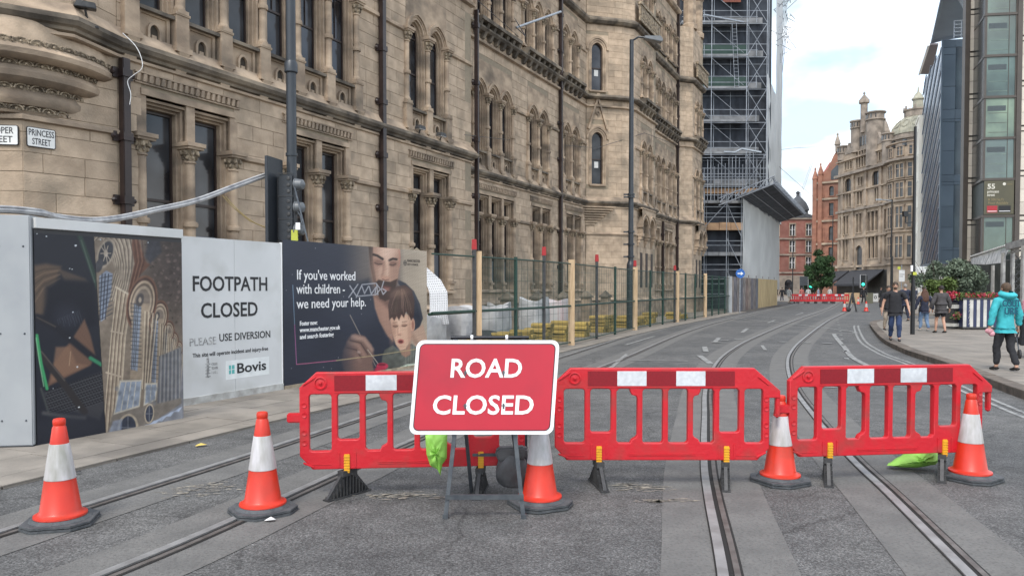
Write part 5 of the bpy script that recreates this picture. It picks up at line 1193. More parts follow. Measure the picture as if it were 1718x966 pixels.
def fat(s):
    for j in range(1, len(fl)):
        if fs_[j] >= s: t = (s-fs_[j-1])/(fs_[j]-fs_[j-1]); return fl[j-1].lerp(fl[j], t)
    return fl[-1]
def s_of_px(px):
    best = min(range(len(fl)), key=lambda j: abs(859+1240*fl[j].x/fl[j].y-px)); return fs_[best]
fence = thing('mesh_fence', 'green mesh site fence with dark posts and rails along the left kerb', 'fence', (0, 0, 0))
posts = [(797, 'd'), (803.5, 't'), (865, 'g'), (912, 'd'), (961, 't'), (1000, 'd'), (1031, 'g'), (1066, 't'), (1090, 'g'), (1113, 'g'), (1131, 'd'), (1135.5, 't'), (1151, 'g'), (1166, 'g'), (1183, 't'), (1195, 'g'), (1206, 'g'), (1216, 'g'), (1224, 'w')]
LAMPR = mat('lamp_red', (.35, .012, .015), .35, scale=10)
pp_ = [fat(s_of_px(p[0])) for p in posts]
li = 0
LB = ['red site lamp on the dark post nearest the fostering poster', 'second red site lamp along the green fence', 'third red site lamp along the green fence, by the lamp column', 'fourth red site lamp along the green fence', 'fifth and farthest red site lamp along the green fence']
for (px, k), p in zip(posts, pp_):
    mb = MB(); h = 2.42; d_ = Vector((UX, UY))
    if k == 'g': mb.tube([(p.x, p.y, 0), (p.x, p.y, h)], .045, 8); mb.build('post', GRN, fence)
    elif k == 'd': mb.box(p.x-.042, p.x+.042, p.y-.042, p.y+.042, 0, h+.05); mb.build('post', BLKP, fence)
    elif k == 't': mb.box(p.x-.09, p.x+.09, p.y-.10, p.y-.03, 0, h+.06); mb.build('timber_post', TIMB, fence)
    else: mb.box(p.x-.14, p.x+.14, p.y-.14, p.y+.14, 0, 2.45); mb.build('end_post', PG, fence)
for li, px in enumerate((797, 912, 1000, 1065, 1131)):
    p = fat(s_of_px(px)); t = thing('site_lamp', LB[li], 'lamp', (p.x, p.y, 2.47), group='red site lamps on the fence')
    o = MB(); o.prism([(-.06, .04), (.06, .04), (.05, .27), (-.05, .27)], -.045, .045); o.build('lens', LAMPR, t, bevel=.008); o = MB(); o.box(-.045, .045, -.045, .045, 0, .04); o.build('base', BLKP, t)
step = 0
pts3 = [fat(fs_[-1]*k/40) for k in range(41)]
for z, r_ in ((1.16, .03), (2.36, .018), (.12, .018)):
    mb = MB(); mb.tube([(p.x, p.y-.03, z) for p in pts3], r_, 6); mb.build('rail', GRN, fence)
gpts = [fat(s_of_px(q)) for q in (797, 865, 912, 961, 1000, 1031, 1066, 1090, 1113, 1135, 1151, 1166, 1183, 1195, 1206, 1216, 1224)]
for a, b in zip(gpts[:-1], gpts[1:]):
    mb = MB(); mb.add([(a.x, a.y, .08), (b.x, b.y, .08), (b.x, b.y, 2.36), (a.x, a.y, 2.36)], [(0, 1, 2, 3)]); mb.build('mesh_panel', MESHM, fence)
    w_ = MB(); n = max(4, int((b-a).length/.30))
    for i in range(1, n): q = a.lerp(b, i/n); w_.tube([(q.x, q.y, .1), (q.x, q.y, 2.34)], .0035, 4)
    for i in range(1, 8): w_.tube([(a.x, a.y, .1+i*.29), (b.x, b.y, .1+i*.29)], .0035, 4)
    o = w_.build('wire_grid', GRN, fence, raw=True); o['kind'] = 'stuff'
# first stretch between poster and post: open wire only
a = Vector((-1.70, 15.1)); b = gpts[0]
mb = MB(); mb.tube([(a.x, a.y, 1.13), (b.x, b.y, 1.15)], .03, 8); mb.build('rail', GRN, fence)
# ---- yellow stacked blocks
YB = mat('block_yellow', (.42, .30, .075), .7, col2=(.30, .21, .055), scale=6, c3=(.18, .13, .06), s3=3, island=.3)
def blockstack(x, y, n, rows, label):
    t = thing('block_stack', label, 'block stack', (x, y, .03), STREET+random.uniform(-.15, .15), group='yellow barrier blocks stacked inside the fence')
    for r_ in range(rows):
        for c in range(n):
            if r_ == rows-1 and random.random() < .35: continue
            mb = MB(); a = random.uniform(-.04, .04); x0 = c*.40+a; y0 = random.uniform(-.05, .05); z = r_*.125
            mb.prism([(x0, z), (x0+.37, z), (x0+.37, z+.075), (x0+.32, z+.118), (x0+.05, z+.118), (x0, z+.075)], y0, y0+.6); mb.box(x0+.1, x0+.27, y0-.012, y0, z+.03, z+.07)
            mb.build('block', YB, t, bevel=.012)
k = 0
nm = ['nearest', 'second', 'third', 'fourth', 'fifth', 'sixth', 'seventh', 'eighth', 'ninth', 'tenth', 'eleventh', 'twelfth', 'thirteenth']
for px, n, rows, off in ((748, 3, 4, 1.9), (812, 3, 3, .5), (848, 2, 3, .4), (890, 2, 4, .3), (920, 2, 4, .3), (950, 2, 5, .3), (980, 2, 5, .3), (1012, 2, 4, .3), (1040, 3, 5, .35), (1078, 3, 4, .35), (1100, 3, 3, .4), (1122, 3, 4, .4), (1160, 4, 3, .5)):
    p = fat(s_of_px(px)) if px > 790 else Vector((-1.45, 16.3)); q = p+Vector((-UY, UX))*off
    blockstack(q.x-.3, q.y, n, rows, nm[k]+' stack of yellow barrier blocks behind the green fence'); k += 1
# ---- white bulk bags and tarpaulins
BAGW = mat('bulk_bag', (.50, .50, .50), .85, col2=(.36, .36, .37), scale=3, bump=.9, bscale=9, c3=(.28, .28, .29), s3=2)
for i, (px, py_off, w, h, lb) in enumerate(((825, 1.6, 1.3, .95, 'crumpled pale tarpaulin heap just behind the first timber post'), (886, 1.5, .95, 1.12, 'white bulk bag sagging behind the second green post'), (932, 1.5, .95, 1.10, 'white bulk bag next to the third fence post'),
                                          (956, 1.9, .7, 1.15, 'tall white bulk bag by the second timber post'), (992, 1.5, .95, 1.28, 'large white bulk bag with raised corners'), (1020, 1.5, 1.0, 1.2, 'white and pink striped bulk bag left of the tall lamp column'))):
    p = fat(s_of_px(px)); q = p+Vector((-UY, UX))*(py_off+.45)
    n = 9; vs = []; fs2 = []; rnd = random.Random(i+20)
    rings = 8; m_ = 28
    for r_ in range(rings+1):
        f = r_/rings
        for j in range(m_):
            t = 2*math.pi*j/m_; sq = 1/max(abs(math.cos(t)), abs(math.sin(t))); sq = 1+(sq-1)*.75
            rr_ = w/2*(1+.08*math.sin(f*3.1))*sq*(1+.03*math.sin(3*t+i)+rnd.uniform(-.015, .015)); z = h*f*(1+.06*math.sin(2*t+i)*f)
            vs.append((rr_*math.cos(t), rr_*math.sin(t)*.8, z))
    for r_ in range(rings):
        for j in range(m_): fs2.append((r_*m_+j, r_*m_+(j+1) % m_, (r_+1)*m_+(j+1) % m_, (r_+1)*m_+j))
    top = len(vs); vs.append((0, 0, h*.82)); fs2 += [(rings*m_+j, rings*m_+(j+1) % m_, top) for j in range(m_)]
    mb = MB(); mb.add(vs, fs2); o = mb.build('bulk_bag', BAGW if i != 5 else mat('pink_bag', (.55, .42, .42), .85, col2=(.5, .5, .5), scale=12, stretch=(1, 1, .02), bump=.6, bscale=8), None, smooth=True); o.location = (q.x, q.y, .03); o.rotation_euler = (0, 0, STREET); tag(o, lb, 'bulk bag', 'bulk bags behind the fence')
dk = blob('black_sheet', (-.75, 19.2, .30), .5, BLACK, seed=8, sx=1.2, sy=.7, sz=.55, amp=.25, flat=.28); tag(dk, 'crumpled black plastic sheet below the pale tarpaulin', 'plastic sheet')
# ---- stone piers with pyramid caps
pr = []
for i, px in enumerate((851, 902, 945, 984, 1016)):
    Y = (27.4, 29.4, 31.5, 33.8, 36.0)[i]; X = (px-859)/1240*Y; t = thing('stone_pier', ['nearest', 'second', 'third', 'fourth', 'farthest'][i]+' stone pier with a pointed cap between fence and town hall', 'stone pier', (X, Y, 0), STREET, group='pointed stone piers in front of the town hall')
    o = MB(); o.box(-.2, .2, -.2, .2, 0, 1.22); o.build('shaft', STONE_M, t, bevel=.02); o = MB(); o.prism([(-.25, 1.22), (.25, 1.22), (.25, 1.29), (.22, 1.32), (-.22, 1.32), (-.25, 1.29)], -.25, .25)
    o.add([(-.22, -.22, 1.32), (.22, -.22, 1.32), (.22, .22, 1.32), (-.22, .22, 1.32), (0, 0, 1.56)], [(0, 1, 4), (1, 2, 4), (2, 3, 4), (3, 0, 4)]); o.build('cap', SOOT, t)
# ---- perforated white chute
ch = thing('debris_chute', 'pale perforated sheet sloping down like a slide beside the fostering poster', 'chute', (0, 0, 0))
pth = [(-2.62, 18.9, 2.62), (-2.25, 18.6, 2.15), (-1.95, 18.3, 1.85), (-1.80, 18.1, 1.55), (-1.78, 18.0, 1.25), (-1.78, 17.9, 1.0), (-1.74, 17.9, .78)]
CH = mat('perforated_sheet', (.55, .56, .58), .5, col2=(.44, .45, .47), scale=40)
mb = MB(); n = len(pth); wd = .22
vs = [(x-wd*(.35+.65*min(1, i/2.5)), y, z) for i, (x, y, z) in enumerate(pth)]+[(x+wd*(.3+.7*min(1, i/2.5)), y-.05, z+.02) for i, (x, y, z) in enumerate(pth)]
vs += [(x, y+.03, z) for x, y, z in vs]; mb.add(vs, [(i, i+1, n+i+1, n+i) for i in range(n-1)]+[(2*n+i, 3*n+i, 3*n+i+1, 2*n+i+1) for i in range(n-1)]); mb.build('sheet', CH, ch, raw=True)
hm = MB()
for i in range(n-1):
    for k in range(5):
        for c in range(8):
            t = (k+.5)/5; s_ = (c+.5)/8; A = Vector(vs[i]).lerp(Vector(vs[i+1]), t); B = Vector(vs[n+i]).lerp(Vector(vs[n+i+1]), t); p = A.lerp(B, s_); hm.box(p.x-.009, p.x+.009, p.y-.006, p.y+.004, p.z-.012, p.z+.012)
o = hm.build('perforations', mat('hole_grey', (.24, .25, .26), .8), ch, raw=True); o['kind'] = 'stuff'
# ---- cables over the hoardings
CAB = mat('white_conduit', (.50, .50, .50), .5, col2=(.38, .38, .39), scale=9, c3=(.2, .2, .22), s3=6)
pts = []
for (px, py, Y) in ((-25, 352, 8.6), (20, 353, 8.8), (70, 358, 9.1), (95, 365, 9.5), (150, 371, 10.0), (200, 367, 10.6), (260, 354, 11.2), (330, 338, 11.8), (390, 316, 12.3), (440, 298, 12.7), (466, 291, 12.9)):
    pts.append(((px-859)/1240*Y, Y, 1.67+(483-py)/1240*Y))
cb = MB(); cb.tube(smooth3(pts), .044, 8); cb.tube(smooth3([(x+.02, y-.03, z+.035) for x, y, z in pts]), .014, 6); 
o = cb.build('cable_bundle', CAB, None, smooth=True); tag(o, 'pale conduit and cables slung over the tops of the hoardings', 'cable')
wi = MB(); yw = []
for (px, py, Y) in ((380, 330, 12.3), (398, 350, 12.4), (425, 372, 12.6), (455, 385, 12.8)): yw.append(((px-859)/1240*Y, Y, 1.67+(483-py)/1240*Y))
wi.tube(smooth3(yw), .008, 5); wi.tube([(x-.05, y, z+.01) for x, y, z in yw], .008, 5); o = wi.build('loose_wires', mat('yellow_wire', (.45, .34, .15), .6), None); tag(o, 'two thin yellowish wires looping below the conduit', 'cable')
w2 = MB(); ww = []
for (px, py) in ((212, 60), (232, 80), (242, 100), (243, 118), (228, 130), (219, 140), (224, 160), (222, 178)): ww.append(((px-859)/1240*13.3, 13.3, 1.67+(483-py)/1240*13.3))
w2.tube(smooth3(ww), .006, 5); o = w2.build('white_cable', SWHITE, None); tag(o, 'thin white cable looping down the wall beside the first downpipe', 'cable')
# ---- signal pole with traffic signal
tp = thing('signal_pole', 'tall dark blue-grey pole rising behind the hoardings, cropped at the top', 'pole', (-3.90, 13.15, 0))
o = MB(); o.tube([(0, 0, 0), (0, 0, 11)], .092, 16, r2=.080); o.build('pole_shaft', POLE, tp, smooth=True); o = MB(); o.lathe([(.095, 5.45), (.115, 5.47), (.115, 5.62), (.095, 5.66)], n=16); o.lathe([(.10, 4.0), (.105, 4.0), (.105, 4.05), (.1, 4.05)], n=16); o.build('collar', POLE, tp, smooth=True)
ts = thing('traffic_signal', 'black three lamp traffic signal seen side on, fixed to the tall pole', 'traffic light', (-3.86, 12.72, 0), R(-12))
SG = mat('signal_black', (.022, .026, .032), .45, scale=9, bump=.1)
o = MB(); o.box(-.17, .14, -.02, .12, 2.46, 3.62); o.build('housing', SG, ts, bevel=.03)
o = MB(); o.box(-.265, -.205, -.26, .24, 2.40, 3.90); o.build('backing_board', SG, ts, bevel=.006)
for k in range(3):
    z = 2.66+k*.39; o = MB(); o.M = Matrix.Translation((.14, .05, z)) @ Matrix.Rotation(R(90), 4, 'Y'); o.lathe([(.11, 0), (.11, .02), (.10, .02), (.085, .13), (.02, .17)], n=16); o.build('visor', mat('visor_grey', (.12, .13, .14), .4), ts, smooth=True)
    for j in range(3):
        o = MB(); o.M = Matrix.Translation((.04, -.022, z-.12+j*.11)) @ Matrix.Rotation(R(90), 4, 'X'); o.lathe([(.032, 0), (.032, .008), (.02, .012)], n=10); o.build('vent_stud', BLKP, ts)
    o = MB(); o.box(-.16, .13, -.028, -.018, z+.185, z+.195); o.build('housing_seam', BLKP, ts)
o = MB(); o.box(.10, .22, -.05, -.03, 2.44, 2.66); o.build('yellow_sticker', mat('sticker_yellow', (.45, .48, .06), .5, scale=12), ts); o = MB(); o.box(.19, .27, -.06, -.04, 2.66, 2.78); o.build('white_tag', SWHITE, ts)
o = MB(); o.tube([(.16, -.03, 3.4), (.22, -.05, 3.2), (.35, -.1, 2.8), (.45, -.12, 2.44)], .014, 6); o.tube([(.15, .0, 3.05), (.25, 0, 2.9), (.30, -.02, 2.7)], .012, 6); o.build('cable', SFR, ts)
# ---- tall lamp column
lc = thing('lamp_column', 'tall dark lamp column with an arm to the right, standing inside the green fence', 'street lamp', (4.80, 29.9, 0))
o = MB(); o.tube([(0, 0, 0), (0, 0, 2.6)], .17, 16); o.tube([(0, 0, 2.6), (0, 0, 2.75)], .17, 16, r2=.12); o.tube([(0, 0, 2.75), (0, 0, 11.6)], .11, 14, r2=.085); o.build('column_shaft', POLE, lc, smooth=True)
o = MB(); o.tube([(0, 0, 11.55), (.25, -.1, 11.68), (.55, -.2, 11.62)], .04, 8); o.build('arm', POLE, lc); o = MB(); o.prism([(.45, 11.56), (1.15, 11.42), (1.2, 11.5), (1.1, 11.66), (.45, 11.66)], -.35, -.05); o.build('lantern', mat('lantern_grey', (.16, .17, .18), .4), lc, bevel=.02)
for z in (5.3, 5.4, 2.9, 3.4, 3.9): o = MB(); o.lathe([(.12, z), (.15, z), (.15, z+.07), (.12, z+.07)], n=14); o.box(-.30, -.1, -.03, .03, z, z+.06); o.build('band_clamp', POLE, lc)
# ---- bracket light on facade
bk = thing('wire_bracket', 'slender white bracket arm holding a tram wire off the town hall', 'bracket', (0, 0, 0))
P0 = ((940-859)/1240*32.8, 32.8, 1.67+(483-25)/1240*32.8); P1 = ((866-859)/1240*31, 31, 1.67+(483-51)/1240*31)
o = MB(); o.tube([P0, P1], .05, 8); o.build('arm', GALV, bk); o = MB(); o.tube([((862-859)/1240*31, 31, 12.9), (P1[0]+.4, 31, 12.1), (P1[0], 31, P1[2])], .02, 6); o.build('stay', DARKM, bk)
# spot lights on ledges
for (px, py, lb) in ((150, 15, 'black floodlight on the ledge above the corner'), (706, 216, 'left floodlight of the pair on the ledge'), (741, 228, 'right floodlight of the pair on the ledge')):
    Y = 12.6 if px < 200 else (21.9 if px < 720 else 22.9); t = thing('floodlight', lb, 'floodlight', ((px-859)/1240*Y, Y, 1.67+(483-py)/1240*Y), R(60 if px > 200 else 30))
    o = MB(); o.prism([(-.17, -.05), (.17, -.05), (.15, .05), (-.12, .06)], -.09, .09); o.build('lamp_head', BLKP, t, bevel=.01); o = MB(); o.bar((0, 0, -.05), (.05, .15, -.30), .03); o.bar((0, .15, -.3), (.2, .1, -.3), .05, .03); o.build('mount', BLKP, t)
    if px > 200: o = MB(); o.box(-.14, .14, -.085, .085, -.056, -.05); o.build('lens', SWHITE, t)
# ---- street name plates on the corner
SGW = mat('enamel_white', (.70, .70, .68), .35, col2=(.60, .60, .58), scale=5)
def wall_pt(p0, p1, s_, out):
    a, b = Vector(p0), Vector(p1); d = (b-a).normalized(); q = a+d*s_+Vector((d.y, -d.x))*out; X = -14.07+q.x*UX-q.y*UY; Y = q.x*UY+q.y*UX; return X, Y, STREET+math.atan2(d.y, d.x)
for (p0, p1, s_, w, l1, l2, lb, ln1, ln2) in (((13.68, .27), (15.2, 0), .27, .44, 'PRINCESS', 'STREET', 'white street name plate reading Princess Street, right of the wall corner', .385, .28), ((11.77, 3.1), (13.68, .27), 3.05, .62, 'COOPER', 'STREET', 'white street name plate reading Cooper Street, left of the wall corner', .47, .44)):
    X, Y, a = wall_pt(p0, p1, s_, .02); t = thing('street_name_plate', lb, 'street sign', (X, Y, 4.19), a)
    o = MB(); o.prism(rrect(-w/2, w/2, -.165, .165, .03), -.006, .012); o.build('frame', INK, t); o = MB(); o.prism(rrect(-w/2+.012, w/2-.012, -.153, .153, .02), -.009, -.002); o.build('plate', SGW, t)
    put_text(l1, .15, (0, -.0105, .025), INK, t, width=ln1, bold=.001); put_text(l2, .15, (0, -.0105, -.12), INK, t, width=ln2, bold=.001)
# ================================================================ SCAFFOLDED TOWER
SHEET = mat('white_sheeting', (.62, .62, .60), .6, col2=(.52, .52, .505), scale=.8, bump=.2, bscale=1.5, c3=(.42, .42, .41), s3=.4)
NET = mat('dark_netting', (.040, .047, .060), .9, col2=(.016, .019, .026), scale=1.6, stretch=(1, 1, .4))
TUBE = mat('scaffold_tube', (.31, .335, .37), .5, metal=.3, col2=(.19, .21, .24), scale=1.5)
DECK = mat('scaffold_board', (.22, .225, .235), .8, col2=(.12, .125, .13), scale=1.2)
WOODB = mat('timber_lagging', (.36, .23, .13), .85, col2=(.24, .15, .09), scale=1.5)
sc1 = thing('scaffolded_building', 'building wrapped in tube scaffolding and white sheeting beyond the gothic town hall', 'building', (18.05, 58.0, 0), 0)
DX, DY = .4422, .8969      # street direction of this block
PX, PY = -.897, .442       # left along the front (perpendicular)
def fp(a, d, z, Y0=0.):    # a = metres along the front to the left, d = metres along the street from the front edge
    return (PX*a+DX*d, PY*a*0+DY*d, z) if False else (-a+DX*d, DY*d, z)
# lower block: front face 58 m away
LOW = 4.6
o = MB(); o.add([fp(0,.9,0), fp(6,.9,0), fp(6,.9,8.6), fp(0,.9,8.6)], [(0,1,2,3)]); o.add([fp(0,.9,8.6), fp(6,.9,8.6), fp(6,26,8.6), fp(0,26,8.6)], [(0,1,2,3)]); o.build('netting', NET, sc1, raw=True)
def tubes(name, L_, r=.028, n=5, m=TUBE, par=None, stuff=False):
    mb = MB()
    for a, b in L_: mb.tube([a, b], r, n, caps=False)
    o = mb.build(name, m, par or sc1, raw=True)
    if stuff: o['kind'] = 'stuff'
    return o
for i, a in enumerate((.1, 1.25, 3.0, 4.4)): tubes('standard', [(fp(a, 0, 0), fp(a, 0, 9.2))], .035); tubes('standard', [(fp(a, .8, 0), fp(a, .8, 8.6))], .03)
for z in (1.2, 2.0, 3.1, 3.5, 5.0, 5.35, 7.2, 7.5, 8.0):
    tubes('ledger', [(fp(-.0 if z < 8 else 0, 0, z), fp(4.6, 0, z))], .03)
for (a, z0, b, z1) in ((1.25, 3.1, .0, .9), (1.25, 8.3, .05, 5.6), (1.25, 5.6, .05, 3.2), (1.25, 8.3, 3.0, 6.4)): tubes('brace', [(fp(a, -.03, z0), fp(b, -.03, z1))], .03)
for z, h, m in ((4.2, .28, DECK), (2.35, .05, DECK), (6.2, .60, WOODB), (8.3, .22, DECK)):
    for k in range(5):
        mb = MB(); a0 = -.0+k*.92; p, q = fp(a0+.02, 0, 0), fp(a0+.90, 0, 0); mb.box(q[0], p[0], -.02, .75, z, z+h*(1 if m is DECK else random.uniform(.93, 1))); mb.build('scaffold_board', m, sc1)
# lower side sheet (street side), rippled
def sheet(d0, d1, z0, z1, name='sheet', out=0., m=SHEET, n=30, topfn=None, botfn=None):
    vs = []; fs = []; k = 14
    for i in range(n+1):
        d = d0+(d1-d0)*i/n; zt = topfn(d) if topfn else z1; zb = botfn(d) if botfn else z0
        for j in range(k+1):
            z = zb+(zt-zb)*j/k; w = out+.02*math.sin(d*2.1+z*.4)+.02*math.sin(z*1.7+d*.7)
            p = fp(0, d, z); vs.append((p[0]+.897*w, p[1]-.442*w, z))
    for i in range(n):
        for j in range(k): a = i*(k+1)+j; fs.append((a, a+k+1, a+k+2, a+1))
    mb = MB(); mb.add(vs, fs); return mb.build(name, m, sc1, smooth=True)
sheet(0, 24.5, 1.5, 8.7)
# upper block: front face ~70 m away, right edge on the same line
d1 = 13.3
def up(a, d, z): return fp(a, d1+d, z)
o = MB(); o.add([up(0,1.3,8.6), up(8.5,1.3,8.6), up(8.5,1.3,40), up(0,1.3,40)], [(0,1,2,3)]); o.build('netting', NET, sc1, raw=True)
o = MB(); o.add([up(0,1.3,8.6), up(0,1.3,40), up(0,3.2,40), up(0,3.2,8.6)], [(0,1,2,3)]);  o.build('netting', NET, sc1, raw=True)
for a in (0, 1.9, 5.2, 7.6): 
    for d in (0, 1.1): tubes('standard', [(up(a, d, 9), up(a, d, 34))], .042)
lifts = [11.3, 14.3, 17.3, 20.4, 23.4, 26.5, 29.6]
for z in lifts:
    mb = MB(); p, q = up(0, 0, 0), up(8.0, 0, 0); mb.box(q[0], p[0]-1.8, p[1], p[1]+1.1, z, z+.20); mb.build('scaffold_board', DECK, sc1)
    for h in (.55, 1.1): tubes('guard_rail', [(up(0 if h > 1 else .9, 0, z+h), up(8, 0, z+h))], .036)
    tubes('ledger', [(up(0, 0, z-.1), up(8, 0, z-.1))], .036)
    for a in (1.0, 5.9): tubes('standard', [(up(a, 0, z), up(a, 0, z+1.2))], .03)
    for (a, b) in ((0, 1.9), (1.9, 0)): tubes('brace', [(up(a, -.03, z), up(b, -.03, z+3))], .03)
for k in range(24): a = .2+k*.33; tubes('standard', [(up(a, -.1, 9.0), up(a, -.1, 9.4+random.uniform(3.2, 5.2)))], .03)
for z in (9.6, 10.4, 12.1, 12.9, 13.9): tubes('ledger', [(up(0, -.12, z), up(8.2, -.12, z))], .03)
mb = MB(); p, q = up(0, 0, 0), up(8.0, 0, 0); mb.box(q[0], p[0], p[1]+.3, p[1]+.4, 10.6, 11.1); mb.build('timber_lagging', WOODB, sc1)
mb = MB(); p, q = up(2.6, .6, 0), up(4.3, .6, 0); mb.box(q[0], p[0], p[1], p[1]+.05, 28.6, 30); mb.build('orange_sheet', mat('orange_sheet', (.22, .07, .04), .8, col2=(.15, .05, .04), scale=3), sc1)
for zz in (20.6, 23.6): mb = MB(); p, q = up(1.9, .6, 0), up(7.3, .6, 0); mb.box(q[0], p[0], p[1], p[1]+.04, zz, zz+1.0); mb.build('green_netting', mat('green_netting', (.035, .065, .055), .9, scale=2), sc1)
tubes('ladder', [(up(2.6, -.05, 20.4), up(2.9, -.05, 26.4)), (up(3.0, -.05, 20.4), up(3.3, -.05, 26.4))]+[(up(2.6+.05*k*.33, -.05, 20.6+k*.33), up(3.0+.05*k*.33, -.05, 20.6+k*.33)) for k in range(17)], .022)
# upper side sheet with the missing bay that shows sky
def topf(d): return 21.9-.07*(d-d1)
sheet(d1, d1+6.8, 8.6, 22, topfn=topf, n=16); 
sheet(d1+6.8, d1+12.4, 8.6, 36, topfn=lambda d: 36-(d-d1-6.8)*.2, n=14)
# lattice at the top of the far corner
L_ = []; rnd = random.Random(5)
for k in range(70):
    d = d1+6+rnd.random()*7; z = 26+rnd.random()*12-(0 if d > d1+8 else 0); w = rnd.random()*2.2*(z-24)/12; p = fp(0, d, z); A = (p[0]+.897*w, p[1]-.442*w, z); B = (A[0]+rnd.uniform(-1.2, 1.2), A[1]+rnd.uniform(-1, 1), z+rnd.uniform(-1.4, 1.4)); L_.append((A, B))
for k in range(9):
    z0 = 25+k*1.4; p = fp(0, d1+12.2, z0); L_.append(((p[0], p[1], z0), (p[0]+.5, p[1], z0+5)))
tubes('top_lattice', L_, .035, 4, stuff=True)
# protective fan over the pavement
def fan(d, w): p = fp(0, d, 0); return (p[0]+.897*w, p[1]-.442*w, 8.75+w*.30)
mb = MB(); A, B, C, D = fan(-1.2, -.3), fan(-1.2, 2.4), fan(24.5, 2.4), fan(24.5, -.3); mb.add([A, B, C, D]+[(x, y, z+.06) for x, y, z in (A, B, C, D)], [(0,1,2,3),(4,7,6,5),(0,4,5,1),(1,5,6,2),(2,6,7,3),(3,7,4,0)])
mb.build('fan_deck', mat('fan_boards', (.06, .065, .08), .8, col2=(.03, .035, .045), scale=1, stretch=(1, 1, 1)), sc1)
L_ = []
for k in range(33): d = -1.2+k*.8; L_ += [(fan(d, -.2), tuple(Vector(fan(d, 2.7))+Vector((0, 0, .05)))), (tuple(Vector(fan(d, 2.4))+Vector((0, 0, .0))), tuple(Vector(fan(d, 2.5))+Vector((0, 0, .45)))), (tuple(Vector(fan(d, 2.4))+Vector((0, 0, .4))), tuple(Vector(fan(d+.8, 2.4))+Vector((0, 0, .05))))]
for w in (0, .8, 1.6, 2.4): L_.append((tuple(Vector(fan(-1.2, w))-Vector((0, 0, .08))), tuple(Vector(fan(24.5, w))-Vector((0, 0, .08)))))
L_ += [(tuple(Vector(fan(-1.2, 2.4))+Vector((0, 0, .42))), tuple(Vector(fan(24.5, 2.4))+Vector((0, 0, .42))))]
tubes('fan_tubes', L_, .035, 4, stuff=True)
tr = []
for (za, zb) in ((0, 0), (.55, .55)): tr.append((tuple(Vector(fan(-1.25, -1.6))+Vector((0, 0, za-.2))), tuple(Vector(fan(-1.25, 2.5))+Vector((0, 0, zb)))))
for k in range(7): tr.append((tuple(Vector(fan(-1.25, -1.5+k*.57))+Vector((0, 0, 0))), tuple(Vector(fan(-1.25, -1.5+(k+1)*.56))+Vector((0, 0, .5)))))
tubes('fan_truss', tr, .045, 5)
for z in lifts:
    for h in (-.5,): tubes('ledger', [(up(0, 1.0, z+h), up(8, 1.0, z+h))], .026)
    for a in (3.6,): tubes('standard', [(up(a, 1.05, z), up(a, 1.05, z+3))], .026)
    tubes('brace', [(up(5.2, 1.0, z), up(7.6, 1.0, z+3))], .026); tubes('brace', [(up(5.2, .02, z+2.8), up(2.2, .02, z+.3))], .026)
    mb = MB(); p, q = up(.3+random.random(), .9, 0), up(4+random.random()*3, .9, 0); mb.box(q[0], p[0], p[1], p[1]+.04, z+.2, z+.75); mb.build('toe_board', DECK, sc1)
# ---- printed site hoarding at the foot
sh_ = thing('site_hoarding', 'printed and bare timber site hoarding continuing beyond the green fence', 'hoarding', (14.6, 49.4, .03), math.atan2(22.1, 11.1))
PR = [(.30, .24, .20), (.20, .19, .21), (.26, .22, .2), (.16, .17, .2), (.3, .26, .24), (.24, .17, .14)]
x = 0; k = 0
while x < 24:
    w = 1.22; mb = MB(); mb.box(x+.01, x+w-.01, 0, .04, 0, 2.4); tan = x > 12
    mb.build('printed_panel' if not tan else 'plywood_panel', mat('panel_%d' % (k % 6), PR[k % 6], .7, col2=tuple(c*.35 for c in PR[k % 6]), scale=3.5, stretch=(1, 1, .5)) if not tan else mat('plywood', (.50, .38, .20), .8, col2=(.36, .26, .13), scale=2, stretch=(1, 1, .3)), sh_); x += w; k += 1
    if k % 3 == 0: mb = MB(); mb.box(x-.05, x+.05, -.03, .0, 2.42, 2.62); mb.build('site_lamp', mat('lamp_dark_red', (.08, .02, .02), .5), sh_)
bs = thing('direction_sign', 'round blue arrow sign pointing right above the site hoarding', 'road sign', (15.0, 48.6, 0))
o = MB(); o.tube([(0, .05, 0), (0, .05, 2.95)], .035, 8); o.build('post', GALV, bs)
o = MB(); o.M = Matrix.Translation((0, 0, 2.62)) @ Matrix.Rotation(R(90), 4, 'X'); o.lathe([(.30, 0), (.30, .01)], n=24); o.build('sign_disc', mat('sign_blue', (.02, .12, .42), .4), bs)
o = MB(); o.box(-.18, .05, -.016, -.011, 2.585, 2.655); o.prism([(.03, 2.50), (.20, 2.62), (.03, 2.74)], -.016, -.011); o.build('arrow', SWHITE, bs)
# ================================================================ FAR BUILDINGS
BRK = mat('red_brick', (.27, .125, .10), .9, col2=(.22, .085, .065), scale=1.3, c3=(.16, .07, .055), s3=.3, island=.1)
TERRA = mat('terracotta', (.34, .16, .105), .9, col2=(.23, .105, .072), scale=1.2, c3=(.17, .10, .075), s3=.3)
FST = mat('far_sandstone', (.43, .34, .25), .9, col2=(.27, .21, .16), scale=.8, c3=(.13, .105, .085), s3=.25)
FSTD = mat('far_sandstone_dark', (.30, .25, .205), .9, col2=(.17, .142, .117), scale=1)
FGL = mat('far_glass', (.035, .038, .042), .2, col2=(.07, .075, .08), scale=.6)
SLATE = mat('slate', (.07, .075, .085), .7, col2=(.045, .05, .055), scale=2)
COPP = mat('lead_dome', (.36, .34, .26), .7, col2=(.24, .23, .18), scale=1.2)
def facade_M(p0, p1): a, b = Vector(p0), Vector(p1); return math.atan2(b.y-a.y, b.x-a.x), (b-a).length
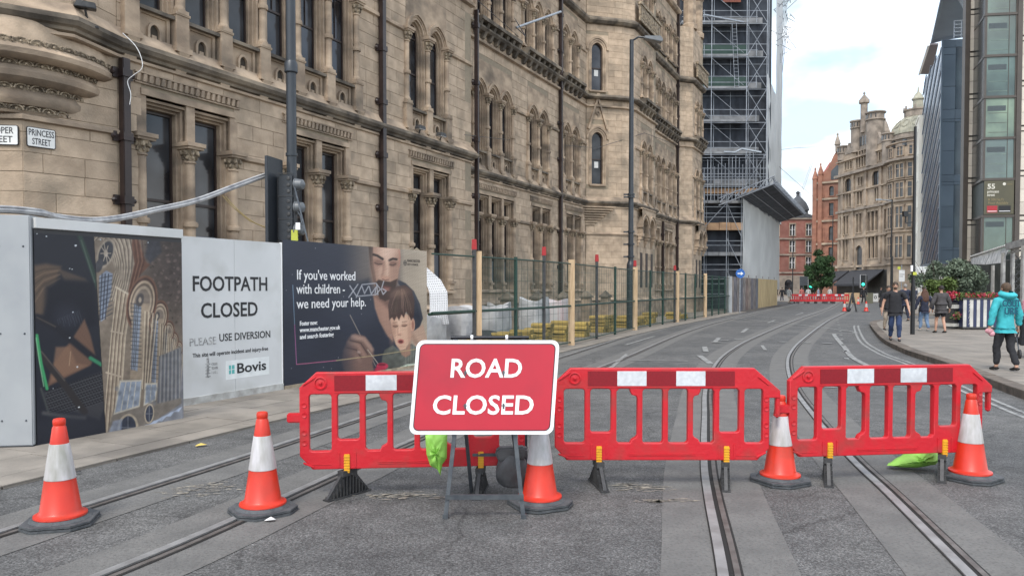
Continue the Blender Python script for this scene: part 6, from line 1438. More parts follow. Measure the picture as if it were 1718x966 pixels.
def wall_holes(mb, L_, z0, z1, holes, y0=0., y1=.5):
    xs = sorted(set([0, L_]+[v for h in holes for v in h[:2]]))
    for i in range(len(xs)-1):
        xa, xb = xs[i], xs[i+1]
        if xb-xa < 1e-4: continue
        xm = (xa+xb)/2; z = z0
        for (h0, h1) in sorted((h[2], h[3]) for h in holes if h[0] < xm < h[1])+[(z1, z1)]:
            if h0 > z+1e-3: mb.box(xa, xb, y0, y1, z, h0)
            z = max(z, h1)
def far_window(t, x, z, w, h, arch=False, m=FGL, fm=None, mull=1, y=.3, sur=None, name='window'):
    g = MB()
    fm = fm or SASH
    s = MB()
    sur_m = sur or FST
    if arch:
        a = w/2; arch_band(s, x+a, z+h-a*.9, a, a+.22, a*1.05, -.08, .1, 4, z)
        sp = MB(); spandrel(s, x, x+w, x+a, z+h-a*.9, a-.001, a*1.05, z+h+.25, .02, 4)
    else: s.box(x-.12, x, -.08, .1, z, z+h); s.box(x+w, x+w+.12, -.08, .1, z, z+h); s.box(x-.12, x+w+.12, -.1, .1, z+h, z+h+.2)
    s.box(x-.15, x+w+.15, -.14, .1, z-.15, z)
    wo_ = s.build(name, sur_m, t)
    g.add([(x-.05, y, z), (x+w+.05, y, z), (x+w+.05, y, z+h+.1), (x-.05, y, z+h+.1)], [(0,1,2,3)]); g.build('glass', m, wo_)
    f = MB()
    for k in range(mull+2): xx = x+w*k/(mull+1); f.box(xx-.06, xx+.06, y-.08, y-.01, z, z+h)
    f.box(x, x+w, y-.08, y-.01, z+h*.5, z+h*.5+.09); f.box(x, x+w, y-.08, y-.01, z+h-.07, z+h+.02)
    f.build('window_frame', fm, wo_)
# ---- red/brown brick building behind the tree (faces us)
bb = thing('brick_building', 'dark red brick building with white sash windows and small dome at the street end', 'building', (41.5, 150, 0), R(-4))
Hs = []; rowsz = [(5.6, 2.3), (8.9, 2.3), (12.2, 2.3)]
for (z, h) in rowsz:
    for x in (11.2, 14.4, 17.6): Hs.append((x, x+1.1, z, z+h))
mb = MB(); wall_holes(mb, 20, 0, 15.6, Hs); mb.build('wall', BRK, bb)
for h in Hs: far_window(bb, h[0], h[2], 1.1, 2.3, False, FGL, SWHITE, 1, .3, FST)
for z in (4.6, 8.2, 11.4, 15.4): mb = MB(); mb.box(-.1, 20.1, -.25, .02, z, z+.3); mb.build('string_course', FSTD, bb)
mb = MB()
for k in range(22): mb.box(8.3, 9.1+.2*(k % 2), -.06, .02, .2+k*.7, .2+k*.7+.35)
mb.build('quoins', mat('pale_quoin', (.42, .36, .3), .9), bb)
mb = MB(); mb.prism([(-.3, 15.7), (20.3, 15.7), (16.5, 17.2), (3, 17.2)], .1, 12); mb.build('roof', SLATE, bb)
mb = MB(); mb.lathe([(2.0, 15.7), (2.0, 17.3), (2.25, 17.35), (2.1, 18.0), (1.6, 19.0), (.9, 19.8), (.35, 20.3), (.3, 20.8), (.5, 21.0), (.1, 21.4)], 16.6, 2.2, 14); mb.build('dome', SLATE, bb, smooth=True)
mb = MB(); mb.box(0, 20, -.3, .0, 0, 4.2); mb.build('shopfront', FSTD, bb)
for x in (10.6, 13.4, 16.4):
    mb = MB(); P = [(x+.75+a, z) for a, z in ([(-.75, .3)]+[(q[0], 2.6+q[1]) for q in arch_pts(.75, .78, 5)]+[(.75, .3)])]; mb.prism(P, -.32, -.305); mb.build('arched_opening', GLASS, bb)
# ---- terracotta gable building
tg = thing('terracotta_gable_building', 'orange-red terracotta building with a pointed gable and slender pinnacles', 'building', (57.6, 141, 0), math.atan2(-6, 5.2)+R(8))
Hs = []
for (z, h, arch) in ((6.5, 2.8, 0), (10.6, 2.6, 1), (15.2, 2.4, 0), (18.9, 1.8, 1)):
    for x in (.7, 2.6, 4.7, 6.3): Hs.append((x, x+.85, z, z+h, arch))
mb = MB(); wall_holes(mb, 7.8, 0, 21.5, [h[:4] for h in Hs]); mb.build('wall', TERRA, tg)
for h in Hs: far_window(tg, h[0], h[2], .85, h[3]-h[2], bool(h[4]), FGL, SASH, 0, .3, TERRA)
mb = MB(); mb.prism([(1.0, 21.5), (7.0, 21.5), (6.4, 23.4), (5.6, 24.2), (4.7, 26.4), (4.0, 27.4), (3.3, 26.4), (2.4, 24.2), (1.6, 23.4)], 0, .6); mb.build('gable', TERRA, tg)
mb = MB(); mb.prism([(2.9, 21.9), (5.1, 21.9), (5.1, 23.5), (4, 24.6), (2.9, 23.5)], -.06, -.01); mb.build('gable_window', FGL, tg)
for z in (5.6, 9.8, 14.1, 18.2, 21.3): mb = MB(); mb.box(-.15, 7.95, -.3, .02, z, z+.35); mb.build('string_course', FST, tg)
for (x, z1) in ((0, 24.2), (1.0, 25), (7.6, 25.5), (4.0, 30.2)):
    mb = MB(); z0 = 27 if x == 4 else 0; mb.lathe([(.5 if x != 4 else .42, z0), (.5 if x != 4 else .42, z1-2), (.6, z1-1.9), (.5, z1-1.4), (.12, z1-.2), (.2, z1), (.05, z1+.3)], x, .0, 8); mb.build('pinnacle', TERRA if x != 4 else FSTD, tg)
mb = MB(); mb.add([(0, .5, 21.5), (8.5, .5, 21.5), (8.5, 8, 26.5), (0, 8, 26.5), (8.5, 16, 21.5), (0, 16, 21.5)], [(0,1,2,3),(3,2,4,5),(1,4,2),(0,3,5)]); mb.build('roof', mat('red_tiles', (.27, .085, .07), .85, col2=(.20, .06, .05), scale=1), tg)
mb = MB(); mb.box(5.2, 8.4, 7.4, 8.6, 24, 28.3); mb.box(5.1, 8.5, 7.3, 8.7, 28.0, 28.3)
for k in range(6): mb.lathe([(.16, 28.3), (.16, 28.9), (.12, 28.9)], 5.5+k*.5, 8, 8)
mb.build('chimney', BRK, tg)
# ---- ornate sandstone building with domed corner
A0, A1 = (58.2, 132.2), (59.6+1.0, 118.0)
# straight facade from px 1405 to px 1490, then a rounded corner
P0 = ((1404-859)/1240*133, 133); P1 = ((1488-859)/1240*118, 118)
ang, LF = facade_M(P0, P1)
ob_ = thing('ornate_corner_building', 'ornate sandstone corner building with turrets and a domed roof over black shop awnings', 'building', (P0[0], P0[1], 0), ang)
SCL = LF/84.
def fx(px):     # facade coordinate of an image column
    t = (px-859)/1240; dx, dy = P1[0]-P0[0], P1[1]-P0[1]; k = (t*P0[1]-P0[0])/(dx-t*dy); return k*LF
Hs = []
def grp(pxs, z, h, arch, mull=0):
    for (a, b) in pxs: Hs.append((fx(a), fx(b), z, z+h, arch, mull))
grp([(1408, 1411.5), (1413, 1416.5), (1418, 1421.5), (1455, 1459.5), (1461.5, 1466), (1468, 1472), (1483, 1486)], 6.6, 3.5, 0)
grp([(1408, 1411.5), (1413.5, 1417), (1418.5, 1422), (1435, 1438.5), (1440.5, 1444), (1454, 1458), (1460, 1465), (1467, 1471.5), (1482, 1485.5)], 11.1, 3.2, 0)
grp([(1418, 1421), (1422.5, 1426), (1436, 1439.5), (1441, 1444.5), (1465.5, 1468.5), (1470, 1473.5)], 16.1, 2.9, 0)
grp([(1416, 1426), (1461, 1474)], 19.6, 3.0, 1, 2)
grp([(1437.5, 1440.5), (1442, 1445)], 20.3, 1.9, 0)
grp([(1415, 1418), (1420, 1422.5), (1424, 1427), (1461, 1464), (1466, 1469), (1472, 1475), (1480, 1483)], 24.9, 2.2, 0)
grp([(1434, 1437), (1438.5, 1441.5), (1443, 1446), (1447.5, 1450)], 24.6, 4.4, 0)
Hs = [h for h in Hs if h[1] > h[0]]
mb = MB(); wall_holes(mb, LF, 4.6, 29.2, [h[:4] for h in Hs]); mb.build('wall', FST, ob_)
for h in Hs: far_window(ob_, h[0], h[2], h[1]-h[0], h[3]-h[2], bool(h[4]), FGL, SASH, h[5], .3, FST)
o = MB(); a = (fx(1437)+fx(1449))/2
for q in range(3): arch_band(o, a, 7.8, 1.0+.25*q, 1.25+.25*q, 1.1+.25*q, -.35+.1*q, .05, 6, 4.8)
o.build('arched_doorway', FST, ob_); o = MB(); P = arch_pts(1.0, 1.1, 6); o.add([(a-1, -.02, 4.8)]+[(a+x, -.02, 7.8+z) for x, z in P]+[(a+1, -.02, 4.8)], [tuple(range(len(P)+2))]); o.build('door_recess', FGL, ob_)
RC = Vector((LF+2.3, 3.9)); RR = 4.6          # rounded corner drum
def rbox(mb, prof, a0=-150, a1=20, n=20): mb.lathe(prof, RC.x, RC.y, n, R(a0), R(a1), close=False)
mb = MB(); rbox(mb, [(RR, 0), (RR, 26.5)]); mb.build('corner_drum', FST, ob_)
for z, o_, hh in ((5.2, .35, .35), (10.2, .3, .3), (14.9, .45, .5), (19.2, .3, .3), (23.2, .75, .7), (27.4, .4, .4)):
    mb = MB(); rbox(mb, [(RR, z), (RR+o_, z+.1), (RR+o_, z+hh-.05), (RR, z+hh)]); mb.box(-.15, LF+.3, -o_, .02, z, z+hh); mb.build('cornice' if o_ > .4 else 'string_course', FSTD if o_ > .4 else FST, ob_)
for a in (-128, -98, -72, -48, -22):
    for (z, h, w) in ((6.4, 3.2, 1.25), (11.0, 3.2, 1.25), (15.9, 2.9, 1.3), (19.9, 2.7, 1.3), (24.5, 2.1, 1.0)):
        t_ = R(a); cx, cy = RC.x+math.cos(t_)*(RR+.02), RC.y+math.sin(t_)*(RR+.02); tang = Vector((-math.sin(t_), math.cos(t_))); nrm = Vector((math.cos(t_), math.sin(t_)))
        M = Matrix(((tang.x, -nrm.x, 0, cx), (tang.y, -nrm.y, 0, cy), (0, 0, 1, 0), (0, 0, 0, 1)))
        s = MB(); s.M = M
        for q in (-w/2-.16, -.08, w/2): s.box(q, q+.16, -.14, .05, z, z+h)
        s.box(-w/2-.2, w/2+.2, -.16, .05, z+h, z+h+.25); s.box(-w/2-.2, w/2+.2, -.2, .05, z-.2, z); s.box(-w/2, w/2, -.10, .05, z+h*.62, z+h*.62+.12)
        so_ = s.build('window', FST, ob_); g = MB(); g.M = M; g.box(-w/2, w/2, -.03, .04, z, z+h); g.build('glass', FGL, so_)
# attic: drum, dome and lantern
DC = (RC.x-1.7, RC.y+.5)
mb = MB(); mb.lathe([(3.9, 26.5), (3.9, 29.0), (4.2, 29.1), (4.2, 29.5), (3.8, 29.6), (3.75, 30.3)], DC[0], DC[1], 26, close=False); mb.build('dome_drum', FSTD, ob_)
mb = MB(); mb.lathe([(3.85*math.cos(R(a)), 30.3+4.2*math.sin(R(a))) for a in range(0, 75, 6)], DC[0], DC[1], 28, close=False); mb.build('dome', COPP, ob_, smooth=True)
mb = MB()
for k in range(14):
    t = 2*math.pi*k/14; mb.tube([(DC[0]+3.9*math.cos(R(a))*math.cos(t), DC[1]+3.9*math.cos(R(a))*math.sin(t), 30.3+4.25*math.sin(R(a))) for a in range(0, 72, 8)], .07, 5)
    for q in range(10): a = 2*math.pi*q/10
mb.build('dome_ribs', COPP, ob_)
for k in range(14):
    t = 2*math.pi*(k+.5)/14; mb = MB(); pts = []
    for q in range(9):
        a = 2*math.pi*q/8; el = R(30+12*math.sin(a)); tt = t+.15*math.cos(a); pts.append((DC[0]+3.92*math.cos(el)*math.cos(tt), DC[1]+3.92*math.cos(el)*math.sin(tt), 30.3+4.27*math.sin(el)))
    mb.tube(pts, .06, 4, caps=False); mb.build('round_panel', COPP, ob_)
mb = MB(); mb.lathe([(1.9, 33.9), (2.0, 34.0), (2.0, 35.2), (2.15, 35.3), (2.15, 35.6), (1.7, 35.7)], DC[0], DC[1], 16)
for k in range(8): t = 2*math.pi*k/8; mb.box(DC[0]+2*math.cos(t)-.1, DC[0]+2*math.cos(t)+.1, DC[1]+2*math.sin(t)-.1, DC[1]+2*math.sin(t)+.1, 35.5, 36.3)
mb.build('lantern_base', FSTD, ob_)
mb = MB(); mb.lathe([(.8, 35.6), (.75, 37.8), (.95, 37.9), (.95, 38.2), (.7, 38.5), (.5, 39.2), (.15, 39.8), (.1, 40.6), (.05, 41)], DC[0], DC[1], 12); mb.build('lantern', COPP, ob_, smooth=True)
for k in range(12):
    t = 2*math.pi*k/12; mb = MB(); mb.box(DC[0]+3.9*math.cos(t)-.25, DC[0]+3.9*math.cos(t)+.25, DC[1]+3.92*math.sin(t)-.25, DC[1]+3.92*math.sin(t)+.25, 27.2, 28.8); mb.build('drum_window', FGL, ob_)
# gabled centre, turrets and finials above the cornice
mb = MB(); a0, a1 = fx(1431), fx(1452); mb.box(a0, a1, .2, 4, 29.2, 33.0); mb.prism([(a0, 33), (a1, 33), (a1-.8, 35), ((a0+a1)/2, 37), (a0+.8, 35)], .2, 4); mb.build('centre_gable', FSTD, ob_)
for k in range(4): x = a0+.5+k*(a1-a0-1)/3.6; mb = MB(); mb.box(x, x+.45, .1, .25, 30.2, 32.2); mb.build('attic_window', FGL, ob_)
for (px, r_, z0, z1, top) in ((1409, .9, 28, 31.6, 0), (1432, 1.0, 29, 36.2, 0), (1462, 1.35, 24, 36.5, 0), (1484, .9, 24, 31.0, 0), (1443, .55, 33, 41.2, 1)):
    x = fx(px) if px < 1487 else LF; mb = MB()
    pr_ = [(r_, z0), (r_, z1-1.9), (r_*1.15, z1-1.8), (r_*1.15, z1-1.6), (r_, z1-1.5), (r_, z1-.4), (r_*1.2, z1-.3), (r_*1.2, z1), (r_*.8, z1+.05)]
    if top: pr_ = [(r_, z0), (r_, z1-1.4), (r_*1.5, z1-1.2), (r_*1.5, z1-.4), (r_*.6, z1+.8), (r_*.15, z1+1.6), (r_*.4, z1+2.0), (.03, z1+2.8)]
    mb.lathe(pr_, x, .3, 12); mb.build('turret', FSTD, ob_, smooth=True)
    if not top:
        for q in range(5): t = R(-150+q*30); g = MB(); g.box(x+r_*math.cos(t)-.13, x+r_*math.cos(t)+.13, .3+r_*math.sin(t)-.05, .3+r_*math.sin(t)+.03, z1-1.4, z1-.55); g.build('turret_window', FGL, ob_)
mb = MB(); mb.add([(0, .6, 29.2), (LF+1, .6, 29.2), (LF+1, 6, 34.5), (0, 6, 31.5), (0, 14, 29.2), (LF+1, 14, 29.2)], [(0,1,2,3),(3,2,5,4),(0,3,4),(1,5,2)]); mb.build('roof', COPP, ob_)
for (px, z, w) in ((1421, 29.2, 2.2), (1470, 29.2, 2.4)): x = fx(px); mb = MB(); mb.prism([(x-w/2, z), (x+w/2, z), (x+w/2, z+.8), (x+w*.2, z+1.4), (x, z+2.6), (x-w*.2, z+1.4), (x-w/2, z+.8)], -.1, .4); mb.build('dormer_gable', FSTD, ob_)
for px in (1412.5, 1430, 1451, 1476): x = fx(px); mb = MB(); mb.box(x-.35, x+.35, -.25, .02, 15.6, 23.2); mb.box(x-.3, x+.3, -.2, .02, 5.8, 14.9); mb.build('pilaster', FST, ob_)
mb = MB(); mb.box(0, LF+1, -.05, .6, 0, 4.6); mb.build('shopfront', mat('shop_dark', (.035, .033, .03), .6, col2=(.015,)*3, scale=1.2), ob_)
AWN = mat('black_awning', (.035, .036, .042), .8, col2=(.025, .026, .03), scale=3)
for (a, b) in ((1396, 1424), (1427, 1483)):
    x0, x1 = fx(a), fx(b); mb = MB(); mb.add([(x0, -.05, 4.7), (x1, -.05, 4.7), (x1-.3, -3.3, 2.35), (x0+.3, -3.3, 2.35), (x1-.3, -3.3, 2.0), (x0+.3, -3.3, 2.0), (x0, -.05, 4.6), (x1, -.05, 4.6)], [(0,1,2,3),(3,2,4,5),(0,3,5,6),(1,7,4,2),(6,5,4,7)]); mb.build('awning', AWN, ob_)
def squash(z):
    P = ((0, 0), (14.9, 14.9), (23.2, 21.2), (29.2, 25.0), (36.2, 30.3), (41.2, 33.6), (46, 35.6))
    for (a, b), (c, d) in zip(P[:-1], P[1:]):
        if z <= c: return b+(d-b)*(z-a)/(c-a)
    return z-10
for c_ in ob_.children_recursive:
    for v_ in c_.data.vertices: v_.co.z = squash(v_.co.z)
# ================================================================ RIGHT SIDE
# cream building
ang, LC = facade_M((57.7+5.2, 106.2+15), (55.5, 101)); 
cb_ = thing('cream_building', 'narrow cream rendered building seen edge on between the ornate corner and the blue block', 'building', (57.9, 106.6, 0), math.atan2(101-106.6, 55.3-57.9))
CREAM = mat('cream_render', (.74, .71, .63), .85, col2=(.66, .63, .56), scale=.6)
L_c = 6.2; Hs = [(x, x+.9, z, z+2.2) for z in (7, 10.6, 14.2, 17.8, 21.2) for x in (.8, 2.6, 4.4)]
mb = MB(); wall_holes(mb, L_c, 0, 24.8, Hs); mb.box(-.1, L_c, -.1, .6, 24.8, 25.1); mb.box(.0, L_c, .4, 12, .0, 24.5); mb.build('wall', CREAM, cb_)
for h in Hs: g = MB(); g.box(h[0], h[1], .25, .35, h[2], h[3]); g.build('window', mat('pinkish_blind', (.42, .36, .32), .6, scale=1), cb_)
# blue-grey panelled block
BLU = mat('blue_panel', (.105, .14, .175), .45, col2=(.09, .122, .155), scale=.4, island=.12, metal=.2)
BLUD = mat('blue_dark', (.035, .055, .09), .4, scale=.5)
bl = thing('blue_panelled_building', 'slate blue panelled block with slot windows and diagonal louvres raised above the pavement', 'building', (49.15, 85, 0), 0)
fd = Vector((.891, -.4535)); W_ = 3.3
mb = MB(); mb.M = Matrix.Rotation(math.atan2(fd.y, fd.x)*.35, 4, 'Z'); ROT = mb.M
zs = [4.7, 6.0, 8.6, 11.0, 13.8, 17.3, 20.9, 24.6, 28.2, 29.9]; 
xs_ = [0, .9, 1.35, 2.35, 3.3]
core = MB(); core.prism([(.08, .12), (W_-.05, -.35), (W_+6, 15), (6.3, 15.2)], 4.72, 29.3, 'z'); core.build('core', BLUD, bl)
slots = [(6.3, 13.4), (14.6, 20.6), (22.0, 29.0)]
def in_slot(z): return any(a < z < b for a, b in slots)
zc = sorted(set(zs+[v for s in slots for v in s]))
for i in range(len(zc)-1):
    za, zb = zc[i], zc[i+1]
    for (xa, xb) in ((0, 1.35), (1.35, 2.1), (2.1, 3.3)):
        if xa == 1.35 and in_slot((za+zb)/2): continue
        p = MB(); p.M = ROT; p.box(xa+.015, xb-.015, -.03, .06, za+.02, zb-.02); p.build('panel', BLU, bl)
for a, b in slots: g = MB(); g.M = ROT; g.box(1.37, 2.08, .02, .06, a, b); g.build('slot_window', mat('slot_glass', (.03, .05, .07), .15, col2=(.06, .09, .11), scale=.4), bl)
side = Vector((.412, 1)).normalized(); 
def sp_(t, z, out=0): return (side.x*t-side.y*out*0-out, side.y*t, z)
g = MB(); g.add([sp_(0, 4.7), sp_(16, 4.7), sp_(16, 27.5), sp_(0, 29.6)], [(0,1,2,3)]); g.build('side_glazing', mat('side_glass', (.035, .06, .10), .25, col2=(.02, .035, .06), scale=.3), bl, raw=True)
for k in range(-3, 12):
    z0 = 4.7+k*2.6; ta, tb = 15.8, .2; za, zb = z0-3.3, z0+6.2
    if zb < 5 or za > 29: continue
    if za < 4.8: u_ = (4.8-za)/(zb-za); ta += (tb-ta)*u_; za = 4.8
    if zb > 29.3: u_ = (29.3-za)/(zb-za); tb = ta+(tb-ta)*u_; zb = 29.3
    m_ = MB(); m_.bar(sp_(ta, za, .18), sp_(tb, zb, .18), .14, .07); m_.build('louvre', mat('louvre_metal', (.34, .40, .48), .4, metal=.4), bl)
o = MB(); o.M = ROT; o.box(-.15, .03, -.06, .1, 4.5, 29.9); o.build('corner_trim', BLU, bl); 
o = MB(); o.add([sp_(0, 4.45, .2), sp_(16, 4.45, .2), (side.x*16+3, side.y*16, 4.45), (3.2, -.4, 4.45), sp_(0, 4.75, .2), sp_(16, 4.75, .2), (side.x*16+3, side.y*16, 4.75), (3.2, -.4, 4.75)], [(0,1,2,3),(4,5,6,7),(0,1,5,4),(0,4,7,3)]); o.build('soffit', BLU, bl)
# roof overhangs
def P3(px, py, Y): return ((px-859)/1240*Y, Y, 1.67+(483-py)/1240*Y)
ro = thing('roof_canopy', 'large slate blue roof overhang jutting above the blue block', 'roof', (0, 0, 0))
def slab(pts, th, m, name, par):
    n = len(pts); mb = MB(); mb.add(list(pts)+[(x, y, z+th) for x, y, z in pts], [tuple(range(n)), tuple(range(2*n-1, n-1, -1))]+[(i, i+n, (i+1) % n+n, (i+1) % n) for i in range(n)]); return mb.build(name, m, par)
slab([P3(1578, -30, 70), P3(1555, 78, 98), P3(1578, 72, 95), P3(1630, 64, 90), P3(1640, -30, 78)], .25, mat('soffit_blue', (.20, .27, .35), .5, scale=.3), 'upper_soffit', ro)
slab([P3(1553, 79, 99), P3(1538, 128, 112), P3(1557, 128, 112), P3(1568, 79, 99)], .2, mat('brown_soffit', (.17, .15, .16), .6), 'lower_soffit', ro)
o = MB(); o.bar(P3(1552, 79, 98.8), P3(1537, 128, 111.8), .25); o.build('white_edge', SWHITE, ro)
ra = MB()
for k in range(5): ra.bar(P3(1594, 40+k*6, 83), P3(1620, 38+k*6, 81), .05)
for q in range(3): ra.bar(P3(1594+q*12, 40, 83-q), P3(1594+q*12, 68, 83-q), .07)
o = ra.build('roof_railing', GALV, None); tag(o, 'metal roof railing on top of the blue block', 'railing')
# stone and bronze building with glazed bays
PS = mat('pale_stone_panel', (.60, .55, .47), .7, col2=(.52, .47, .41), scale=.8, island=.1)
BRZ = mat('bronze_frame', (.085, .072, .062), .45, metal=.3, col2=(.07, .06, .052), scale=1)
GGL = mat('green_glass', (.10, .15, .13), .08, col2=(.05, .07, .065), scale=.35, spec=.8)
GGL2 = mat('room_behind_glass', (.20, .27, .20), .3, col2=(.10, .14, .12), scale=.5)
gb_ = thing('stone_and_glass_building', 'modern pale stone office building with bronze framed glazed bays on the right', 'building', (41.85, 66, 0), 0)
fang = math.atan2(-.14, 1)
def GM(x, y=0): return Matrix.Rotation(fang, 4, 'Z')
def gbox(x0, x1, y0, y1, z0, z1, name, m, par=None): mb = MB(); mb.M = GM(0); mb.box(x0, x1, y0, y1, z0, z1); return mb.build(name, m, par or gb_)
fl_ = [8.05, 11.3]+[11.3+3.62*k for k in range(1, 6)]
core = MB(); core.M = GM(0); core.prism([(.12, .1), (2.5, .1), (2.5, 5), (1.1, 4.4)], 4.6, 33, 'z'); core.prism([(.3, 4.6), (9, 4.6), (9, 12), (3.9, 12)], 0, 33, 'z'); core.build('core', mat('dim_interior', (.05, .065, .06), .6), gb_)
for i in range(-1, len(fl_)-1):
    z0 = fl_[i] if i >= 0 else 4.7; z1 = fl_[i+1]
    b = gbox(-.06, 2.75, -.10, .3, z1-.12, z1+.10, 'floor_edge', BRZ)
    mb = MB(); mb.M = GM(0); mb.add([(-.06, 0, z1-.12), (-.06, 0, z1+.1), (1.0, 4.38, z1+.1), (1.0, 4.38, z1-.12), (.1, 0, z1-.12), (.1, 0, z1+.1)], [(0,1,2,3),(0,4,5,1)]); mb.build('floor_edge', BRZ, gb_, raw=True)
    if i == 0: continue
    f = gbox(0, .16, -.05, .2, z0+.1, z1-.12, 'bay_post', BRZ); gbox(2.5, 2.62, -.05, .2, z0+.1, z1-.12, 'bay_post', BRZ)
    g = gbox(.16, 2.5, .0, .04, z0+.1, z1-.12, 'bay_glass', GGL if i != 2 else GGL2)
    gbox(1.95, 1.99, -.03, .0, z0+.1, z1-.12, 'mullion', BRZ); gbox(.3, 1.95, .005, .1, z0+1.2, z0+1.26, 'rail', BRZ) if i != 2 else None
    for q in range(3):
        if i >= 1: gbox(.35+.02*q, 1.9, -.012, .0, z0+.5+q*.85, z0+.53+q*.85, 'inner_line', GGL2 if i != 2 else BRZ)
    gbox(.3, 1.8, -.014, -.002, z0+2.4, z0+2.85, 'blind', mat('blind_dark', (.05, .065, .07), .4))
    mb = MB(); mb.M = GM(0); mb.add([(0, .0, z0+.1), (1.0, 4.38, z0+.1), (1.0, 4.38, z1-.12), (0, .0, z1-.12)], [(0,1,2,3)]); mb.build('side_glass', mat('side_bay_glass', (.045, .05, .05), .15, scale=.5), gb_, raw=True)
# sign panel on the first bay storey
sgp = gbox(.10, 2.55, -.09, -.04, 8.20, 11.15, 'sign_board', mat('olive_board', (.085, .078, .045), .5, col2=(.07, .065, .04), scale=1))
TXT = mat('sign_cream', (.6, .58, .5), .5); TXT2 = mat('sign_gold', (.25, .2, .1), .5)
def gtext(s_, size, x, z, m, w, bold=.0): 
    mb = text_mb(s_, size, .003, bold, 'LEFT', w); q = MB(); q.M = GM(0); q.add([(px_+x, -.10+py_, pz_+z) for px_, py_, pz_ in mb.v], mb.f); q.build('lettering', m, sgp, raw=True)
gtext('55', .62, .35, 10.45, TXT, .62, .015); gtext('princess', .34, .35, 10.10, TXT, .95, .005); gtext('street', .34, .35, 9.80, TXT, .62, .005)
gtext('A 30H Sq Ft', .30, .42, 9.40, TXT2, 1.3); gtext('Floor Available', .30, .42, 9.10, TXT2, 1.65)
for (x0, x1, m, s_) in ((.35, 1.2, mat('logo_red', (.35, .02, .03), .5), 'BE1'), (1.3, 2.3, mat('logo_black', (.01, .01, .012), .5), 'obi')):
    mb = MB(); mb.M = GM(0); mb.box(x0, x1, -.105, -.09, 8.35, 8.95); mb.build('logo_panel', m, sgp); gtext(s_, .34, x0+.1, 8.62, SWHITE, .5, .01)
    mb = MB(); mb.M = GM(0); mb.box(x0+.05, x1-.05, -.11, -.10, 8.44, 8.49); mb.build('logo_rule', SWHITE, sgp)
mb = MB(); mb.M = GM(0)
for k in range(6): mb.ball((1.75+.07*math.cos(k), -.1, 10.85+.07*math.sin(k)), .07, 6, 4, sy=.2)
mb.build('logo_swirl', TXT, sgp); gtext('nexus', .2, 1.95, 10.78, TXT2, .45)
# stone panels: strip left of the bay, strip right of the bay, bronze columns
def panels(x0, x1, y, z0, z1, hgt=1.12):
    z = z0; k = 0
    while z < z1:
        h = .34 if k % 4 == 3 else hgt
        gbox(x0+.015, x1-.015, y-.06 if h > .5 else y+.02, y+.1, z+.015, z+h-.015, 'stone_panel', PS); z += h+(.12 if h < .5 else 0)+(.12 if k % 4 == 2 else 0); k += 1
panels(.58, 1.02, 4.3, 4.2, 33); panels(3.05, 4.3, .1, 4.2, 33); panels(4.3, 5.55, .1, 4.2, 33)
gbox(.12, .55, 4.0, 4.6, 0, 34, 'bronze_column', BRZ); gbox(2.62, 3.02, -.15, .5, 0, 34, 'bronze_column', BRZ); gbox(.56, 1.04, 4.36, 4.5, 0, 33, 'shadow_gap', BRZ); gbox(3.02, 5.6, .15, .4, 0, 33, 'shadow_gap', BRZ)
gbox(.3, 6, 4.2, 5, 0, 4.1, 'ground_floor', mat('shop_dark2', (.03, .03, .03), .5))
gbox(.0, 6, .1, .5, 0, 4.2, 'ground_floor', MATS['shop_dark2'])
# ================================================================ PEOPLE
def skin_body(name, nodes, edges, root, m, parent, sub=2, smooth=True):
    """continuous limb surface grown along a skeleton; nodes: name -> (x, y, z, rx, ry)"""
    ks = list(nodes); me = bpy.data.meshes.new(name); me.from_pydata([nodes[k][:3] for k in ks], [(ks.index(a), ks.index(b)) for a, b in edges], [])
    o = bpy.data.objects.new(name, me); COL.objects.link(o); sk = o.modifiers.new('skin', 'SKIN'); sk.branch_smoothing = .4
    if not me.skin_vertices:
        bm = bmesh.new(); bm.from_mesh(me); bm.verts.layers.skin.verify(); bm.to_mesh(me); bm.free()
    for i, k in enumerate(ks):
        sv = me.skin_vertices[0].data[i]; sv.radius = nodes[k][3:5]; sv.use_root = (k == root)
    sb_ = o.modifiers.new('subd', 'SUBSURF'); sb_.levels = sub; sb_.render_levels = sub
    me2 = bpy.data.meshes.new_from_object(o.evaluated_get(bpy.context.evaluated_depsgraph_get())); bpy.data.objects.remove(o)
    me2.name = name; me2.materials.clear(); me2.materials.append(m)
    if name not in ('body', 'shoe'):
        sd_ = random.uniform(0, 9)
        for v_ in me2.vertices:
            c_ = v_.co; w_ = .004*math.sin(c_.z*24+c_.x*30+sd_)+.005*math.sin(c_.x*48-c_.z*20+c_.y*30+sd_)+.003*math.sin(c_.z*64+c_.x*70); v_.co += v_.normal*(w_+.006)
    for p in me2.polygons: p.use_smooth = True
    o = bpy.data.objects.new(name, me2); COL.objects.link(o); o.parent = parent; return o
SKIN = mat('skin', (.50, .29, .20), .55, col2=(.43, .24, .17), scale=9)
def V(*a): return Vector(a)
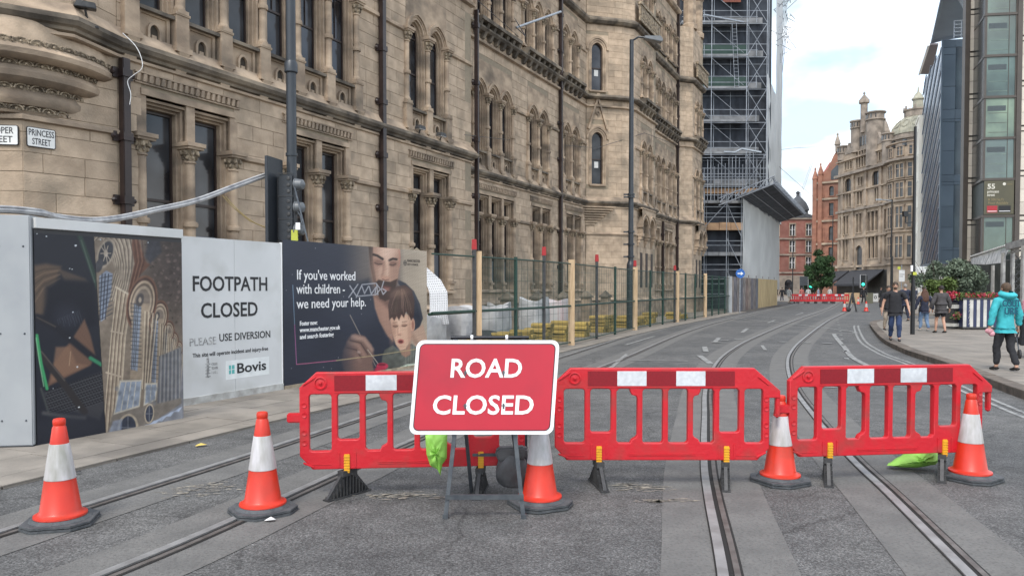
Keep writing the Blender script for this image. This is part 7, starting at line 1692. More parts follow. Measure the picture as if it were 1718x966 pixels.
def person(label, loc, face, H, top, legs, shoes, hair, style='short', sleeves='long', shorts=False, skirt=False, stride=(.22, .20), arms=((.10, .05), (.10, .05)), build=1., hood=False, long_hair=False, bare=True, bag=False, group=None, baggy=1.):
    """figure of height H standing at loc; face = heading in radians of its front (0 = towards the camera, -Y)"""
    t = thing('person', label, 'person', loc, face, group); S = H/1.75; b = build
    hz = .92*S; sh = 1.43*S; sw = .185*S*b; hw = .095*S
    fr, bk_ = stride          # forward foot (left), back foot (right): distance along y (front is -y)
    hip = {'L': V(hw, 0, hz-.04*S), 'R': V(-hw, 0, hz-.04*S)}
    foot = {'L': V(hw*1.05, -fr*S, .075*S), 'R': V(-hw*1.05, bk_*S, .085*S)}
    knee = {k: (hip[k]+foot[k])/2+V(0, -.05*S-(.03*S if k == 'R' else 0), .015*S) for k in 'LR'}
    shp = {'L': V(sw, .0, sh), 'R': V(-sw, .0, sh)}
    elb = {}; wr = {}
    for k, s_, (o_, f_) in (('L', 1, arms[0]), ('R', -1, arms[1])):
        elb[k] = shp[k]+V(s_*(.04+o_*.45)*S, .02*S-f_*.25*S, -.29*S); wr[k] = elb[k]+V(s_*o_*.25*S, -.04*S-f_*S*.7, -.24*S)
    # body: one continuous skin surface
    nd = {'pel': (0, 0, hz, .13*S*b, .10*S), 'wst': (0, 0, hz+.16*S, .125*S*b, .09*S), 'chs': (0, .0, hz+.36*S, .15*S*b, .10*S), 'clv': (0, .01, sh+.0*S, .10*S*b, .08*S),
          'nk0': (0, .01, sh+.06*S, .055*S, .055*S), 'nk1': (0, -.0, sh+.12*S, .05*S, .052*S), 'hd0': (0, -.02*S, sh+.165*S, .060*S, .072*S), 'hd1': (0, -.012*S, sh+.225*S, .078*S, .092*S), 'hd2': (0, 0, sh+.285*S, .058*S, .072*S)}
    ed = [('pel', 'wst'), ('wst', 'chs'), ('chs', 'clv'), ('clv', 'nk0'), ('nk0', 'nk1'), ('nk1', 'hd0'), ('hd0', 'hd1'), ('hd1', 'hd2')]
    for k, s_ in (('L', 1), ('R', -1)):
        f = foot[k]; nd['hp'+k] = (*hip[k], .088*S, .09*S); nd['kn'+k] = (*knee[k], .055*S, .058*S); nd['cf'+k] = (*(knee[k]*.62+f*.38+V(0, .012*S, 0)), .052*S, .056*S); nd['an'+k] = (*f, .034*S, .037*S); nd['to'+k] = (*(f+V(0, -.13*S, -.045*S)), .03*S, .022*S)
        ed += [('pel', 'hp'+k), ('hp'+k, 'kn'+k), ('kn'+k, 'cf'+k), ('cf'+k, 'an'+k), ('an'+k, 'to'+k)]
        nd['sh'+k] = (*shp[k], .058*S, .055*S); nd['el'+k] = (*elb[k], .041*S, .041*S); nd['wr'+k] = (*wr[k], .026*S, .029*S)
        d = (wr[k]-elb[k]).normalized(); pm = wr[k]+d*.055*S; nd['pm'+k] = (*pm, .021*S, .036*S)
        ed += [('clv', 'sh'+k), ('sh'+k, 'el'+k), ('el'+k, 'wr'+k), ('wr'+k, 'pm'+k)]
        for q in range(4):
            y = (-.030+.020*q)*S; ln_ = (.065, .078, .072, .055)[q]*S; a = pm+V(0, y, 0)+d*.025*S; b2 = a+d*ln_*.55+V(-s_*.006*S, 0, 0); c = b2+d*ln_*.45+V(-s_*.018*S, 0, 0)
            nd[f'fa{q}{k}'] = (*a, .0095*S, .0095*S); nd[f'fb{q}{k}'] = (*b2, .0085*S, .0085*S); nd[f'fc{q}{k}'] = (*c, .007*S, .007*S); ed += [('pm'+k, f'fa{q}{k}'), (f'fa{q}{k}', f'fb{q}{k}'), (f'fb{q}{k}', f'fc{q}{k}')]
        a = wr[k]+d*.02*S+V(0, -.03*S, 0); c = a+d*.05*S+V(-s_*.01*S, -.022*S, 0); nd['ta'+k] = (*a, .011*S, .011*S); nd['tb'+k] = (*c, .009*S, .009*S); ed += [('wr'+k, 'ta'+k), ('ta'+k, 'tb'+k)]
    bd = skin_body('body', nd, ed, 'pel', SKIN, t)
    hz_ = sh+.225*S
    fc = MB(); fc.ball((0, -.098*S, hz_-.015*S), .016*S, 8, 6, sx=.8, sy=1.2, sz=1.5); 
    for s_ in (-1, 1): fc.ball((s_*.082*S, .0, hz_-.01*S), .024*S, 8, 6, sx=.4, sy=.8, sz=1.2)
    fc.build('ears_and_nose', SKIN, bd, smooth=True)
    ey = MB()
    for s_ in (-1, 1): ey.ball((s_*.030*S, -.083*S, hz_+.008*S), .011*S, 8, 5, sz=.7); ey.bar((s_*.014*S, -.088*S, hz_+.028*S), (s_*.046*S, -.080*S, hz_+.028*S), .007*S)
    ey.build('eyes', mat('eye_dark', (.02, .015, .012), .4), bd)
    mo = MB(); mo.bar((-.024*S, -.082*S, hz_-.058*S), (.024*S, -.082*S, hz_-.058*S), .010*S); mo.build('mouth', mat('lips', (.32, .12, .10), .5), bd)
    # hair
    hm = mat('hair_'+style+str(hair)[:12].replace('.', ''), hair, .7, col2=tuple(c*.5 for c in hair[:3]), scale=60, bump=.5, bscale=90)
    vs = []; fs = []; n = 20; k_ = 9
    for i in range(k_+1):
        for j in range(n):
            ph = R(8+ (112 if True else 0)*i/k_); a = 2*math.pi*j/n; fr_ = max(0, -math.sin(a)); ph2 = ph*(1-.42*fr_**1.5) if not long_hair else ph*(1-.40*fr_**2); r_ = 1.07+.03*math.sin(5*a+i)
            vs.append((.083*S*r_*math.sin(ph2)*math.cos(a), .006*S+.098*S*r_*math.sin(ph2)*math.sin(a), hz_+.012*S+.100*S*r_*math.cos(ph2)))
    for i in range(k_):
        for j in range(n): fs.append((i*n+j, i*n+(j+1) % n, (i+1)*n+(j+1) % n, (i+1)*n+j))
    fs.append(tuple(range(n))); mb = MB(); mb.add(vs, fs)
    ho = mb.build('hair', hm, t, smooth=True)
    if long_hair:
        vs = []; fs = []
        for i in range(11):
            f = i/10; z = hz_+.04*S-f*.50*S; wd = (.10+.075*math.sin(min(1, f*1.5)*1.6)+.0)*S*(1 if f < .85 else 1-.4*(f-.85)/.15)
            for j in range(13): a = R(-20+220*j/12); vs.append((wd*math.cos(a)*(1+.07*math.sin(j*2.3+i*1.1)), .02*S+wd*.72*math.sin(a)*(1+.10*math.sin(j*3.1+i)), z+.012*S*math.sin(j*2)))
        for i in range(10):
            for j in range(12): fs.append((i*13+j, i*13+j+1, (i+1)*13+j+1, (i+1)*13+j))
        mb = MB(); mb.add(vs, fs); mb.build('long_hair', hm, t, smooth=True)
    if style == 'beard':
        mb = MB(); mb.ball((0, -.052*S, hz_-.070*S), .048*S, 10, 7, sx=1.1, sy=.85, sz=.85); mb.build('beard', hm, t, smooth=True)
    # top garment
    g = 1.13*baggy; td = {'bot': (0, 0, hz-.05*S, .150*S*b*g, .120*S*g), 'pel': (0, 0, hz-.01*S, .146*S*b*g, .116*S*g), 'wst': (0, 0, hz+.15*S, .142*S*b*g, .11*S*g), 'chs': (0, 0, hz+.36*S, .162*S*b*g, .118*S*g), 'clv': (0, .01, sh+.01*S, .112*S*b*g, .092*S*g), 'nk': (0, .012, sh+.055*S, .068*S*g, .066*S*g)}
    te = [('bot', 'pel'), ('pel', 'wst'), ('wst', 'chs'), ('chs', 'clv'), ('clv', 'nk')]
    for k in 'LR':
        td['sh'+k] = (*shp[k], .073*S*g, .072*S*g)
        if sleeves == 'long':
            td['el'+k] = (*elb[k], .056*S*g, .058*S*g); td['wr'+k] = (*(wr[k]*.97+elb[k]*.03), .044*S*g, .046*S*g); te += [('clv', 'sh'+k), ('sh'+k, 'el'+k), ('el'+k, 'wr'+k)]
        else: td['el'+k] = (*(shp[k]*.35+elb[k]*.65), .060*S*g, .060*S*g); te += [('clv', 'sh'+k), ('sh'+k, 'el'+k)]
    to = skin_body('hoodie' if hood else ('jacket' if baggy > 1.05 else 'top'), td, te, 'pel', top, t)
    hem = MB(); hem.lathe([(.130*S*b*g, hz-.085*S), (.142*S*b*g, hz-.08*S), (.150*S*b*g, hz-.05*S), (.142*S*b*g, hz-.02*S)], n=20, close=False); hem.v = [(x, y*.80, z) for x, y, z in hem.v]; hem.build('hem', top, to, smooth=True)
    if hood:
        mb = MB(); pts = []
        vs = []; fs = []; n = 20; kk = 7
        for i in range(kk+1):
            f = i/kk; 
            for j in range(n):
                a = 2*math.pi*j/n; rr_ = (.10+.055*math.sin(f*math.pi))*S; vs.append((rr_*1.08*math.cos(a), .035*S+rr_*.95*math.sin(a)+(.03*S if math.sin(a) > 0 else 0)*math.sin(f*3), sh+.03*S+f*.14*S-.03*S*math.sin(a)))
        for i in range(kk):
            for j in range(n): fs.append((i*n+j, i*n+(j+1) % n, (i+1)*n+(j+1) % n, (i+1)*n+j))
        mb.add(vs, fs); mb.build('hood', top, to, smooth=True)
    # legs
    ld = {'wst': (0, 0, hz+.08*S, .128*S*b, .10*S), 'pel': (0, 0, hz-.02*S, .138*S*b, .112*S)}; le = [('wst', 'pel')]
    for k in 'LR':
        ld['hp'+k] = (*(hip[k]-V(0, 0, .03*S)), .098*S*b, .102*S); le.append(('pel', 'hp'+k))
        if shorts: ld['kn'+k] = (*(hip[k]*.25+knee[k]*.75), .092*S, .094*S); le.append(('hp'+k, 'kn'+k))
        else:
            ld['kn'+k] = (*knee[k], .070*S, .073*S); ld['cf'+k] = (*(knee[k]*.5+foot[k]*.5+V(0, .01*S, 0)), .058*S, .062*S); ld['an'+k] = (*(foot[k]+V(0, 0, .035*S)), .048*S, .052*S); le += [('hp'+k, 'kn'+k), ('kn'+k, 'cf'+k), ('cf'+k, 'an'+k)]
    lo = skin_body('shorts' if shorts else 'trousers', ld, le, 'pel', legs, t)
    for k in 'LR':
        f = foot[k]; sd_ = {'h': (f.x, f.y+.03*S, f.z-.035*S, .042*S, .038*S), 'a': (f.x, f.y+.0*S, f.z+.0*S, .045*S, .045*S), 'm': (f.x, f.y-.09*S, f.z-.038*S, .044*S, .034*S), 't': (f.x, f.y-.17*S, f.z-.048*S, .040*S, .026*S)}
        skin_body('shoe', sd_, [('h', 'a'), ('a', 'm'), ('m', 't')], 'a', shoes, t)
    if bare: pass
    return t, dict(S=S, wr=wr, elb=elb, sh=sh, hz=hz)
def cl(name, c, c2=None, **k): return mat('cloth_'+name, c, .85, col2=c2 or tuple(q*.7 for q in c), scale=7, bump=.6, bscale=14, **k)
PV = .12
BLKC = cl('black', (.018, .018, .022)); NAVY = cl('navy', (.02, .025, .05)); DENIM = cl('denim_dark', (.025, .045, .11)); JEANS = cl('denim_light', (.16, .24, .36), (.10, .16, .27)); GREYJ = cl('grey_jacket', (.065, .06, .062)); CYAN = cl('cyan', (.045, .40, .44), (.035, .33, .37))
SHOEB = mat('shoe_black', (.015, .015, .016), .5); SHOEW = mat('shoe_white', (.5, .5, .48), .5); BEIGE = cl('beige', (.40, .33, .26)); PINK = cl('pink', (.62, .30, .34))
def away(x, y, d=0): return math.pi+d
p1_, i1 = person('bearded man in black t-shirt and dark jeans walking towards the viewer on the pavement', (11.2, 21.6, PV), R(-22), 1.71, BLKC, DENIM, SHOEB, (.07, .045, .03), 'beard', 'short', stride=(.20, .16), arms=((.16, .12), (.14, -.02)), build=1.14)
p2_, i2 = person('person in turquoise hooded top lettered on the back, black joggers, walking away at right', (9.22, 13.8, PV), away(0, 0, .10), 1.63, CYAN, BLKC, SHOEB, (.10, .06, .035), 'short', 'long', stride=(.10, .20), arms=((.12, .0), (.14, .04)), build=1.04, hood=True, baggy=.97)
p3_, i3 = person('woman with long wavy brown hair, navy top and light blue jeans walking away', (14.85, 26.6, PV), away(0, 0, 0), 1.50, NAVY, JEANS, SHOEW, (.11, .05, .03), 'long', 'long', stride=(.12, .14), arms=((.22, .05), (.22, .05)), long_hair=True)
p4_, i4 = person('man in dark grey jacket and black shorts walking away beside the woman', (14.75, 25.4, PV), away(0, 0, 0), 1.62, GREYJ, BLKC, SHOEB, (.025, .018, .015), 'short', 'long', shorts=True, stride=(.16, .12), arms=((.18, .05), (.18, .05)), build=1.05, baggy=1.08)
p5_, i5 = person('person in beige top and dark trousers half hidden behind the long haired woman', (19.1, 34.3, PV), away(0, 0, 0), 1.62, BEIGE, BLKC, SHOEB, (.06, .04, .03), 'short', 'long', stride=(.14, .14))
p6_, i6 = person('grey haired person in navy clothes walking away behind the black pole', (18.4, 34.6, PV), away(0, 0, 0), 1.72, NAVY, NAVY, SHOEB, (.30, .29, .28), 'short', 'long', stride=(.18, .16), build=1.15)
p7_, i7 = person('person in beige trousers mostly hidden behind the bearded man', (13.75, 27.0, PV), R(-10), 1.62, BLKC, BEIGE, SHOEB, (.05, .04, .03), 'short', 'long', stride=(.12, .12))
p8_, i8 = person('person in pink top at the right edge of the view pushing a pushchair', (11.98, 16.9, PV), away(0, 0, -.3), 1.60, PINK, NAVY, SHOEB, (.05, .03, .02), 'short', 'long', stride=(.14, .14), arms=((.05, .35), (.05, .35)))
# lettering on the turquoise top
for (s_, z, w) in (('COUT', 1.235, .36), ('URE', 1.08, .27)):
    put_text(s_, .17, (0, .138, z*1.63/1.75+.06), mat('letter_teal', (.005, .07, .12), .8), p2_, 'lettering', rz=math.pi, bold=.005, width=w)
o = MB(); o.ball((0, 0, 0), .06, 10, 7, sx=1.3, sy=.8, sz=.9); o.ball((.05, 0, -.05), .055, 10, 7); pg_ = o.build('pink_bundle', PINK, None, smooth=True); w_ = i2['wr']['L']; M_ = Matrix.Rotation(math.pi+.10, 3, 'Z') @ w_
pg_.location = (9.22+M_.x, 13.8+M_.y+.02, PV+w_.z-.09); tag(pg_, 'pink bundle held in the left hand of the person in the turquoise top', 'bundle')
# pushchair at the right edge
pc = thing('pushchair', 'dark pushchair at the right edge beside the person in the turquoise top', 'pushchair', (11.45, 16.4, PV), R(160))
for (x, y) in ((-.22, -.3), (.22, -.3), (-.22, .3), (.22, .3)):
    o = MB(); o.M = Matrix.Translation((x, y, .10)) @ Matrix.Rotation(R(90), 4, 'Y'); o.lathe([(.04, -.02), (.10, -.02), (.10, .02), (.04, .02)], n=16); o.build('wheel', BLACK, pc)
o = MB()
for s_ in (-1, 1): o.tube([(s_*.22, -.3, .1), (s_*.20, .1, .55), (s_*.20, .45, 1.0)], .014, 6); o.tube([(s_*.22, .3, .1), (s_*.20, -.1, .6)], .014, 6)
o.tube([(-.2, .45, 1.0), (.2, .45, 1.0)], .018, 6); o.build('frame', SFR, pc)
o = MB(); o.prism([(-.3, .35), (.2, .28), (.32, .85), (.22, .88), (.12, .42), (-.3, .45)], -.19, .19, 'x'); o.build('seat', BLKC, pc, bevel=.02)
o = MB(); o.lathe([(.24, -.19), (.24, .19)], n=12, a0=R(20), a1=R(150), close=False); o.v = [(z, x*.9+.05, y+.70) for x, y, z in o.v]; o.build('canopy', NAVY, pc)
# ================================================================ PLANTER, BUSH, AWNING
TR_G = cl('leafless', (.1, .1, .1))
def leaves_mat(name, a, b): return mat(name, a, .65, col2=b, scale=1.8, island=.45, spec=.3)
LEAF1 = leaves_mat('bush_leaf', (.17, .21, .15), (.09, .12, .08)); LEAF2 = leaves_mat('light_leaf', (.12, .17, .05), (.08, .12, .03)); LEAF3 = leaves_mat('tree_leaf', (.055, .11, .04), (.03, .065, .025)); BARK = mat('bark', (.09, .07, .055), .9, scale=8, col2=(.05, .04, .03))
def foliage(clumps, n, size, seed):
    rnd = np.random.RandomState(seed); vs = []; W_s = np.array([c[3]**2 for c in clumps]); W_s = W_s/W_s.sum()
    P = []
    for ci, c in enumerate(clumps):
        k = int(n*W_s[ci]); d = rnd.normal(size=(k, 3)); d /= np.linalg.norm(d, axis=1)[:, None]; r = rnd.uniform(.3, 1.0, k)**.6*(1+.35*(rnd.uniform(size=k) > .88))
        P.append(np.array(c[:3])+d*r[:, None]*np.array([c[3], c[3], c[3]*(c[4] if len(c) > 4 else .8)]))
    P = np.concatenate(P); k = len(P); u = rnd.normal(size=(k, 3)); u /= np.linalg.norm(u, axis=1)[:, None]; w = np.cross(u, rnd.normal(size=(k, 3))); w /= np.linalg.norm(w, axis=1)[:, None]
    s = size*rnd.uniform(.6, 1.4, k)[:, None]; q = np.stack([P-u*s, P+w*s*.45, P+u*s, P-w*s*.45], 1).reshape(-1, 3)
    return q, k
def leaf_object(name, clumps, n, size, seed, m, parent):
    q, k = foliage(clumps, n, size, seed); me = bpy.data.meshes.new(name); me.from_pydata(q.tolist(), [], (np.arange(k*4).reshape(-1, 4)).tolist()); me.materials.append(m); o = bpy.data.objects.new(name, me); COL.objects.link(o); o.parent = parent; return o
def clumpset(seed, n, cx, cy, cz, rx, ry, rz, r0, r1):
    rnd = random.Random(seed); out = []
    for _ in range(n):
        a = rnd.uniform(0, 6.283); e = math.acos(rnd.uniform(-1, 1)); r = rnd.uniform(.4, 1)**.5
        out.append((cx+rx*r*math.sin(e)*math.cos(a), cy+ry*r*math.sin(e)*math.sin(a), cz+rz*r*math.cos(e), rnd.uniform(r0, r1)))
    return out
NVS = mat('planter_navy', (.022, .03, .075), .5, col2=(.03, .04, .09), scale=6); WHS = mat('planter_white', (.55, .54, .50), .55, col2=(.42, .41, .38), scale=3)
X0, X1, YP = 16.85, 18.15, 27.6
pl_ = thing('planter', 'navy and white striped wooden planter with red flowers on the pavement', 'planter', (X0, YP, PV), R(-3))
nst = 10; wst = 1.30/nst
for k in range(nst+1):
    wk = wst*.62 if k % 1 == 0 else wst
    o = MB(); x = k*1.34/(nst+1); o.box(x+.002, x+.118, -.02, .01, .10, 1.12); o.build('slat', WHS if k % 2 == 0 or k == 0 else NVS, pl_)
o = MB(); o.box(0, 1.34, .012, .9, .10, 1.08); o.build('box', NVS, pl_); o = MB(); o.box(-.02, 1.36, -.04, .03, 1.12, 1.18); o.box(-.02, .04, .03, .95, 1.12, 1.18); o.build('rim', BLKP, pl_)
o = MB(); o.box(-.04, 1.38, -.06, .9, .03, .10); o.build('base', BLKP, pl_)
for x in (.15, 1.2): o = MB(); o.ball((x, .05, .03), .045, 8, 5); o.build('castor', BLKP, pl_)
o = MB()
for k in range(8): z = .18+k*.12; o.bar((.20+.02*(k % 2), -.024, z), (.25-.01*(k % 3), -.024, z+.10), .012)
o.build('scrawl', WHS, pl_)
pl2 = thing('planter', 'long white edged planter with red flowers running back behind the striped one', 'planter', (X0-.42, YP+.2, PV), R(-62)+math.pi/2)
o = MB(); o.box(0.1, 3.6, -.15, .25, .10, .22); o.box(0.1, 3.6, -.15, .25, .78, .92); o.build('white_edges', WHS, pl2); o = MB(); o.box(.12, 3.58, -.10, .2, .05, 1.0); o.build('box', BLKP, pl2)
FLR = mat('flower_red', (.55, .05, .05), .7, col2=(.45, .06, .12), scale=9, island=.3); FLP = mat('flower_pink', (.55, .10, .16), .7, island=.3)
leaf_object('foliage', [(.2+i*.16, -.12, .5+.08*math.sin(i*2), .20) for i in range(22)], 1500, .05, 3, LEAF2, pl2); leaf_object('flowers', [(.2+i*.16, -.18, .52+.1*math.sin(i*3), .15) for i in range(22)], 700, .04, 4, FLP, pl2)
leaf_object('flowers', [(.25+i*.2, .2, 1.25+.06*math.sin(i*3), .13) for i in range(6)], 260, .045, 5, FLR, pl_); leaf_object('foliage', [(.1+i*.14, .3, 1.2+.05*math.sin(i*2), .2) for i in range(9)], 1300, .05, 6, LEAF2, pl_)
bu = thing('planter_shrub', 'large loose grey-green shrub growing out of the planters', 'shrub', (16.9, 28.6, PV))
cs = clumpset(11, 40, .25, .2, 1.88, 1.12, .7, .62, .16, .34)+[(-1.05, .3, 1.8, .28), (-1.2, .3, 2.0, .2), (1.3, .2, 1.6, .25), (.4, .0, 2.5, .22), (-.4, .2, 2.45, .22), (1.0, 0, 2.25, .2)]
leaf_object('foliage', cs, 12000, .055, 12, LEAF1, bu); leaf_object('new_leaves', clumpset(13, 12, -.5, -.3, 1.55, .55, .3, .35, .15, .28), 2200, .06, 14, LEAF2, bu)
leaf_object('flowers', clumpset(15, 6, -.35, -.5, 1.28, .55, .15, .08, .10, .16), 420, .05, 16, FLR, bu)
o = MB(); rnd = random.Random(4)
for k in range(26): a = rnd.uniform(-1.1, 1.2); o.tube([(a*.35, .2, .9), (a*.7, rnd.uniform(-.1, .4), 1.6), (a*1.1, rnd.uniform(-.3, .6), 2.3+rnd.uniform(-.3, .5))], .016, 5, r2=.006)
o.build('branches', BARK, bu)
# cafe canopy
cf = thing('cafe_canopy', 'grey framed cafe canopy with scalloped white awning behind the planters', 'canopy', (0, 0, 0))
GRF = mat('canopy_frame', (.44, .43, .40), .6, col2=(.26, .25, .24), scale=3); AWW = mat('awning_white', (.72, .71, .69), .7, col2=(.40, .40, .39), scale=2)
A, B = P3(1692, 412, 40), P3(1627, 432, 54); C = P3(1722, 407, 36)
o = MB(); n = 26
for k in range(n):
    p = Vector(A).lerp(Vector(B), k/n); q = Vector(A).lerp(Vector(B), (k+.9)/n); o.tube([tuple(p), tuple((p+q)/2+Vector((0, 0, .08))), tuple(q)], .055, 5)
o.build('scalloped_edge', GRF, cf)
D, E_ = P3(1680, 440, 42), P3(1640, 436, 52)
slab([P3(1692, 417, 40), P3(1662, 423, 46), P3(1652, 444, 47), P3(1681, 441, 41)], .03, AWW, 'awning_sheet', cf); slab([P3(1661, 424, 46.2), P3(1628, 434, 54), P3(1628, 443, 54), P3(1651, 444, 47.2)], .03, AWW, 'awning_sheet', cf)
o = MB(); o.bar(P3(1692, 414, 39.8), P3(1740, 402, 33), .35); o.bar(P3(1692, 424, 39.8), P3(1740, 414, 33), .10); o.build('fascia', GRF, cf)
for (px, yt, Y, w) in ((1665, 445, 46, .13), (1682, 424, 41, .16), (1698, 418, 39, .14), (1716, 412, 35, .16)):
    T = P3(px, yt, Y); o = MB(); o.box(T[0]-w/2, T[0]+w/2, Y-.08, Y+.08, PV, T[2]); o.build('post', GRF, cf)
o = MB()
for k in range(9):
    for s_ in (-1, 1): a = P3(1702, 430, 38); o.bar((a[0]+(0 if s_ < 0 else .35), 38, PV+k*.36), (a[0]+(.35 if s_ < 0 else 0), 38, PV+(k+1)*.36), .035)
o.build('trellis', BLKP, cf)
slab([P3(1640, 470, 55), P3(1722, 470, 37), (P3(1722, 470, 37)[0], 37, PV), (P3(1640, 470, 55)[0], 55, PV)], .02, MATS['shop_dark2'], 'dark_back', cf) if False else None
o = MB(); a, b = P3(1636, 440, 56), P3(1735, 420, 41); o.add([(a[0], 56, PV), (b[0], 41, PV), (b[0], 41, 3.4), (a[0], 56, 3.4), (a[0]+.3, 56.3, PV), (b[0]+.3, 41.3, PV), (b[0]+.3, 41.3, 3.4), (a[0]+.3, 56.3, 3.4)], [(0,1,2,3),(7,6,5,4),(3,2,6,7),(0,3,7,4)]); o.build('back_wall', mat('cafe_glazing', (.02, .022, .018), .9, col2=(.045, .05, .04), scale=1.2), cf)
ld_ = bpy.data.objects
# ================================================================ STREET FURNITURE (middle and far)
BPOLE = mat('black_pole', (.012, .013, .015), .4)
cp = thing('camera_pole', 'slim black pole on the right pavement with a camera bracket near its top', 'pole', (13.4, 24.7, PV))
o = MB(); o.tube([(0, 0, 0), (0, 0, 1.6)], .07, 12); o.tube([(0, 0, 1.6), (0, 0, 6.9)], .055, 12, r2=.045); o.build('pole_shaft', BPOLE, cp, smooth=True)
o = MB(); o.bar((0, 0, 3.75), (-.28, 0, 3.70), .03); o.tube([(-.28, 0, 3.72), (-.28, 0, 4.0)], .03, 8); o.prism([(-.36, 3.92), (-.22, 3.92), (-.22, 4.10), (-.38, 4.10)], -.06, .06); o.build('camera', BPOLE, cp)
o = MB(); o.box(-.13, -.06, -.09, -.05, 2.1, 2.3); o.build('small_box', SWHITE, cp); o = MB(); o.box(-.05, .07, -.085, -.06, 1.98, 2.08); o.build('yellow_tag', mat('sticker_yellow', (.45, .48, .06), .5), cp)
def gp(px, py, z=0):
    Y = 1240*(1.67-z)/(py-483); return (px-859)/1240*Y, Y
def far_light(px, top_y, Y, label, green=True, flip=False):
    X = (px-859)/1240*Y; zt = 1.67+(483-top_y)/1240*Y; t = thing('traffic_signal', label, 'traffic light', (X, Y, .10), group=None)
    o = MB(); o.tube([(.55, .1, 0), (.55, .1, zt-.2)], .08, 8); o.build('post', BPOLE, t)
    o = MB(); o.box(-.35, .35, -.05, .05, zt-1.75, zt-.1); o.build('backing_board', SG, t); o = MB(); o.box(-.37, .37, -.045, .04, zt-1.78, zt-1.75); o.box(-.37, -.35, -.052, .04, zt-1.78, zt-.08); o.box(.35, .37, -.052, .04, zt-1.78, zt-.08); o.box(-.37, .37, -.052, .04, zt-.10, zt-.08); o.build('white_border', SWHITE, t)
    for k, c in enumerate(((.03, .02, .02), (.03, .025, .02))): o = MB(); o.M = Matrix.Translation((0, -.06, zt-.4-.42*k)) @ Matrix.Rotation(R(90), 4, 'X'); o.lathe([(.16, 0), (.16, .02)], n=12); o.build('unlit_lens', BLACK, t)
    o = MB(); o.M = Matrix.Translation((0, -.06, zt-1.32)) @ Matrix.Rotation(R(90), 4, 'X'); o.lathe([(.19, 0), (.19, .02)], n=14); o.build('green_lens', mat('green_light', (.02, .5, .32), .4, emit=(.05, 1, .62, 1.0)), t)
    return t
far_light(1360, 465, 100, 'traffic signal showing green in front of the street tree'); far_light(1447.5, 461, 96, 'traffic signal showing green in front of the black awning')
def col_light(px, topy, Y, label, arm=0, r=.09, name='lamp_column', sign=False):
    X = (px-859)/1240*Y; zt = 1.67+(483-topy)/1240*Y; t = thing(name, label, 'street lamp' if arm else 'pole', (X, Y, .08)); o = MB(); o.tube([(0, 0, 0), (0, 0, zt)], r, 8, r2=r*.7); o.build('pole_shaft', BPOLE, t)
    if arm: o = MB(); o.tube([(0, 0, zt-.1), (arm, 0, zt)], .05, 6); o.box(min(arm, arm-.5), max(arm, arm-.5), -.12, .12, zt-.06, zt+.08); o.build('lantern', GALV, t)
    return t
col_light(1329.5, 383, 108, 'thin black pole in front of the red brick building')
col_light(1396, 362, 101, 'tall thin black pole between the tree and the ornate building')
col_light(1494.5, 337, 75, 'black lamp column with short arm in front of the ornate corner', arm=-1.1)
col_light(1496, 432, 52, 'dark pole carrying a flat sign beside the bus stop flag')
col_light(1431, 466, 79, 'dark signal pole in the junction left of the a-frame'); 
t = thing('bus_stop_flag', 'white and yellow bus stop sign on a thin pole near the ornate building', 'sign', ((1512-859)/1240*55, 55, .1)); o = MB(); o.tube([(0, 0, 0), (0, 0, 3.3)], .035, 6); o.build('post', GALV, t); o = MB(); o.box(-.2, .22, -.04, .0, 2.05, 2.9); o.build('flag', WHITEP, t); o = MB(); o.box(-.17, .19, -.045, -.04, 2.55, 2.62); o.box(-.17, .10, -.045, -.04, 2.4, 2.46); o.build('print_lines', GREYI, t); o = MB(); o.M = Matrix.Translation((-.2, 0, 3.05)) @ Matrix.Rotation(R(90), 4, 'X'); o.lathe([(.12, 0), (.12, .02)], n=12); o.build('disc', mat('sticker_yellow', (.45, .48, .06), .5), t)
t = thing('hanging_sign', 'white projecting sign below the blue block', 'sign', ((1546-859)/1240*60, 60, 0)); o = MB(); o.box(-.52, .52, -.05, .05, 1.67+8*60/1240-.3, 1.67+36*60/1240); o.build('panel', WHITEP, t); o = MB(); o.box(-.12, .02, -.056, -.05, 2.2, 3.1); o.build('emblem', INK, t); o = MB(); o.box(.45, .52, -.04, .04, .1, 1.9); o.box(-.3, -.24, -.04, .04, .1, 1.9); o.build('posts', WHITEP, t)
t = thing('street_sign_board', 'grey direction sign seen from behind, left of the green signal', 'sign', ((1348-859)/1240*95, 95, .1)); o = MB(); o.box(-.5, .5, -.03, .03, 1.9, 3.05); o.build('board', SFR, t); o = MB(); o.tube([(0, .05, 0), (0, .05, 1.9)], .05, 6); o.build('post', SFR, t)
# far barriers: light versions (individual objects), joined in a row
def far_barrier(x, y, rz, label, mats=RED):
    t = thing('road_barrier', label, 'barrier', (x, y, .02), rz, group='red barriers across the far junction')
    mb = MB(); mb.box(0, 1.95, -.03, .03, .80, 1.0); mb.box(0, 1.95, -.03, .03, .22, .40)
    for k in range(9): mb.box(k*.235, k*.235+.07, -.03, .03, .40, .80)
    mb.build('panel', RED, t); f = MB()
    for xx in (.4, 1.5): f.box(xx-.05, xx+.05, -.3, .3, 0, .22)
    f.build('feet', BLKP, t); w = MB(); w.box(.5, .8, -.036, -.03, .82, .98); w.box(1.15, 1.45, -.036, -.03, .82, .98); w.build('reflective_panel', WHR, t); return t
Xb, Yb = gp(1332, 509.5)
fb = far_barrier(Xb, Yb, R(0), 'leftmost red barrier in the row across the far junction')
for k, (dx, dy, a, lb) in enumerate(((1.95, .1, 2, 'second red barrier of the far row, left of centre'), (3.85, .1, -3, 'third red barrier of the far row, right of centre'), (3.5, 1.4, 20, 'red barrier set back behind the right half of the far row'), (.2, 1.6, -12, 'red barrier set back behind the left half of the far row'))): copy_thing(fb, (Xb+dx, Yb+dy, .02), R(a), lb)
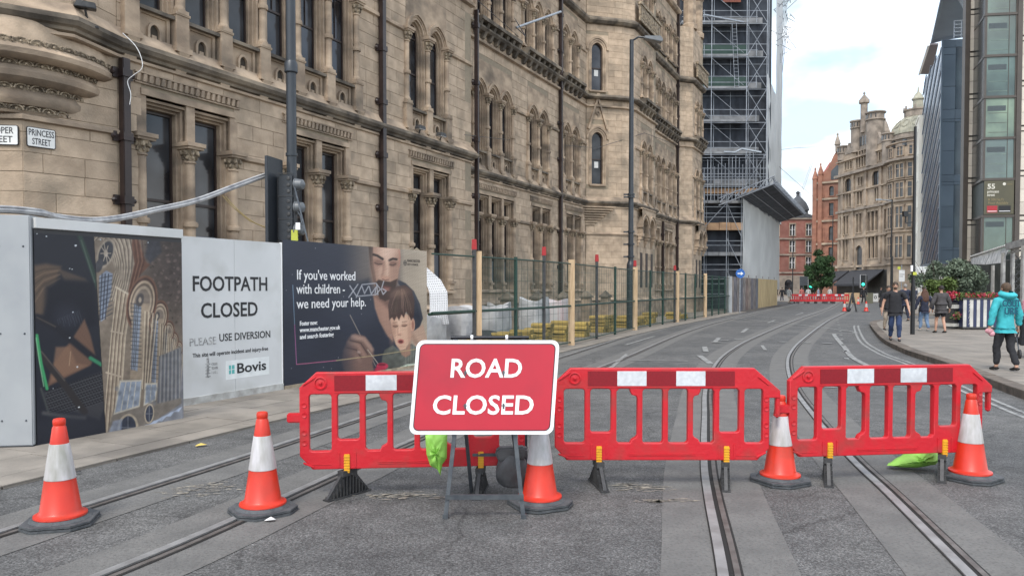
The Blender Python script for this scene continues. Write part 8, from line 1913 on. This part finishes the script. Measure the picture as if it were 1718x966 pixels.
# small cones and far a-frame
for px, py, lb in ((1417, 523, 'small distant traffic cone left of the a-frame in the junction'), (1453.5, 523, 'small distant traffic cone right of the a-frame in the junction'), (1440, 511, 'tiny distant cone by the plywood boards')):
    X, Y = gp(px, py); copy_thing(c0, (X, Y, 0), .3, lb, group='distant traffic cones')
X, Y = gp(1430, 523); t = thing('a_frame_sign', 'black a-frame sign stand seen side on in the junction', 'sign stand', (X, Y, 0)); o = MB(); o.bar((-.30, 0, 0), (.0, 0, 1.3), .07, .1); o.bar((.30, 0, 0), (.02, 0, 1.3), .05, .1); o.build('leaves', BLKP, t); o = MB(); o.ball((-.3, 0, .18), .18, 10, 6, sx=1.2); o.build('sandbag', BLACK, t)
# plywood boards, a-board, far people
for k, (a, b, c) in enumerate(((1417, 1424, .9), (1425, 1431, 1.0), (1432, 1442, 1.0))):
    X, Y = gp(a, 509); X2 = (b-859)/1240*Y; t = thing('plywood_hoarding', ['left', 'middle', 'right'][k]+' plywood board beside the far red barriers', 'hoarding', (X, Y, 0)); o = MB(); o.box(0, X2-X, 0, .04, 0, 1.15); o.build('board', TIMB, t)
X, Y = gp(1454, 509); t = thing('cabinet', 'olive grey cabinet behind the right distant cone', 'cabinet', (X, Y, 0)); o = MB(); o.box(0, .7, 0, .5, 0, 1.1); o.box(-.03, .73, -.03, .53, 1.1, 1.15); o.build('body', mat('olive_cabinet', (.14, .14, .10), .6), t)
X, Y = gp(1468.5, 507.5); t = thing('a_board', 'white pavement a-board outside the cafe', 'sign', (X, Y, 0)); o = MB(); o.box(-.32, .32, -.03, .03, .1, 1.05); o.build('panel', WHITEP, t); o = MB(); o.M = Matrix.Translation((0, -.035, .6)) @ Matrix.Rotation(R(90), 4, 'X'); o.lathe([(.10, -.004), (.18, 0)], n=14, close=False); o.build('print', INK, t)
SMC = [cl('far1', (.5, .5, .48)), cl('far2', (.45, .14, .12)), NAVY, BLKC, cl('far3', (.25, .3, .4))]
for k, (px, py, h, tp_, lg, lb, fa) in enumerate(((1449, 510, 1.75, BLKC, BLKC, 'dark clothed person by the traffic signal in the far junction', 0), (1324, 509, 1.7, SMC[0], BEIGE, 'person in white top standing at the far left of the junction', 2), (1356, 505, 1.7, SMC[0], NAVY, 'distant person in pale top behind the left far barrier', 3), (1345, 505, 1.7, SMC[1], NAVY, 'distant person in reddish top behind the far barriers', 0),
                                         (1373, 505, 1.7, SMC[4], BLKC, 'distant person in blue-grey top under the tree', 1), (1392, 505, 1.7, SMC[0], BLKC, 'distant person in white at the right side of the tree', 2), (1312, 506, 1.7, BLKC, NAVY, 'distant person in black at the end of the site hoarding', 3), (1535, 515, 1.7, NAVY, NAVY, 'distant person in navy on the pavement below the blue block', 0), (1478, 508, 1.7, BLKC, BLKC, 'distant person in black left of the bearded man', 1))):
    X, Y = gp(px, py); person(lb, (X, Y, .02), fa, h, tp_, lg, SHOEB, (.05, .03, .02), 'short')
# ---- street tree
def tree(label, x, y, H, cw, seed, m, n=9000):
    t = thing('street_tree', label, 'tree', (x, y, .1)); o = MB(); rnd = random.Random(seed)
    o.tube([(0, 0, 0), (.05, 0, H*.25), (0, .05, H*.5), (.05, 0, H*.8)], .16, 8, r2=.04)
    for k in range(12): a = rnd.uniform(0, 6.28); z = H*rnd.uniform(.28, .6); l = cw*rnd.uniform(.5, .9); o.tube([(0, 0, z), (l*.5*math.cos(a), l*.5*math.sin(a), z+l*.5), (l*math.cos(a), l*math.sin(a), z+l*.95)], .06, 5, r2=.015)
    o.build('trunk', BARK, t, smooth=True)
    cs = clumpset(seed, 42, 0, 0, H*.60, cw*.78, cw*.78, H*.36, cw*.16, cw*.34); leaf_object('crown', cs, n, .13, seed, m, t); return t
tree('broad leafed green street tree in front of the terracotta building', (1377-859)/1240*98, 98, 6.6, 2.2, 21, LEAF3, 11000)
tree('smaller street tree partly behind the bigger one on its left side', (1362-859)/1240*104, 104, 4.6, 1.4, 33, LEAF3, 4000)
# ---- tower crane in the far distance
ck = thing('tower_crane', 'faint distant tower crane jib rising over the rooftops', 'crane', (0, 0, 0)); CRM = mat('crane_haze', (.45, .47, .5), .8)
a, b = P3(1341, 326, 420), P3(1363, 261, 420); o = MB()
for k in range(14):
    p, q = Vector(a).lerp(Vector(b), k/14), Vector(a).lerp(Vector(b), (k+1)/14); off = Vector((1.1, 0, .3)); o.bar(p, q, .22); o.bar(p+off, q+off, .22); o.bar(p, q+off, .16)
o.build('jib', CRM, ck); o = MB(); o.bar(P3(1341, 326, 420), P3(1340, 470, 420), 1.1); o.build('mast', CRM, ck); 
o = MB(); o.bar(P3(1328, 335, 420), P3(1335, 350, 420), .6); o.build('counter_jib', CRM, ck)
# ---- overhead tram wires
WIRE = mat('wire', (.05, .05, .055), .6)
def wire(pts, r, label, sag=0):
    o = MB(); P = [Vector(p) for p in pts]
    o.tube(P, r, 5); q = o.build('overhead_wire', WIRE, None, raw=True); tag(q, label, 'wire', 'overhead tram wires')
wire([P3(795, 0, 24), P3(880, 75, 33), P3(960, 150, 38), P3(1100, 228, 60), P3(1210, 262, 80)], .014, 'long overhead wire descending across the town hall facade')
wire([P3(1275, 254, 70), P3(1352, 322, 100), P3(1362, 330, 104)], .02, 'diagonal overhead wire beside the scaffold against the sky')
wire([P3(1278, 256, 72), P3(1330, 250, 90), P3(1410, 246, 126)], .02, 'thin span wire from the scaffold to the ornate building')
wire([P3(780, 228, 23.5), P3(870, 238, 33), P3(1000, 250, 38)], .010, 'thin span wire in front of the arched windows')
wire([P3(1440, 4, 26), P3(1470, 3, 26), P3(1500, 1, 26)], .012, 'short dark wire at the top of the sky')
wire([P3(1000, 250, 38), P3(1080, 225, 40), P3(1180, 262, 60)], .014, 'overhead wire bending past the lamp column')
# bracket arm on the scaffold
t = thing('wire_bracket', 'pale bent bracket arm on the scaffold holding a tram wire', 'bracket', (0, 0, 0)); o = MB(); o.tube([P3(1213, 256, 66), P3(1231, 257, 66), P3(1242, 251, 66), P3(1275, 257, 66)], .09, 6); o.build('arm', GALV, t)
t = thing('wire_bracket', 'pale straight bracket arm high on the scaffold', 'bracket', (0, 0, 0)); o = MB(); o.tube([P3(1178, 30, 56), P3(1243, 42, 60)], .08, 6); o.build('arm', GALV, t)
